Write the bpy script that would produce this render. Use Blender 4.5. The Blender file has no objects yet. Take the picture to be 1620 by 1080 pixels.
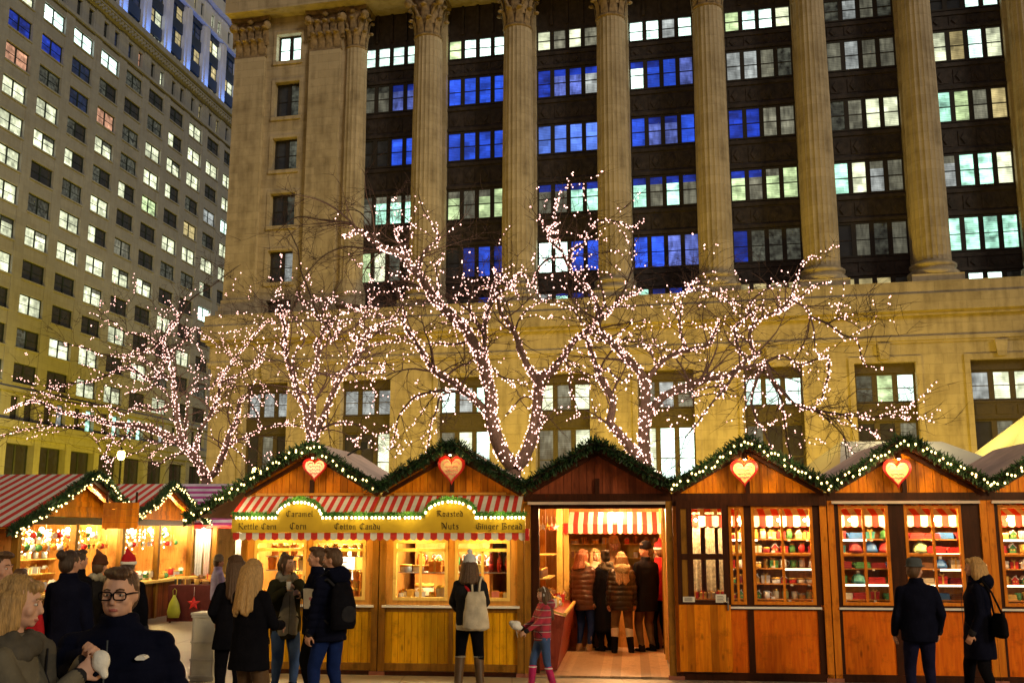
import bpy, math, random
from mathutils import Vector, Matrix, noise
import numpy as np
R = math.radians
random.seed(7)
sc = bpy.context.scene
# ---------------------------------------------------------------- camera
EYE = Vector((0.0, 0.0, 2.0))
FPX = 1640.0
PITCH = math.atan(298.0 / FPX)
cam_d = bpy.data.cameras.new("camera")
cam = bpy.data.objects.new("camera", cam_d)
sc.collection.objects.link(cam)
cam.location = EYE
cam.rotation_euler = (math.pi / 2 + PITCH, 0, 0)
cam_d.sensor_width = 36.0
cam_d.lens = FPX / 1620.0 * 36.0
cam_d.clip_start = 0.1
cam_d.clip_end = 1500.0
sc.camera = cam
# ---------------------------------------------------------------- world, dusk glow
world = bpy.data.worlds.new("World")
sc.world = world
world.use_nodes = True
wt = world.node_tree
bg = wt.nodes["Background"]
sky = wt.nodes.new("ShaderNodeTexSky")
sky.sky_type = 'NISHITA'
sky.sun_disc = False
sky.sun_elevation = R(-0.5)
sky.sun_rotation = R(200)
wt.links.new(sky.outputs[0], bg.inputs[0])
bg.inputs[1].default_value = 0.15
# added sun lamp that fills the fronts, soft, warm and low, like city glow
sd = bpy.data.lights.new("front_fill", 'SUN')
sd.energy = 0.98
sd.angle = R(14)
sd.color = (1.0, 0.86, 0.62)
so = bpy.data.objects.new("front_fill", sd)
so.rotation_euler = (R(72), 0, R(42))
sc.collection.objects.link(so)
sc.view_settings.view_transform = 'Standard'
sc.view_settings.look = 'None'
sc.view_settings.exposure = 0.22
sc.view_settings.gamma = 1.0
try:
    sc.cycles.max_bounces = 5
    sc.cycles.diffuse_bounces = 2
    sc.cycles.glossy_bounces = 2
    sc.cycles.transmission_bounces = 3
    sc.cycles.sample_clamp_indirect = 3.0
    sc.cycles.use_denoising = True
    sc.cycles.use_light_tree = True
    sc.cycles.caustics_reflective = False
    sc.cycles.caustics_refractive = False
except Exception:
    pass

COL = sc.collection
# ---------------------------------------------------------------- helpers
def ray(px, py):
    r = (px - 810) / FPX; u = (540 - py) / FPX
    c, s = math.cos(PITCH), math.sin(PITCH)
    return Vector((r, c - u * s, s + u * c))
def at(px, py, Y):
    d = ray(px, py)
    return EYE + d * (Y / d.y)
def tag(o, label=None, cat=None, group=None, kind=None):
    if label: o['label'] = label
    if cat: o['category'] = cat
    if group: o['group'] = group
    if kind: o['kind'] = kind
    return o
def thing(name, label, cat, loc=(0, 0, 0), rz=0.0, group=None):
    o = bpy.data.objects.new(name, None)
    o.empty_display_size = 0.2
    COL.objects.link(o)
    o.location = loc
    o.rotation_euler = (0, 0, rz)
    return tag(o, label, cat, group)
SPLIT = {'post', 'panel_trim', 'side_wall', 'inner_post', 'pole', 'lamp_bulb', 'shelf', 'shelf_light', 'tower_spandrel', 'batten', 'awning_lamp_arm'}
class MB:
    def __init__(s):
        s.v = []; s.f = []; s.m = []; s.sm = []
    def add(s, vs, fs, mi=0, smooth=False):
        b = len(s.v)
        s.v.extend([tuple(q) for q in vs])
        for f in fs:
            s.f.append([b + i for i in f]); s.m.append(mi); s.sm.append(smooth)
    def box(s, x0, x1, y0, y1, z0, z1, mi=0):
        vs = [(x0,y0,z0),(x1,y0,z0),(x1,y1,z0),(x0,y1,z0),(x0,y0,z1),(x1,y0,z1),(x1,y1,z1),(x0,y1,z1)]
        s.add(vs, [(0,3,2,1),(4,5,6,7),(0,1,5,4),(1,2,6,5),(2,3,7,6),(3,0,4,7)], mi)
    def bar(s, a, b, w, h, mi=0, up=(0,0,1)):
        a = Vector(a); b = Vector(b); d = (b - a).normalized(); u = Vector(up)
        sx = d.cross(u).normalized(); u = sx.cross(d).normalized()
        vs = []
        for p in (a, b):
            for i, j in ((-1,-1),(1,-1),(1,1),(-1,1)):
                vs.append(p + sx * (w/2*i) + u * (h/2*j))
        s.add(vs, [(0,1,2,3),(7,6,5,4),(0,4,5,1),(1,5,6,2),(2,6,7,3),(3,7,4,0)], mi)
    def prism(s, poly, y0, y1, mi=0):      # polygon in x,z (counter-clockwise seen from -y), extruded along y
        n = len(poly)
        vs = [(x, y0, z) for x, z in poly] + [(x, y1, z) for x, z in poly]
        fs = [tuple(range(n)), tuple(range(2*n-1, n-1, -1))]
        fs += [(i, i+n, (i+1) % n + n, (i+1) % n) for i in range(n)]
        s.add(vs, fs, mi)
    def tube(s, pts, rad, n=6, mi=0, smooth=True, cap=True):
        pts = [Vector(p) for p in pts]
        if not hasattr(rad, '__len__'): rad = [rad] * len(pts)
        vs = []; fs = []
        ref = Vector((0.31, 0.17, 0.93)).normalized()
        for i, p in enumerate(pts):
            d = (pts[min(i+1, len(pts)-1)] - pts[max(i-1, 0)])
            if d.length < 1e-9: d = Vector((0,0,1))
            d.normalize()
            a = d.cross(ref)
            if a.length < 1e-3: a = d.cross(Vector((1,0,0)))
            a.normalize(); b = d.cross(a)
            for k in range(n):
                t = 2*math.pi*k/n
                vs.append(p + (a*math.cos(t) + b*math.sin(t)) * rad[i])
        for i in range(len(pts)-1):
            for k in range(n):
                fs.append((i*n+k, i*n+(k+1) % n, (i+1)*n+(k+1) % n, (i+1)*n+k))
        if cap:
            fs.append(tuple(range(n-1, -1, -1)))
            fs.append(tuple(range((len(pts)-1)*n, len(pts)*n)))
        s.add(vs, fs, mi, smooth)
    def lathe(s, prof, c=(0,0,0), n=20, mi=0, smooth=True, sx=1, sy=1, fn=None):
        vs = []; fs = []
        for r, z in prof:
            for k in range(n):
                t = 2*math.pi*k/n
                rr = r if fn is None else fn(r, z, t)
                vs.append((c[0]+rr*sx*math.cos(t), c[1]+rr*sy*math.sin(t), c[2]+z))
        m = len(prof)
        for i in range(m-1):
            for k in range(n):
                fs.append((i*n+k, i*n+(k+1) % n, (i+1)*n+(k+1) % n, (i+1)*n+k))
        fs.append(tuple(range(n-1, -1, -1))); fs.append(tuple(range((m-1)*n, m*n)))
        s.add(vs, fs, mi, smooth)
    def ell(s, c, r, n=12, m=8, mi=0, rot=None, smooth=True):
        vs = []; fs = []
        c = Vector(c)
        if not hasattr(r, '__len__'): r = (r, r, r)
        for i in range(1, m):
            ph = math.pi*i/m
            for k in range(n):
                t = 2*math.pi*k/n
                vs.append(Vector((r[0]*math.sin(ph)*math.cos(t), r[1]*math.sin(ph)*math.sin(t), r[2]*math.cos(ph))))
        vs.append(Vector((0,0,r[2]))); vs.append(Vector((0,0,-r[2])))
        T, B = len(vs)-2, len(vs)-1
        for i in range(m-2):
            for k in range(n):
                fs.append((i*n+k, (i+1)*n+k, (i+1)*n+(k+1) % n, i*n+(k+1) % n))
        for k in range(n):
            fs.append((T, k, (k+1) % n)); fs.append((B, (m-2)*n+(k+1) % n, (m-2)*n+k))
        if rot is not None: vs = [rot @ q for q in vs]
        s.add([q + c for q in vs], fs, mi, smooth)
    def cap(s, a, b, ra, rb=None, n=10, mi=0, flat=1.0):
        a = Vector(a); b = Vector(b); rb = ra if rb is None else rb
        d = b - a; L = d.length
        if L < 1e-6: d = Vector((0,0,1)); L = 1e-6
        d = d / L
        x = d.cross(Vector((0.123, 0.97, 0.2))).normalized(); y = d.cross(x)
        rings = []
        for i in range(1, 4):
            t = math.pi/2*i/3
            rings.append((a - d*ra*math.cos(t), ra*math.sin(t)))
        for i in range(1, 4):
            t = math.pi/2*i/3
            rings.append((b + d*rb*math.sin(t-math.pi/6*1) if False else b + d*rb*math.cos(math.pi/2-(math.pi/2*(i-1)/3)), rb*math.sin(math.pi/2-(math.pi/2*(i-1)/3))))
        vs = []; fs = []
        for c, r in rings:
            for k in range(n):
                t = 2*math.pi*k/n
                vs.append(c + (x*math.cos(t) + y*math.sin(t)*flat) * r)
        vs.append(a - d*ra); vs.append(b + d*rb)
        T, B = len(vs)-2, len(vs)-1
        for i in range(5):
            for k in range(n):
                fs.append((i*n+k, i*n+(k+1) % n, (i+1)*n+(k+1) % n, (i+1)*n+k))
        for k in range(n):
            fs.append((T, (k+1) % n, k)); fs.append((B, 5*n+k, 5*n+(k+1) % n))
        s.add(vs, fs, mi, True)
    def loft(s, rings, n=20, mi=0):   # rings: (z, cx, cy, rx, ry)
        vs = []; fs = []
        for z, cx, cy, rx, ry in rings:
            for k in range(n):
                t = 2*math.pi*k/n
                vs.append((cx+rx*math.cos(t), cy+ry*math.sin(t), z))
        m = len(rings)
        for i in range(m-1):
            for k in range(n):
                fs.append((i*n+k, i*n+(k+1) % n, (i+1)*n+(k+1) % n, (i+1)*n+k))
        fs.append(tuple(range(n-1, -1, -1))); fs.append(tuple(range((m-1)*n, m*n)))
        s.add(vs, fs, mi, True)
    def mesh(s, name):
        me = bpy.data.meshes.new(name)
        me.from_pydata(s.v, [], s.f)
        me.polygons.foreach_set('material_index', s.m)
        me.polygons.foreach_set('use_smooth', s.sm)
        me.update()
        return me
    def islands(s):
        par = list(range(len(s.v)))
        def find(a):
            while par[a] != a: par[a] = par[par[a]]; a = par[a]
            return a
        for f in s.f:
            r = find(f[0])
            for i in f[1:]: par[find(i)] = r
        out = {}
        for k, f in enumerate(s.f): out.setdefault(find(f[0]), []).append(k)
        res = []
        for ks in out.values():
            q = MB(); mp = {}
            for k in ks:
                for i in s.f[k]:
                    if i not in mp: mp[i] = len(q.v); q.v.append(s.v[i])
                q.f.append([mp[i] for i in s.f[k]]); q.m.append(s.m[k]); q.sm.append(s.sm[k])
            res.append(q)
        return res
    def build(s, name, mats, parent=None):
        if name in SPLIT:
            isl = s.islands()
            if 1 < len(isl) <= 60: return [q._build(name, mats, parent) for q in isl][0]
        return s._build(name, mats, parent)
    def _build(s, name, mats, parent=None):
        me = s.mesh(name)
        if not isinstance(mats, (list, tuple)): mats = [mats]
        for m in mats: me.materials.append(m)
        return link(name, me, parent)
def link(name, me, parent=None):
    o = bpy.data.objects.new(name, me)
    COL.objects.link(o)
    if parent is not None: o.parent = parent
    return o
def copy_tree(o, parent=None):
    c = o.copy(); COL.objects.link(c)
    if parent is not None: c.parent = parent
    for ch in list(o.children): copy_tree(ch, c)
    return c
def project(p):
    d = Vector(p) - EYE
    c, s = math.cos(PITCH), math.sin(PITCH)
    z = d.y*c + d.z*s; u = -d.y*s + d.z*c
    return 810 + FPX*d.x/z, 540 - FPX*u/z, z
# ---------------------------------------------------------------- materials
MATS = {}
def new_mat(name):
    m = bpy.data.materials.new(name); m.use_nodes = True
    nt = m.node_tree
    return m, nt, nt.nodes["Principled BSDF"]
def N(nt, t, **kw):
    n = nt.nodes.new(t)
    for k, v in kw.items():
        if k in n.inputs: n.inputs[k].default_value = v
        else: setattr(n, k, v)
    return n
def rgb(c, a=1.0): return (c[0], c[1], c[2], a)
def mat(name, color, rough=0.6, metal=0.0, var=0.15, scale=6.0, bump=0.0, bscale=40.0, spec=0.4, stretch=(1,1,1), dirt=0.0):
    if name in MATS: return MATS[name]
    m, nt, b = new_mat(name)
    b.inputs['Roughness'].default_value = rough
    b.inputs['Metallic'].default_value = metal
    b.inputs['Specular IOR Level'].default_value = spec
    tc = N(nt, 'ShaderNodeTexCoord'); mp = N(nt, 'ShaderNodeMapping')
    mp.inputs['Scale'].default_value = stretch
    nt.links.new(tc.outputs['Object'], mp.inputs['Vector'])
    nz = N(nt, 'ShaderNodeTexNoise'); nz.inputs['Scale'].default_value = scale; nz.inputs['Detail'].default_value = 5
    nt.links.new(mp.outputs[0], nz.inputs['Vector'])
    cr = N(nt, 'ShaderNodeValToRGB')
    cr.color_ramp.elements[0].position = 0.3; cr.color_ramp.elements[1].position = 0.7
    lo = [c*(1-var-dirt) for c in color]; hi = [min(1, c*(1+var)) for c in color]
    cr.color_ramp.elements[0].color = rgb(lo); cr.color_ramp.elements[1].color = rgb(hi)
    nt.links.new(nz.outputs['Fac'], cr.inputs['Fac'])
    nt.links.new(cr.outputs[0], b.inputs['Base Color'])
    if bump:
        n2 = N(nt, 'ShaderNodeTexNoise'); n2.inputs['Scale'].default_value = bscale; n2.inputs['Detail'].default_value = 4
        nt.links.new(mp.outputs[0], n2.inputs['Vector'])
        bp = N(nt, 'ShaderNodeBump'); bp.inputs['Strength'].default_value = bump; bp.inputs['Distance'].default_value = 0.02
        nt.links.new(n2.outputs['Fac'], bp.inputs['Height']); nt.links.new(bp.outputs[0], b.inputs['Normal'])
    MATS[name] = m
    return m
def emit(name, color, strength, base=(0.8,0.8,0.8), sample=False):
    if name in MATS: return MATS[name]
    m, nt, b = new_mat(name)
    b.inputs['Base Color'].default_value = rgb(base)
    b.inputs['Emission Color'].default_value = rgb(color)
    b.inputs['Emission Strength'].default_value = strength
    if not sample:
        try: m.cycles.emission_sampling = 'NONE'
        except Exception: pass
    MATS[name] = m
    return m
def room(name, color, strength, var=0.5, scale=(1.6,1.6,1.1), rough=0.15, base=(0.03,0.03,0.035)):
    """a lit room seen through a pane: uneven lamplight, blinds and shelves"""
    if name in MATS: return MATS[name]
    m, nt, b = new_mat(name)
    b.inputs['Base Color'].default_value = rgb(base)
    b.inputs['Roughness'].default_value = rough
    tc = N(nt, 'ShaderNodeTexCoord'); mp = N(nt, 'ShaderNodeMapping')
    mp.inputs['Scale'].default_value = scale
    nt.links.new(tc.outputs['Object'], mp.inputs['Vector'])
    n1 = N(nt, 'ShaderNodeTexNoise'); n1.inputs['Scale'].default_value = 1.0; n1.inputs['Detail'].default_value = 4
    nt.links.new(mp.outputs[0], n1.inputs['Vector'])
    mr = N(nt, 'ShaderNodeMapRange')
    mr.inputs['From Min'].default_value = 0.3; mr.inputs['From Max'].default_value = 0.7
    mr.inputs['To Min'].default_value = max(0.0, 1-var)*strength; mr.inputs['To Max'].default_value = (1+var*0.6)*strength
    nt.links.new(n1.outputs['Fac'], mr.inputs['Value'])
    b.inputs['Emission Color'].default_value = rgb(color)
    # rows of ceiling lamps and half drawn blinds inside the rooms, and rooms of unlike brightness
    tb = N(nt, 'ShaderNodeSeparateXYZ'); nt.links.new(tc.outputs['Object'], tb.inputs[0])
    cb = N(nt, 'ShaderNodeCombineXYZ'); nt.links.new(tb.outputs['X'], cb.inputs['X']); nt.links.new(tb.outputs['Z'], cb.inputs['Y'])
    bk = N(nt, 'ShaderNodeTexBrick'); bk.inputs['Scale'].default_value = 1.0; bk.inputs['Brick Width'].default_value = .83; bk.inputs['Row Height'].default_value = .47
    bk.inputs['Mortar Size'].default_value = .045; bk.inputs['Color1'].default_value = (.55,.55,.55,1); bk.inputs['Color2'].default_value = (1.15,1.15,1.15,1); bk.inputs['Mortar'].default_value = (.8,.8,.8,1)
    nt.links.new(cb.outputs[0], bk.inputs['Vector'])
    nl = N(nt, 'ShaderNodeTexNoise'); nl.inputs['Scale'].default_value = .23; nl.inputs['Detail'].default_value = 1; nt.links.new(tc.outputs['Object'], nl.inputs['Vector'])
    ml = N(nt, 'ShaderNodeMapRange'); ml.inputs['From Min'].default_value = .35; ml.inputs['From Max'].default_value = .65; ml.inputs['To Min'].default_value = .65; ml.inputs['To Max'].default_value = 1.35
    nt.links.new(nl.outputs['Fac'], ml.inputs['Value'])
    wv = N(nt, 'ShaderNodeTexWave', wave_type='BANDS', bands_direction='Z'); wv.inputs['Scale'].default_value = 2.4; wv.inputs['Distortion'].default_value = .3
    nt.links.new(tc.outputs['Object'], wv.inputs['Vector'])
    mw = N(nt, 'ShaderNodeMapRange'); mw.inputs['To Min'].default_value = .8; mw.inputs['To Max'].default_value = 1.15; nt.links.new(wv.outputs['Fac'], mw.inputs['Value'])
    v1 = N(nt, 'ShaderNodeMath', operation='MULTIPLY'); nt.links.new(mr.outputs[0], v1.inputs[0]); nt.links.new(bk.outputs['Color'], v1.inputs[1])
    v2 = N(nt, 'ShaderNodeMath', operation='MULTIPLY'); nt.links.new(v1.outputs[0], v2.inputs[0]); nt.links.new(ml.outputs[0], v2.inputs[1])
    v3 = N(nt, 'ShaderNodeMath', operation='MULTIPLY'); nt.links.new(v2.outputs[0], v3.inputs[0]); nt.links.new(mw.outputs[0], v3.inputs[1])
    nt.links.new(v3.outputs[0], b.inputs['Emission Strength'])
    try: m.cycles.emission_sampling = 'NONE'
    except Exception: pass
    MATS[name] = m
    return m
def stone(name, c1, c2, bw=1.6, bh=0.62, mortar=0.012, soot=(0.12,0.09,0.06), sootk=0.5, bump=0.5):
    m, nt, b = new_mat(name)
    b.inputs['Roughness'].default_value = 0.85
    tc = N(nt, 'ShaderNodeTexCoord'); sx = N(nt, 'ShaderNodeSeparateXYZ'); cx = N(nt, 'ShaderNodeCombineXYZ')
    nt.links.new(tc.outputs['Object'], sx.inputs[0])
    ad = N(nt, 'ShaderNodeMath', operation='ADD'); nt.links.new(sx.outputs['X'], ad.inputs[0]); nt.links.new(sx.outputs['Y'], ad.inputs[1])
    nt.links.new(ad.outputs[0], cx.inputs['X']); nt.links.new(sx.outputs['Z'], cx.inputs['Y'])
    br = N(nt, 'ShaderNodeTexBrick')
    br.inputs['Scale'].default_value = 1.0; br.inputs['Brick Width'].default_value = bw; br.inputs['Row Height'].default_value = bh
    br.inputs['Mortar Size'].default_value = mortar; br.inputs['Color1'].default_value = rgb(c1); br.inputs['Color2'].default_value = rgb(c2)
    br.inputs['Mortar'].default_value = rgb([k*0.72 for k in c1]); br.inputs['Bias'].default_value = -0.1
    nt.links.new(cx.outputs[0], br.inputs['Vector'])
    nz = N(nt, 'ShaderNodeTexNoise'); nz.inputs['Scale'].default_value = 0.9; nz.inputs['Detail'].default_value = 9; nz.inputs['Roughness'].default_value = 0.65
    nt.links.new(tc.outputs['Object'], nz.inputs['Vector'])
    mp = N(nt, 'ShaderNodeMapping'); mp.inputs['Scale'].default_value = (1.3, 1.3, 0.12)
    nt.links.new(tc.outputs['Object'], mp.inputs['Vector'])
    n3 = N(nt, 'ShaderNodeTexNoise'); n3.inputs['Scale'].default_value = 1.6; n3.inputs['Detail'].default_value = 6
    nt.links.new(mp.outputs[0], n3.inputs['Vector'])
    mu = N(nt, 'ShaderNodeMath', operation='MULTIPLY'); nt.links.new(nz.outputs['Fac'], mu.inputs[0]); nt.links.new(n3.outputs['Fac'], mu.inputs[1])
    mr = N(nt, 'ShaderNodeMapRange'); mr.inputs['From Min'].default_value = 0.2; mr.inputs['From Max'].default_value = 0.42
    mr.inputs['To Min'].default_value = 0; mr.inputs['To Max'].default_value = sootk
    nt.links.new(mu.outputs[0], mr.inputs['Value'])
    mx = N(nt, 'ShaderNodeMixRGB'); mx.inputs['Color2'].default_value = rgb(soot)
    nt.links.new(mr.outputs[0], mx.inputs['Fac']); nt.links.new(br.outputs['Color'], mx.inputs['Color1'])
    nt.links.new(mx.outputs[0], b.inputs['Base Color'])
    bp = N(nt, 'ShaderNodeBump'); bp.inputs['Strength'].default_value = bump; bp.inputs['Distance'].default_value = 0.03
    n4 = N(nt, 'ShaderNodeTexNoise'); n4.inputs['Scale'].default_value = 7; n4.inputs['Detail'].default_value = 6
    nt.links.new(tc.outputs['Object'], n4.inputs['Vector'])
    a2 = N(nt, 'ShaderNodeMath', operation='SUBTRACT'); nt.links.new(n4.outputs['Fac'], a2.inputs[0]); nt.links.new(br.outputs['Fac'], a2.inputs[1])
    nt.links.new(a2.outputs[0], bp.inputs['Height']); nt.links.new(bp.outputs[0], b.inputs['Normal'])
    MATS[name] = m
    return m
def wood(name, c1, c2, board=0.0, rough=0.42, along='Z', knots=True, coat=0.0):
    if name in MATS: return MATS[name]
    m, nt, b = new_mat(name)
    b.inputs['Roughness'].default_value = rough
    b.inputs['Specular IOR Level'].default_value = .18
    b.inputs['Coat Weight'].default_value = coat
    tc = N(nt, 'ShaderNodeTexCoord'); mp = N(nt, 'ShaderNodeMapping')
    mp.inputs['Scale'].default_value = (9, 9, 0.9) if along == 'Z' else (0.9, 9, 9)
    nt.links.new(tc.outputs['Object'], mp.inputs['Vector'])
    nz = N(nt, 'ShaderNodeTexNoise'); nz.inputs['Scale'].default_value = 3.0; nz.inputs['Detail'].default_value = 6; nz.inputs['Distortion'].default_value = 0.6
    nt.links.new(mp.outputs[0], nz.inputs['Vector'])
    cr = N(nt, 'ShaderNodeValToRGB')
    cr.color_ramp.elements[0].position = 0.32; cr.color_ramp.elements[1].position = 0.68
    cr.color_ramp.elements[0].color = rgb(c1); cr.color_ramp.elements[1].color = rgb(c2)
    nt.links.new(nz.outputs['Fac'], cr.inputs['Fac'])
    last = cr.outputs[0]
    if board:
        sx = N(nt, 'ShaderNodeSeparateXYZ'); nt.links.new(tc.outputs['Object'], sx.inputs[0])
        d = N(nt, 'ShaderNodeMath', operation='DIVIDE'); d.inputs[1].default_value = board
        nt.links.new(sx.outputs['X' if along == 'Z' else 'Z'], d.inputs[0])
        fl = N(nt, 'ShaderNodeMath', operation='FLOOR'); nt.links.new(d.outputs[0], fl.inputs[0])
        wn = N(nt, 'ShaderNodeTexWhiteNoise', noise_dimensions='1D'); nt.links.new(fl.outputs[0], wn.inputs['W'])
        mr = N(nt, 'ShaderNodeMapRange'); mr.inputs['To Min'].default_value = 0.58; mr.inputs['To Max'].default_value = 1.15
        nt.links.new(wn.outputs['Value'], mr.inputs['Value'])
        hs = N(nt, 'ShaderNodeHueSaturation'); nt.links.new(mr.outputs[0], hs.inputs['Value']); nt.links.new(last, hs.inputs['Color'])
        last = hs.outputs[0]
    if knots:
        mp2 = N(nt, 'ShaderNodeMapping'); mp2.inputs['Scale'].default_value = (7, 7, 2.6) if along == 'Z' else (2.6, 7, 7)
        nt.links.new(tc.outputs['Object'], mp2.inputs['Vector'])
        vo = N(nt, 'ShaderNodeTexVoronoi'); vo.inputs['Scale'].default_value = 1.0
        nt.links.new(mp2.outputs[0], vo.inputs['Vector'])
        mr2 = N(nt, 'ShaderNodeMapRange'); mr2.inputs['From Min'].default_value = 0.05; mr2.inputs['From Max'].default_value = 0.16
        mr2.inputs['To Min'].default_value = 0.75; mr2.inputs['To Max'].default_value = 0.0
        nt.links.new(vo.outputs['Distance'], mr2.inputs['Value'])
        mx = N(nt, 'ShaderNodeMixRGB'); mx.inputs['Color2'].default_value = rgb([k*0.35 for k in c1])
        nt.links.new(mr2.outputs[0], mx.inputs['Fac']); nt.links.new(last, mx.inputs['Color1'])
        last = mx.outputs[0]
    # scuffs and splashed dirt, of their own blotchy shape
    ns = N(nt, 'ShaderNodeTexNoise'); ns.inputs['Scale'].default_value = 4.5; ns.inputs['Detail'].default_value = 9; ns.inputs['Roughness'].default_value = .7
    nt.links.new(tc.outputs['Object'], ns.inputs['Vector'])
    rs = N(nt, 'ShaderNodeMapRange'); rs.inputs['From Min'].default_value = .52; rs.inputs['From Max'].default_value = .72; rs.inputs['To Max'].default_value = .72
    nt.links.new(ns.outputs['Fac'], rs.inputs['Value'])
    xd = N(nt, 'ShaderNodeMixRGB'); xd.inputs['Color2'].default_value = rgb([k*.4 for k in c1])
    nt.links.new(rs.outputs[0], xd.inputs['Fac']); nt.links.new(last, xd.inputs['Color1']); last = xd.outputs[0]
    nt.links.new(last, b.inputs['Base Color'])
    bp = N(nt, 'ShaderNodeBump'); bp.inputs['Strength'].default_value = 0.25; bp.inputs['Distance'].default_value = 0.01
    nt.links.new(nz.outputs['Fac'], bp.inputs['Height']); nt.links.new(bp.outputs[0], b.inputs['Normal'])
    MATS[name] = m
    return m
# ================================================================ ground, road, pavement
gm, nt, b = new_mat("plaza_granite")
b.inputs['Roughness'].default_value = 0.45
tc = N(nt, 'ShaderNodeTexCoord')
br = N(nt, 'ShaderNodeTexBrick'); br.offset = 0.0
br.inputs['Scale'].default_value = 1.0; br.inputs['Brick Width'].default_value = 1.5; br.inputs['Row Height'].default_value = 1.5
br.inputs['Mortar Size'].default_value = 0.012
br.inputs['Color1'].default_value = (0.31, 0.28, 0.24, 1); br.inputs['Color2'].default_value = (0.24, 0.22, 0.19, 1); br.inputs['Mortar'].default_value = (0.14, 0.12, 0.1, 1)
nt.links.new(tc.outputs['Object'], br.inputs['Vector'])
nz = N(nt, 'ShaderNodeTexNoise'); nz.inputs['Scale'].default_value = 1.7; nz.inputs['Detail'].default_value = 8
nt.links.new(tc.outputs['Object'], nz.inputs['Vector'])
mx = N(nt, 'ShaderNodeMixRGB', blend_type='MULTIPLY'); mx.inputs['Fac'].default_value = 0.6
cr = N(nt, 'ShaderNodeValToRGB'); cr.color_ramp.elements[0].position = 0.3; cr.color_ramp.elements[1].position = 0.65
cr.color_ramp.elements[0].color = (0.55, 0.5, 0.45, 1)
nt.links.new(nz.outputs['Fac'], cr.inputs['Fac'])
nt.links.new(br.outputs['Color'], mx.inputs['Color1']); nt.links.new(cr.outputs[0], mx.inputs['Color2'])
nt.links.new(mx.outputs[0], b.inputs['Base Color'])
mr = N(nt, 'ShaderNodeMapRange'); mr.inputs['To Min'].default_value = 0.25; mr.inputs['To Max'].default_value = 0.6
nt.links.new(nz.outputs['Fac'], mr.inputs['Value']); nt.links.new(mr.outputs[0], b.inputs['Roughness'])
q = MB(); q.add([(-500,-300,0),(500,-300,0),(500,700,0),(-500,700,0)], [(0,1,2,3)])
tag(q.build('ground', gm), kind='structure')
CH0 = Vector((-6.472, 75.0, 0)); CHA = R(-12.65)
def ch(u, v, z=0.0): return CH0 + Vector((math.cos(CHA)*u - math.sin(CHA)*v, math.sin(CHA)*u + math.cos(CHA)*v, z))
asph = mat('asphalt', (0.05,0.05,0.052), rough=0.7, var=0.3, scale=3, bump=0.2, bscale=60)
q = MB(); q.add([ch(-80,-19,0.004), ch(90,-19,0.004), ch(90,-7,0.004), ch(-80,-7,0.004)], [(0,1,2,3)])
tag(q.build('road', asph), kind='structure')
pv = mat('pavement_concrete', (0.32,0.30,0.27), rough=0.8, var=0.15, scale=1.5, bump=0.2)
q = MB()
for a, b_, c_, d_ in ((-80, 90, -7, -1.9), (-80, 90, -22, -19)):
    vs = [ch(a, c_, -0.1), ch(b_, c_, -0.1), ch(b_, d_, -0.1), ch(a, d_, -0.1), ch(a, c_, .13), ch(b_, c_, .13), ch(b_, d_, .13), ch(a, d_, .13)]
    q.add(vs, [(0,3,2,1),(4,5,6,7),(0,1,5,4),(1,2,6,5),(2,3,7,6),(3,0,4,7)])
tag(q.build('pavement', pv), kind='structure')
yl = mat('road_paint', (0.7,0.5,0.1), rough=0.6)
q = MB()
for k in range(-75, 85, 6):
    q.add([ch(k,-13.1,.008), ch(k+3,-13.1,.008), ch(k+3,-12.95,.008), ch(k,-12.95,.008)], [(0,1,2,3)])
tag(q.build('road_marking', yl), kind='structure')

# ================================================================ room light seen in panes
PANE = {
 'W': room('room_bright', (0.72,1.0,0.86), 2.6, 0.45),
 'C': room('room_cyan', (0.50,1.0,0.74), 1.7, 0.7, (1.2,1.2,1.6)),
 'G': room('room_green_yellow', (0.75,0.97,0.48), 1.1, 0.65, (1.3,1.3,1.7)),
 'Y': room('room_cream', (0.95,1.0,0.66), 1.15, 0.5),
 'g': room('room_dim_blinds', (0.62,0.60,0.42), 0.27, 0.55, (4,4,1)),
 'w': room('room_pale', (0.80,0.86,0.82), 0.50, 0.5, (3,3,1)),
 'B': room('room_blue', (0.03,0.12,1.0), 0.75, 0.45, (1,1,1.5)),
 'b': room('room_deep_blue', (0.02,0.08,0.85), 0.42, 0.6, (1,1,1.5)),
 'L': room('room_lavender', (0.20,0.28,0.95), 0.6, 0.6, (3,3,1.2)),
 'P': room('room_pale_blue', (0.13,0.27,1.0), 1.1, 0.3),
 'D': room('room_dark', (0.30,0.27,0.22), 0.018, 0.9, (2,2,2)),
 'd': room('room_faint', (0.60,0.62,0.45), 0.10, 1.0, (2.4,2.4,2.4)),
 'O': room('room_peach', (1.0,0.50,0.30), 0.62, 0.5),
 'y': room('room_warm', (1.0,0.80,0.35), 0.60, 0.5),
 'k': room('room_night_blue', (0.06,0.14,0.42), 0.10, 0.6),
}
PK = list(PANE); PM = [PANE[k] for k in PK]
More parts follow.
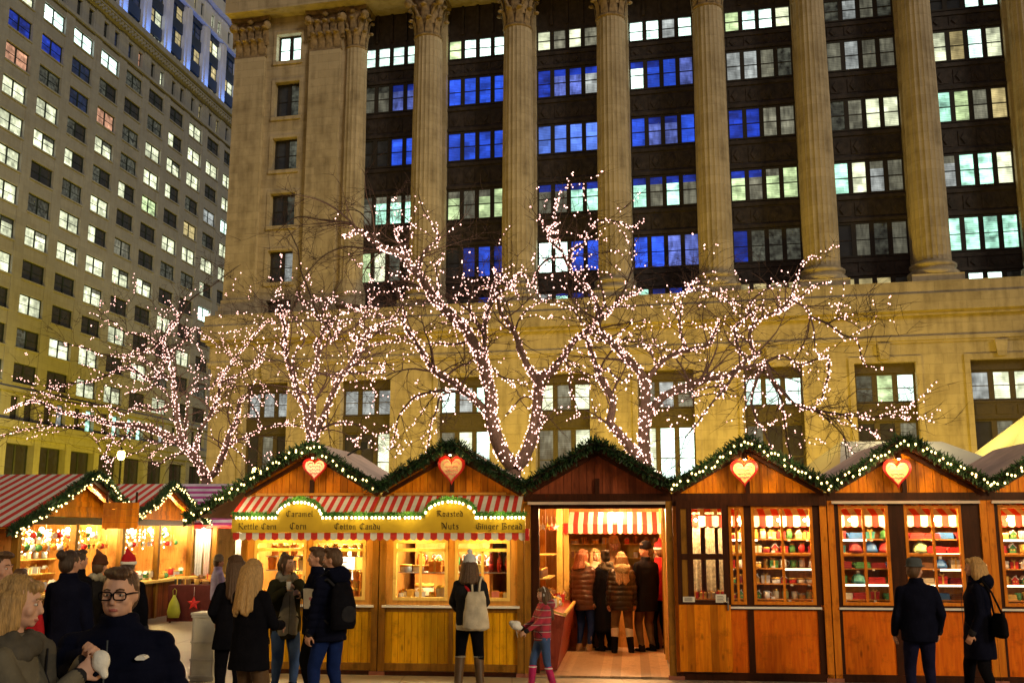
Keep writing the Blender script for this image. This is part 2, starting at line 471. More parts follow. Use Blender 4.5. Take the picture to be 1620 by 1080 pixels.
def window_unit(parent, x0, x1, z0, z1, y, codes, fmat, mull=0.14, sash=True, fr=0.1, dep=0.12, gap=None):
    """one window opening: frame with mullions, panes behind it as a sub-part"""
    n = len(codes); w = (x1-x0)/n
    f = MB(); p = MB()
    f.box(x0, x1, y-dep, y, z1-fr, z1); f.box(x0, x1, y-dep-0.03, y, z0, z0+fr)
    f.box(x0, x0+fr, y-dep, y, z0+fr, z1-fr); f.box(x1-fr, x1, y-dep, y, z0+fr, z1-fr)
    for i in range(1, n):
        f.box(x0+w*i-mull/2, x0+w*i+mull/2, y-dep, y, z0+fr, z1-fr)
    for i, c in enumerate(codes):
        a = x0+w*i+(mull/2 if i else fr); b_ = x0+w*(i+1)-(mull/2 if i < n-1 else fr)
        if sash:
            zm = (z0+z1)/2
            f.box(a, b_, y-dep*0.6, y-0.005, zm-0.03, zm+0.03)
        zz = z0+fr; zt = z1-fr
        c2 = c
        if len(c) > 1:      # upper part of the light differs (a drawn blind or the dark above the lamps)
            zc = z0+(z1-z0)*0.74
            p.add([(a,y-0.01,zc),(b_,y-0.01,zc),(b_,y-0.01,zt),(a,y-0.01,zt)], [(0,1,2,3)], PK.index(c[1]))
            zt = zc; c2 = c[0]
        p.add([(a,y-0.01,zz),(b_,y-0.01,zz),(b_,y-0.01,zt),(a,y-0.01,zt)], [(0,1,2,3)], PK.index(c2))
    fo = f.build('window', fmat, parent)
    p.build('pane', PM, fo)
    return fo
# ================================================================ the columned city building
ch_stone = stone('limestone', (0.50,0.41,0.29), (0.41,0.33,0.225), 1.7, 0.66, 0.014, (0.13,0.095,0.055), 0.62)
ch_low = MATS['limestone']
ch_dark = mat('dark_bronze', (0.036,0.028,0.028), rough=0.55, var=0.5, scale=2.5, bump=0.6, bscale=9)
ch_frame = mat('bronze_frame', (0.028,0.024,0.022), rough=0.5)
ch_frame_low = mat('brown_frame', (0.075,0.055,0.032), rough=0.55)
CH = thing('city_hall', 'massive pale stone building with giant fluted columns and dark window bays behind the market', 'building', CH0, CHA)
S = 7.09
q = MB()
# corner block: two pilasters and a flat strip pierced by a stack of small windows
XR = 62.0
def wall_with_holes(q, x0, x1, z0, z1, y0, y1, holes):
    """holes: (a,b,c,d) all in the same x range stack"""
    if not holes:
        q.box(x0, x1, y0, y1, z0, z1); return
    a, b_ = holes[0][0], holes[0][1]
    q.box(x0, a, y0, y1, z0, z1); q.box(b_, x1, y0, y1, z0, z1)
    zz = z0
    for h in sorted(holes, key=lambda h: h[2]):
        if h[2] > zz: q.box(a, b_, y0, y1, zz, h[2])
        zz = h[3]
    if zz < z1: q.box(a, b_, y0, y1, zz, z1)
SM = [(38.85,41.2),(34.15,37.1),(29.75,32.4),(25.2,27.85),(20.7,23.25),(17.95,19.3)]
wall_with_holes(q, -13.55, -9.75, 17.9, 42.7, 0.0, 0.7, [(-12.75,-10.65,a,b_) for a, b_ in SM])
q.box(-16.2, -13.55, 0.0, 16.0, 17.9, 42.7)       # side return of the block
q.box(-13.55, -5.6, 0.7, 16.0, 42.7, 42.72)
# back piers behind each column and the bay backs
for i in range(-1, 10):
    q.box(S*i-1.15, S*i+1.15, 1.0, 3.0, 17.9, 42.7) if i >= 0 else q.box(-9.75, -5.95, 0.0, 3.0, 17.9, 42.7)
q.box(-16.2, XR, 0.6, 3.0, 42.705, 50.0)
q.box(-16.6, XR, -1.55, 0.6, 42.70, 44.2); q.box(-16.75, XR, -1.7, 0.6, 44.2, 46.4); q.box(-17.3, XR, -2.3, 0.6, 46.4, 46.9)
q.box(-17.6, XR, -2.7, 0.6, 46.9, 50.0)
q.box(XR-0.5, XR, 0.6, 16, 0.0, 50.0)
wall = q.build('upper_wall', ch_stone, CH)
# stylobate courses, frieze and architrave of the base storeys
q = MB()
q.box(-16.75, XR, -1.95, 0.9, 17.05, 17.9); q.box(-16.9, XR, -2.1, 0.9, 15.95, 17.05)
q.box(-16.6, XR, -1.8, 0.9, 15.70, 15.95); q.box(-16.45, XR, -1.45, 0.9, 14.35, 15.7); q.box(-16.55, XR, -1.6, 0.9, 14.1, 14.35)
q.box(-16.5, XR, -1.5, 0.9, 13.95, 14.1)
q.build('ledge', ch_stone, CH)
LC = [-11.72 + 0.02] + [-3.9] + [3.45 + S*k for k in range(8)]
lower = []
for i, c in enumerate(LC):
    hw = 1.72 if i == 0 else 1.9
    lower.append((c-hw, c+hw))
q = MB()
x = -16.3
for a, b_ in lower:
    q.box(x, a, -1.4, 0.4, 0.0, 13.95)
    q.box(a, b_, -1.4, 0.4, 12.72, 13.95); q.box(a, b_, -1.4, 0.4, 0.0, 4.6)
    x = b_
q.box(x, XR, -1.4, 0.4, 0.0, 13.95); q.box(-16.3, -15.9, 0.4, 16, 0, 42.7)
q.box(-16.45, XR, -1.62, -1.4, 0.0, 3.2)
q.build('lower_wall', ch_stone, CH)
q = MB()
for a, b_ in lower[:]:
    c = (a+b_)/2
    q.box(a-0.35, a-0.003, -1.5, -1.4, 4.6, 12.72); q.box(b_+0.003, b_+0.35, -1.5, -1.4, 4.6, 12.72)
    q.box(a-0.35, b_+0.35, -1.5, -1.4, 12.723, 13.1)
    q.box(a-0.5, b_+0.5, -1.62, -1.4, 4.3, 4.597)
q.build('window_surround', ch_stone, CH)
for a, b_ in lower:
    c = (a+b_)/2
    k = MB(); k.prism([(c-0.26,12.9),(c+0.26,12.9),(c+0.38,13.94),(c-0.38,13.94)], -1.68, -1.503); k.build('keystone', ch_stone, CH)
lowcodes = [('w','w','w'), ('w','w','w'), ('W','w','C'), ('Y','g','Y'), ('g','w','g'), ('W','W','W'), ('d','G','W'), ('w','Y','Y'), ('w','d','Y'), ('Y','Y','Y')]
lowcodes2 = [('D','g','D'), ('D','D','Y'), ('g','Y','W'), ('g','g','Y'), ('Y','W','W'), ('g','D','D'), ('D','D','g'), ('D','g','D'), ('D','D','D'), ('D','D','D')]
for i, (a, b_) in enumerate(lower):
    sp = MB()
    sp.box(a, b_, -0.95, -0.6, 9.05, 10.1); sp.box(a, b_, -1.0, -0.6, 8.95, 9.05); sp.box(a, b_, -1.02, -0.6, 10.0, 10.12); tm_ = MB(); tm_.box(a, b_, -0.98, -0.6, 12.1, 12.715); tm_.build('transom', ch_frame_low, CH)
    w = (b_-a)/3
    for j in range(3):
        sp.box(a+w*j+0.18, a+w*(j+1)-0.18, -1.0, -0.95, 9.25, 9.85)
    sp.build('spandrel', ch_frame_low, CH)
    window_unit(CH, a, b_, 10.12, 12.1, -0.7, lowcodes[i], ch_frame_low, mull=0.34, fr=0.14)
    window_unit(CH, a, b_, 4.6, 8.95, -0.7, lowcodes2[i], ch_frame_low, mull=0.34, fr=0.14)
# bay fronts: windows and spandrels set back between the columns
ROWS = [(38.22,39.95),(34.36,36.75),(29.85,32.25),(25.15,27.6),(20.6,23.1),(18.1,19.2)]
BC = {
 1: ['W W W W','gd gd Lb Lb','D D B B','gd Cg Cg Cg','G Y d D','D D D D'],
 2: ['G W W W','B B B B','B B B B','Gg g Gg G','D b B b','D D b D'],
 3: ['Y g Y g','b Lb Lb wb','P P P P','gb gb Cb Cb','W W B B','w Cb b b'],
 4: ['W W w W','Wb Bb B L','B Lb Lb B','Cb gb Cb gb','B B L L','C b b b'],
 5: ['G W W Y','w w g d','b b g g','Gb gb Gg G','b d d d','y y y y'],
 6: ['d w g d','g w g g','d g Y Y','C Y wg g','D g d g','y y y D'],
 7: ['D D W W','Y y W Y','C G g y','wg C C Y','C C C C','W W W D'],
 8: ['w g w g','Y g g y','d g Y Y','C Y w g','D g d g','y y y D'],
 9: ['w g w g','Y g g y','d g Y Y','C Y w g','D g d g','y y y D'],
}
for bay in range(1, 10):
    xa = S*(bay-2)+1.15; xb = S*(bay-1)-1.15
    if bay == 1: xa = -5.95
    zprev = 17.9
    n = 4
    rows = list(reversed(ROWS))
    for (z0, z1) in rows:
        q = MB()
        q.box(xa, xb, 1.55, 1.9, zprev, z0)
        if z0 - zprev > 1.0:
            q.box(xa, xb, 1.42, 1.55, zprev+0.05, zprev+0.28)      # sill strips and relief panels on the spandrel
            q.box(xa, xb, 1.44, 1.55, z0-0.38, z0-0.12)
            w = (xb-xa)/4
            for j in range(4):
                cx = xa+w*(j+0.5); cz = (zprev+z0)/2 - 0.05; hh = (z0-zprev)*0.24
                q.prism([(cx-w*.34,cz-hh),(cx+w*.34,cz-hh),(cx+w*.34,cz+hh),(cx-w*.34,cz+hh)], 1.50, 1.55)
                q.prism([(cx,cz-hh*.8),(cx+w*.2,cz),(cx,cz+hh*.8),(cx-w*.2,cz)], 1.42, 1.50)
        q.build('spandrel', ch_dark, CH)
        zprev = z1
    q = MB()
    q.box(xa, xb, 1.55, 1.9, zprev, 42.7)
    for j in range(5):
        cx = xa+(xb-xa)*j/4
        q.box(max(xa, cx-0.1), min(xb, cx+0.1), 1.40, 1.55, 40.3, 42.7)
        for (z0, z1) in rows[:-1]:
            pass
    q.build('spandrel', ch_dark, CH)
    for r, (z0, z1) in enumerate(ROWS):
        window_unit(CH, xa, xb, z0, z1, 1.66, BC[bay][r].split(), ch_frame, mull=0.32, fr=0.12, dep=0.14)
for i, (z0, z1) in enumerate(SM):
    window_unit(CH, -12.75, -10.65, z0, z1, 0.62, (['W','W'], ['D','d'], ['D','d'], ['D','d'], ['D','w'], ['D','D'])[i], ch_frame, mull=0.3, fr=0.14)
    s = MB(); s.box(-12.95, -10.45, -0.16, 0.0, z0-0.28, z0-0.003)
    s.box(-13.0, -12.753, -0.06, 0.0, z0, z1+0.22); s.box(-10.647, -10.4, -0.06, 0.0, z0, z1+0.22); s.box(-12.753, -10.647, -0.06, 0.0, z1+0.003, z1+0.22)
    s.build('window_sill', ch_stone, CH)
# columns
def flute(r, z, t):
    return r - 0.052*r*max(0.0, math.sin(t*22))**0.8 if r < 1.3 and 0.7 < z < 21.2 else r
def capital_mb(r0, z0, h, square=False, half=None):
    q = MB()
    if not square:
        q.lathe([(r0*.98,0),(r0*1.08,0.05),(r0*1.08,.18),(r0*.98,.24),(r0*.95,h*.4),(r0*1.05,h*.7),(r0*1.3,h*.9)], (0,0,z0), 24)
    else:
        q.box(-half, half, -0.25, 0.6, z0, z0+h*.9); q.box(-half-.06, half+.06, -0.31, .6, z0+.02, z0+.2)
    hw = (r0*1.32 if not square else half+.32)
    yb = -hw if not square else -0.62
    pts = [(-hw,yb),(-hw*.5,yb+.14),(0,yb+.2),(hw*.5,yb+.14),(hw,yb)]
    poly = [(x_, y_) for x_, y_ in pts]
    top = [(hw,hw),(-hw,hw)] if not square else [(hw,.6),(-hw,.6)]
    full = poly + top
    n = len(full)
    vs = [(x_, y_, z0+h*.9) for x_, y_ in full] + [(x_*1.03, y_*1.03, z0+h) for x_, y_ in full]
    q.add(vs, [tuple(range(n-1,-1,-1)), tuple(range(n,2*n))] + [(i,(i+1) % n,(i+1) % n+n,i+n) for i in range(n)])
    rnd = random.Random(3)
    def leaf(x_, y_, nx, ny, zb, lh, lw):
        # acanthus leaf: rises, swells and curls outward at the tip
        px_, py_ = -ny, nx
        prof = [(0.0,0.05),(0.35,0.10),(0.7,0.16),(0.9,0.30),(1.0,0.46),(0.9,0.54)]
        vs = []
        for t, o in prof:
            for sg, ww in ((-1,lw*(1-.25*t)),(0,0),(1,lw*(1-.25*t))):
                oo = o*0.9 + (0.07 if sg == 0 else 0) + rnd.uniform(-.02,.02)
                vs.append((x_+nx*oo+px_*sg*ww, y_+ny*oo+py_*sg*ww, zb+t*lh))
        fs = []
        for i in range(len(prof)-1):
            for k in range(2):
                fs.append((i*3+k, i*3+k+1, (i+1)*3+k+1, (i+1)*3+k))
        q.add(vs, fs, 0, True)
        q.add([(a-nx*.06, b-ny*.06, c) for a, b, c in vs], [tuple(reversed(f)) for f in fs], 0, True)
        q.ell((x_+nx*.42, y_+ny*.42, zb+lh*.93), (lw*.8,lw*.8,.12), 8, 5)
    if not square:
        for row, (zb, lh) in enumerate(((.22,h*.36),(.3+h*.2,h*.45))):
            for k in range(10):
                t = 2*math.pi*(k+.5*row)/10
                if math.sin(t) < 0.5:
                    leaf(math.cos(t)*r0*.95, math.sin(t)*r0*.95, math.cos(t), math.sin(t), z0+zb, lh, r0*.28)
    else:
        m = 4
        for row, (zb, lh) in enumerate(((.22,h*.36),(.3+h*.2,h*.45))):
            for k in range(m + row):
                xx = -half + 2*half*(k + (0.5 if row == 0 else 0))/m
                leaf(xx, -0.22, 0, -1, z0+zb, lh, .3)
    for sx in (-1, 1):      # corner volutes
        q.ell((sx*hw*.9, yb+.12, z0+h*.76), (.34,.34,.38), 12, 8)
        q.ell((sx*hw*.9, yb-.1, z0+h*.76), (.17,.2,.2), 8, 6)
        q.tube([(sx*hw*.35, yb+.35, z0+h*.45),(sx*hw*.55, yb+.3, z0+h*.66),(sx*hw*.8, yb+.15, z0+h*.82)], [.1,.13,.14], 6)
    q.ell((0, yb+.1, z0+h*.88), (.28,.25,.22), 8, 6)
    return q
sh = MB()
prof = []
for i in range(25):
    t = i/24; z = 19.55+19.75*t
    r = 1.2 - 0.14*t**1.7
    prof.append((r, z))
sh.lathe(prof, (0,0,0), 176, smooth=False, fn=lambda r, z, t: r*(1-0.05*abs(math.sin(t*11))**0.7))
shaft_me = sh.mesh('column'); shaft_me.materials.append(ch_stone)
bs = MB()
bs.box(-1.62, 1.62, -1.62, 1.0, 17.9, 18.45)
bs.lathe([(1.58,18.45),(1.66,18.55),(1.66,18.75),(1.56,18.85),(1.4,18.9),(1.34,19.0),(1.4,19.1),(1.5,19.16),(1.5,19.32),(1.38,19.4),(1.24,19.5),(1.19,19.56)], (0,0,0), 40)
base_me = bs.mesh('base'); base_me.materials.append(ch_stone)
cap_me = capital_mb(1.06, 39.3, 3.4).mesh('capital')
cap_me.materials.append(mat('weathered_capital', (0.27,0.19,0.11), rough=0.9, var=0.45, scale=3, bump=0.8, bscale=8))
for i in range(0, 10):
    c = link('column', shaft_me, CH); c.location = (S*i, 0.0, 0)
    link('base', base_me, c); link('capital', cap_me, c)
# pilasters: outer, inner, and the fluted half column at the edge of the first bay
def pilaster(xc, hw, capw):
    p = MB(); p.box(-hw, hw, -0.35, 0.0, 19.4, 39.3)
    o = p.build('pilaster', ch_stone, CH); o.location = (xc, 0, 0)
    b2 = MB(); b2.box(-hw-.3, hw+.3, -.85, 0, 17.9, 18.5); b2.box(-hw-.2, hw+.2, -.65, 0, 18.5, 18.9); b2.box(-hw-.08, hw+.08, -.5, 0, 18.9, 19.4)
    b2.build('base', ch_stone, o)
    cc = capital_mb(1.06, 39.3, 3.4, True, hw).build('capital', MATS['weathered_capital'], o)
pilaster(-14.9, 1.3, 1.3)
pilaster(-8.45, 1.3, 1.3)
h = MB()
h.lathe([(0.98 if z > 19.6 else 1.2, z) for z in (18.6,18.9,19.3,19.6)] + [(0.98-0.1*t/20, 19.6+19.7*t/20) for t in range(1,21)], (0,0,0), 120, smooth=False, fn=lambda r, z, t: r*(1-0.05*abs(math.sin(t*9))**0.7) if z > 19.7 else r)
ho = h.build('column', ch_stone, CH); ho.location = (-6.15, 0.55, 0)
capital_mb(0.85, 39.3, 3.4).build('capital', MATS['weathered_capital'], ho)

# ================================================================ the office tower at the left
LB0 = Vector((-56.344, 120.0, 0)); LBA = R(80.8)
LB = thing('office_building', 'tall grey office block with a grid of paired windows and a blue lit top', 'building', LB0, LBA)
lb_stone = stone('grey_terracotta', (0.31,0.315,0.335), (0.265,0.27,0.29), 2.1, 0.8, 0.01, (0.17,0.14,0.1), 0.35, 0.3)
lb_frame = mat('green_black_frame', (0.02,0.03,0.028), rough=0.5)
lb_dark = mat('dark_spandrel', (0.03,0.04,0.05), rough=0.5)
cols = [-0.9 + 6.35*k for k in range(-3, 13)]
rowz = [64.3 - 4.05*r for r in range(12)]
q = MB()
X0, X1 = -24.0, 82.0
xe = [X0] + [e for c in cols for e in (c-2.25, c+2.25)] + [X1]
for i in range(0, len(xe), 2):
    q.box(xe[i], xe[i+1], -0.0, 1.2, 17.9, 70.2)
for c in cols:
    zz = 17.9
    for z in reversed(rowz):
        q.box(c-2.25, c+2.25, 0.08, 1.2, zz, z-1.15)
        q.box(c-2.4, c+2.4, -0.08, 0.08, z-1.33, z-1.16)
        zz = z+1.15
    q.box(c-2.25, c+2.25, 0.12, 1.2, zz, 67.25)
    for a, b_ in ((c-2.25, c-1.95), (c-0.75, c+0.75), (c+1.95, c+2.25)):
        q.box(a, b_, 0.12, 1.2, 67.25, 69.5)
    q.box(c-2.25, c+2.25, 0.12, 1.2, 69.5, 70.2)
q.box(X0, X1, -0.35, 0, 66.4, 66.8)
q.box(X0, X1, 1.2, 30, 0, 70.2)
q.build('wall', lb_stone, LB)
q = MB()
q.box(X0, X1, -0.5, 1.2, 70.2, 70.7); q.box(X0, X1, -1.0, 1.2, 70.7, 71.1); q.box(X0, X1, -1.5, 1.2, 71.1, 71.9); q.box(X0, X1, -0.3, 1.2, 71.9, 72.6)
k = X0
while k < X1:
    q.box(k, k+0.35, -0.9, -0.5, 70.25, 70.7); k += 0.85
q.box(X0, X1, -0.9, 0.0, 13.3, 14.2); q.box(X0, X1, -0.5, 0.0, 12.4, 13.3); q.box(X0, X1, -0.4, 0.0, 17.5, 17.9)
q.build('cornice', lb_stone, LB)
# base storeys
q = MB()
for i in range(0, len(xe), 2):
    q.box(xe[i]+(0.35 if i else 0), xe[i+1]-0.35, -0.15, 1.2, 0, 12.4)
    q.box(xe[i], xe[i+1], 0.0, 1.2, 12.4, 17.9)
for c in cols:
    q.box(c-2.6, c+2.6, 0.0, 1.2, 11.7, 12.4); q.box(c-2.25, c+2.25, 0.12, 1.2, 12.4, 14.4); q.box(c-2.25, c+2.25, 0.12, 1.2, 17.1, 17.9)
    for a, b_ in ((c-.45, c+.45),): q.box(a, b_, 0.12, 1.2, 14.4, 17.1)
    q.box(c-2.6, c+2.6, 0.2, 1.2, 0, 2.0)
q.build('base_wall', lb_stone, LB)
# the tower above the cornice
q = MB()
txe = [X0] + [e for c in cols for e in (c-2.05, c+2.05)] + [X1]
for i in range(0, len(txe), 2):
    q.box(txe[i], txe[i+1], 0.6, 2.4, 72.6, 88.5)
    m = (txe[i]+txe[i+1])/2
    q.box(m-0.55, m+0.55, 0.35, 0.6, 72.6, 84.0)
for c in cols:
    q.box(c-2.05, c+2.05, 0.7, 2.4, 84.2, 85.0); q.box(c-2.05, c+2.05, 0.7, 2.4, 87.2, 88.5)
    for a, b_ in ((c-2.05,c-1.7),(c-.7,c+.7),(c+1.7,c+2.05)): q.box(a, b_, 0.7, 2.4, 85.0, 87.2)
q.box(X0, X1, 0.2, 2.4, 83.95, 84.2); q.box(X0, X1, -0.2, 2.4, 88.5, 89.3); q.box(X0, X1, 0.2, 2.4, 89.3, 91); q.box(X0, X1, 2.4, 24, 72.6, 91)
q.build('tower_wall', mat('blue_white_terracotta', (0.55,0.56,0.60), rough=0.6, var=0.12, scale=0.6), LB)
q = MB()
for c in cols:
    for z0, z1 in ((74.7,76.6),(78.9,80.7),(83.0,84.2)): q.box(c-2.05, c+2.05, 1.0, 1.3, z0, z1)
q.build('tower_spandrel', lb_dark, LB)
codes = {
 'A': 'YbOYYDYYDDDD', 'B': 'WbdYYDdYDDdD', 'C': 'WbkdYdYYYDDY', 'D': 'WdOYdDhYDDYD', 'E': 'bdDddhDgYDDD', 'F': 'DDDYYGDDYDDD',
 'G': 'DDhYhDDdDDDd', 'H': 'DYYdyYdDDDdD', 'I': 'DYDwDYhWDDDD', 'J': 'DYDWYDDdDDDD'}
# fix offsets so that row 1 is the row through the marked windows
codes['C'] = 'WkkdhdYYDDYD'; codes['D'] = 'WdOYdDhYDDYD'; codes['E'] = 'dDddhDgYDDDY'; codes['F'] = 'DDYYGDDYDDYD'
codes['G'] = 'DhYhDDdDDDdD'; codes['H'] = 'DYYdyYdDDDDD'; codes['I'] = 'DYDwDYhWDDDD'; codes['J'] = 'DYDWYDDDDDDD'
for L_ in 'ABCDEFGHIJ':      # a few more rooms with the lights on
    st_ = list(codes[L_])
    for r_ in range(12):
        if st_[r_] == 'D' and (ord(L_)*7 + r_*5) % 3 == 0: st_[r_] = 'YYd'[(r_+ord(L_)) % 3]
    codes[L_] = ''.join(st_)
wins = []
rnd = random.Random(11)
for ci, c in enumerate(cols):
    L = 'ABCDEFGHIJ'
    k = ci-2
    for r, z in enumerate(rowz):
        if 0 <= k < 10: cd = codes[L[k]][r]
        else: cd = rnd.choice('YYDDdDg')
        cc = {'h': ('Y','D')}.get(cd, (cd, cd))
        if cd in 'Yd' and rnd.random() < .35: cc = (cd, cd+rnd.choice('dg')) if cd != 'd' else ('d','D')
        wins.append((c-2.25, c+2.25, z-1.15, z+1.15, 0.42, cc, 0.2))
    for s_ in (-1, 1):
        wins.append((c+s_*1.35-.6, c+s_*1.35+.6, 67.25, 69.5, 0.6, (rnd.choice('DDDkkyYO'),), 0.1))
        wins.append((c+s_*1.2-.5, c+s_*1.2+.5, 85.0, 87.2, 1.1, (rnd.choice('kkyYk'),), 0.1))
    wins.append((c-2.25, c-.45, 14.4, 17.1, 0.6, (rnd.choice('CCwDD'),), 0.1)); wins.append((c+.45, c+2.25, 14.4, 17.1, 0.6, (rnd.choice('CCwDD'),), 0.1))
    wins.append((c-2.25, c+2.25, 2.0, 11.7, 0.6, (rnd.choice(('Dy','DY','Dw')), rnd.choice(('Dy','DY','DD'))), 0.3))
    for z0, z1 in ((72.6,74.7),(76.6,78.9),(80.7,83.0)):
        a = rnd.choice(('ky','kk','yY','kk'))
        wins.append((c-2.05, c+2.05, z0, z1, 1.3, (a[0], a[1]), 0.25))
Mlb = Matrix.Translation(LB0) @ Matrix.Rotation(LBA, 4, 'Z')
vis = []; hid = []
for w in wins:
    p = Mlb @ Vector(((w[0]+w[1])/2, 0, (w[2]+w[3])/2))
    X, Y, Z = project(p)
    if Z > 0 and -30 < X < 372 and -20 < Y < 760: vis.append((-(w[1]-w[0])*(w[3]-w[2])/Z**2, w))
    elif Z > 0: hid.append(w)
vis.sort(key=lambda t: t[0])
for _, w in vis[:100]:
    window_unit(LB, *w[:5], w[5], lb_frame, mull=w[6], fr=0.12)
f = MB(); p = MB()
for w in [t[1] for t in vis[100:]] + hid:
    x0, x1, z0, z1, y, cc, mu_ = w
    n = len(cc); ww = (x1-x0)/n
    f.box(x0, x1, y-.1, y, z1-.1, z1); f.box(x0, x1, y-.1, y, z0, z0+.1); f.box(x0, x0+.1, y-.1, y, z0+.1, z1-.1); f.box(x1-.1, x1, y-.1, y, z0+.1, z1-.1)
    for i in range(1, n): f.box(x0+ww*i-mu_/2, x0+ww*i+mu_/2, y-.1, y, z0+.1, z1-.1)
    f.box(x0+.1, x1-.1, y-.08, y-.02, (z0+z1)/2-.03, (z0+z1)/2+.03)
    for i, c in enumerate(cc):
        p.add([(x0+ww*i,y-.01,z0+.1),(x0+ww*(i+1),y-.01,z0+.1),(x0+ww*(i+1),y-.01,z1-.1),(x0+ww*i,y-.01,z1-.1)], [(0,1,2,3)], PK.index(c[0]))
fo = f.build('window', lb_frame, LB); fo['kind'] = 'stuff'
p.build('pane', PM, fo)
# blue floodlights on the cornice that wash the upper tower
for k_, c in enumerate([cols[i]+3.17 for i in range(1, 12)]):
    fl = thing('floodlight', 'small blue floodlight on the cornice of the grey office block, shining up the tower', 'floodlight', Mlb @ Vector((c, -1.1, 71.9)), LBA, 'blue floodlights on the cornice')
    q = MB(); q.box(-.25, .25, -.12, .12, .1, .45); q.box(-.05, .05, -.05, .05, 0, .1); q.build('housing', lb_frame, fl)
    ld = bpy.data.lights.new('blue_lamp', 'SPOT'); ld.energy = 700; ld.color = (0.10, 0.30, 1.0); ld.spot_size = R(130); ld.spot_blend = 0.8; ld.shadow_soft_size = 0.4
    lo = bpy.data.objects.new('lamp', ld); COL.objects.link(lo); lo.parent = fl; lo.location = (0, -0.6, .5); lo.rotation_euler = (R(180-14), 0, 0)
# farther tower behind, its corner only
FT = thing('far_tower', 'dark blue tower with a few lit yellow windows behind the office block', 'building', (-86, 300, 0), R(8))
q = MB(); q.box(-40, 8, 0, 40, 0, 175); q.box(-41, 9, -1, 41, 175, 177)
for i in range(-12, 3):
    q.box(i*3.2-.4, i*3.2+.4, -.6, 0, 0, 175)
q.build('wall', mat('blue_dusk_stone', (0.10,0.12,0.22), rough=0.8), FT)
for i in range(-7, 3):
    for j in range(22):
        if random.random() < .5:
            window_unit(FT, i*3.2-2.6, i*3.2-.6, 60+j*5.0, 62.6+j*5.0, -0.02, (random.choice('yyYk'),), lb_frame, fr=.12, dep=.1)
            if len(FT.children) > 95: break
    if len(FT.children) > 95: break
# ================================================================ street lamps on the far street
post_m = mat('dark_green_iron', (0.03,0.035,0.03), rough=0.45, metal=0.6)
glow_m = emit('sodium_globe', (1.0,0.72,0.22), 14.0)
def street_lamp(px, Y, h, label, power=900):
    p = at(px, 700, Y)
    t = thing('street_lamp', label, 'street lamp', (p.x, Y, 0), 0, 'street lamps along the road')
    q = MB()
    q.lathe([(.2,0),(.2,.12),(.14,.25),(.11,.9),(.08,1.0),(.06,h-.45),(.1,h-.4),(.12,h-.3)], (0,0,0), 12)
    q.build('post', post_m, t)
    q = MB(); q.lathe([(.1,-.3),(.2,-.2),(.24,0),(.2,.18),(.1,.27)], (0,0,h), 16); g = q.build('globe', glow_m, t)
    q = MB(); q.lathe([(.17,.24),(.12,.34),(.03,.42),(.01,.5)], (0,0,h), 12); q.build('finial', post_m, t)
    ld = bpy.data.lights.new('sodium_lamp', 'POINT'); ld.energy = power; ld.color = (1.0,0.66,0.03); ld.shadow_soft_size = 0.28
    lo = bpy.data.objects.new('lamp', ld); COL.objects.link(lo); lo.parent = t; lo.location = (0, -.0, h)
    g.visible_shadow = True
    lo.location = (0, 0.5, h+0.1)
street_lamp(193, 62.0, 6.4, 'street lamp glowing yellow above the far left striped roof', 1500)
street_lamp(407, 61.0, 5.35, 'street lamp glowing yellow beside the left roof slope of the caramel corn cabin', 1500)
for i, (px, Y) in enumerate(((610,60.5),(760,60),(945,59),(1110,58),(1250,57),(1437,56),(1600,55))):
    street_lamp(px, Y, 4.6, ['street lamp hidden behind the %s cabin roofs, lighting the stone wall' % w for w in ('first pair of','second','third','fourth','fifth','sixth','seventh')][i], 1500)
for i, (x, y) in enumerate(((-44,92),(-40,112),(-36,135),(-50,76))):
    street_lamp(810 + FPX*x/y, y, 5.0, ['street lamp %s along the foot of the grey office block' % w for w in ('first','second','third','fourth')][i], 9000)

# ================================================================ trees wound with fairy lights
bark = mat('dark_bark', (0.085,0.055,0.038), rough=0.9, var=0.35, scale=14, bump=0.8, bscale=30, stretch=(3,3,1))
twig_m = mat('twig_bark', (0.055,0.033,0.022), rough=0.9, var=0.3, scale=10)
bulb_m = emit('pink_white_bulb', (1.0,0.50,0.43), 3.0)
bulb_m2 = emit('warm_white_bulb', (1.0,0.70,0.22), 5.0)
wire_m = mat('dark_wire', (0.02,0.03,0.02), rough=0.6)
def ico(r):
    q = MB(); q.ell((0,0,0), (r,r,r*1.25), 6, 4)
    return q
def bulb_mesh(name, r, m):
    me = ico(r).mesh(name); me.materials.append(m); return me
tree_bulb_me = bulb_mesh('bulb', 0.0145, bulb_m)
gar_bulb_me = bulb_mesh('bulb', 0.014, bulb_m2)
def stuff_bulbs(name, pts, me, parent):
    """many bulbs as one mesh"""
    base_v = [v.co.copy() for v in me.vertices]; base_f = [list(p.vertices) for p in me.polygons]
    q = MB()
    for p in pts: q.add([p + v for v in base_v], base_f, 0, True)
    o = q.build(name, me.materials[0], parent)
    return o
def place_bulbs(pts, me, parent, org, nmax=100):
    """the bulbs that show largest are parts of their own, the rest one part"""
    pts = sorted(pts, key=lambda p: project(p)[2])
    for p in pts[:nmax]:
        o = link('bulb', me, parent); o.location = p - org
    if len(pts) > nmax:
        stuff_bulbs('bulb', [p - org for p in pts[nmax:]], me, parent)['kind'] = 'stuff'
def smooth_path(pts, step=0.12):
    out = []
    P = [pts[0]] + list(pts) + [pts[-1]]
    for i in range(1, len(P)-2):
        a, b, c, d = P[i-1], P[i], P[i+1], P[i+2]
        n = max(1, int((c-b).length/step))
        for k in range(n):
            t = k/n
            out.append(0.5*((2*b) + (c-a)*t + (2*a-5*b+4*c-d)*t*t + (3*b-a-3*c+d)*t**3))
    out.append(P[-2].copy())
    return out
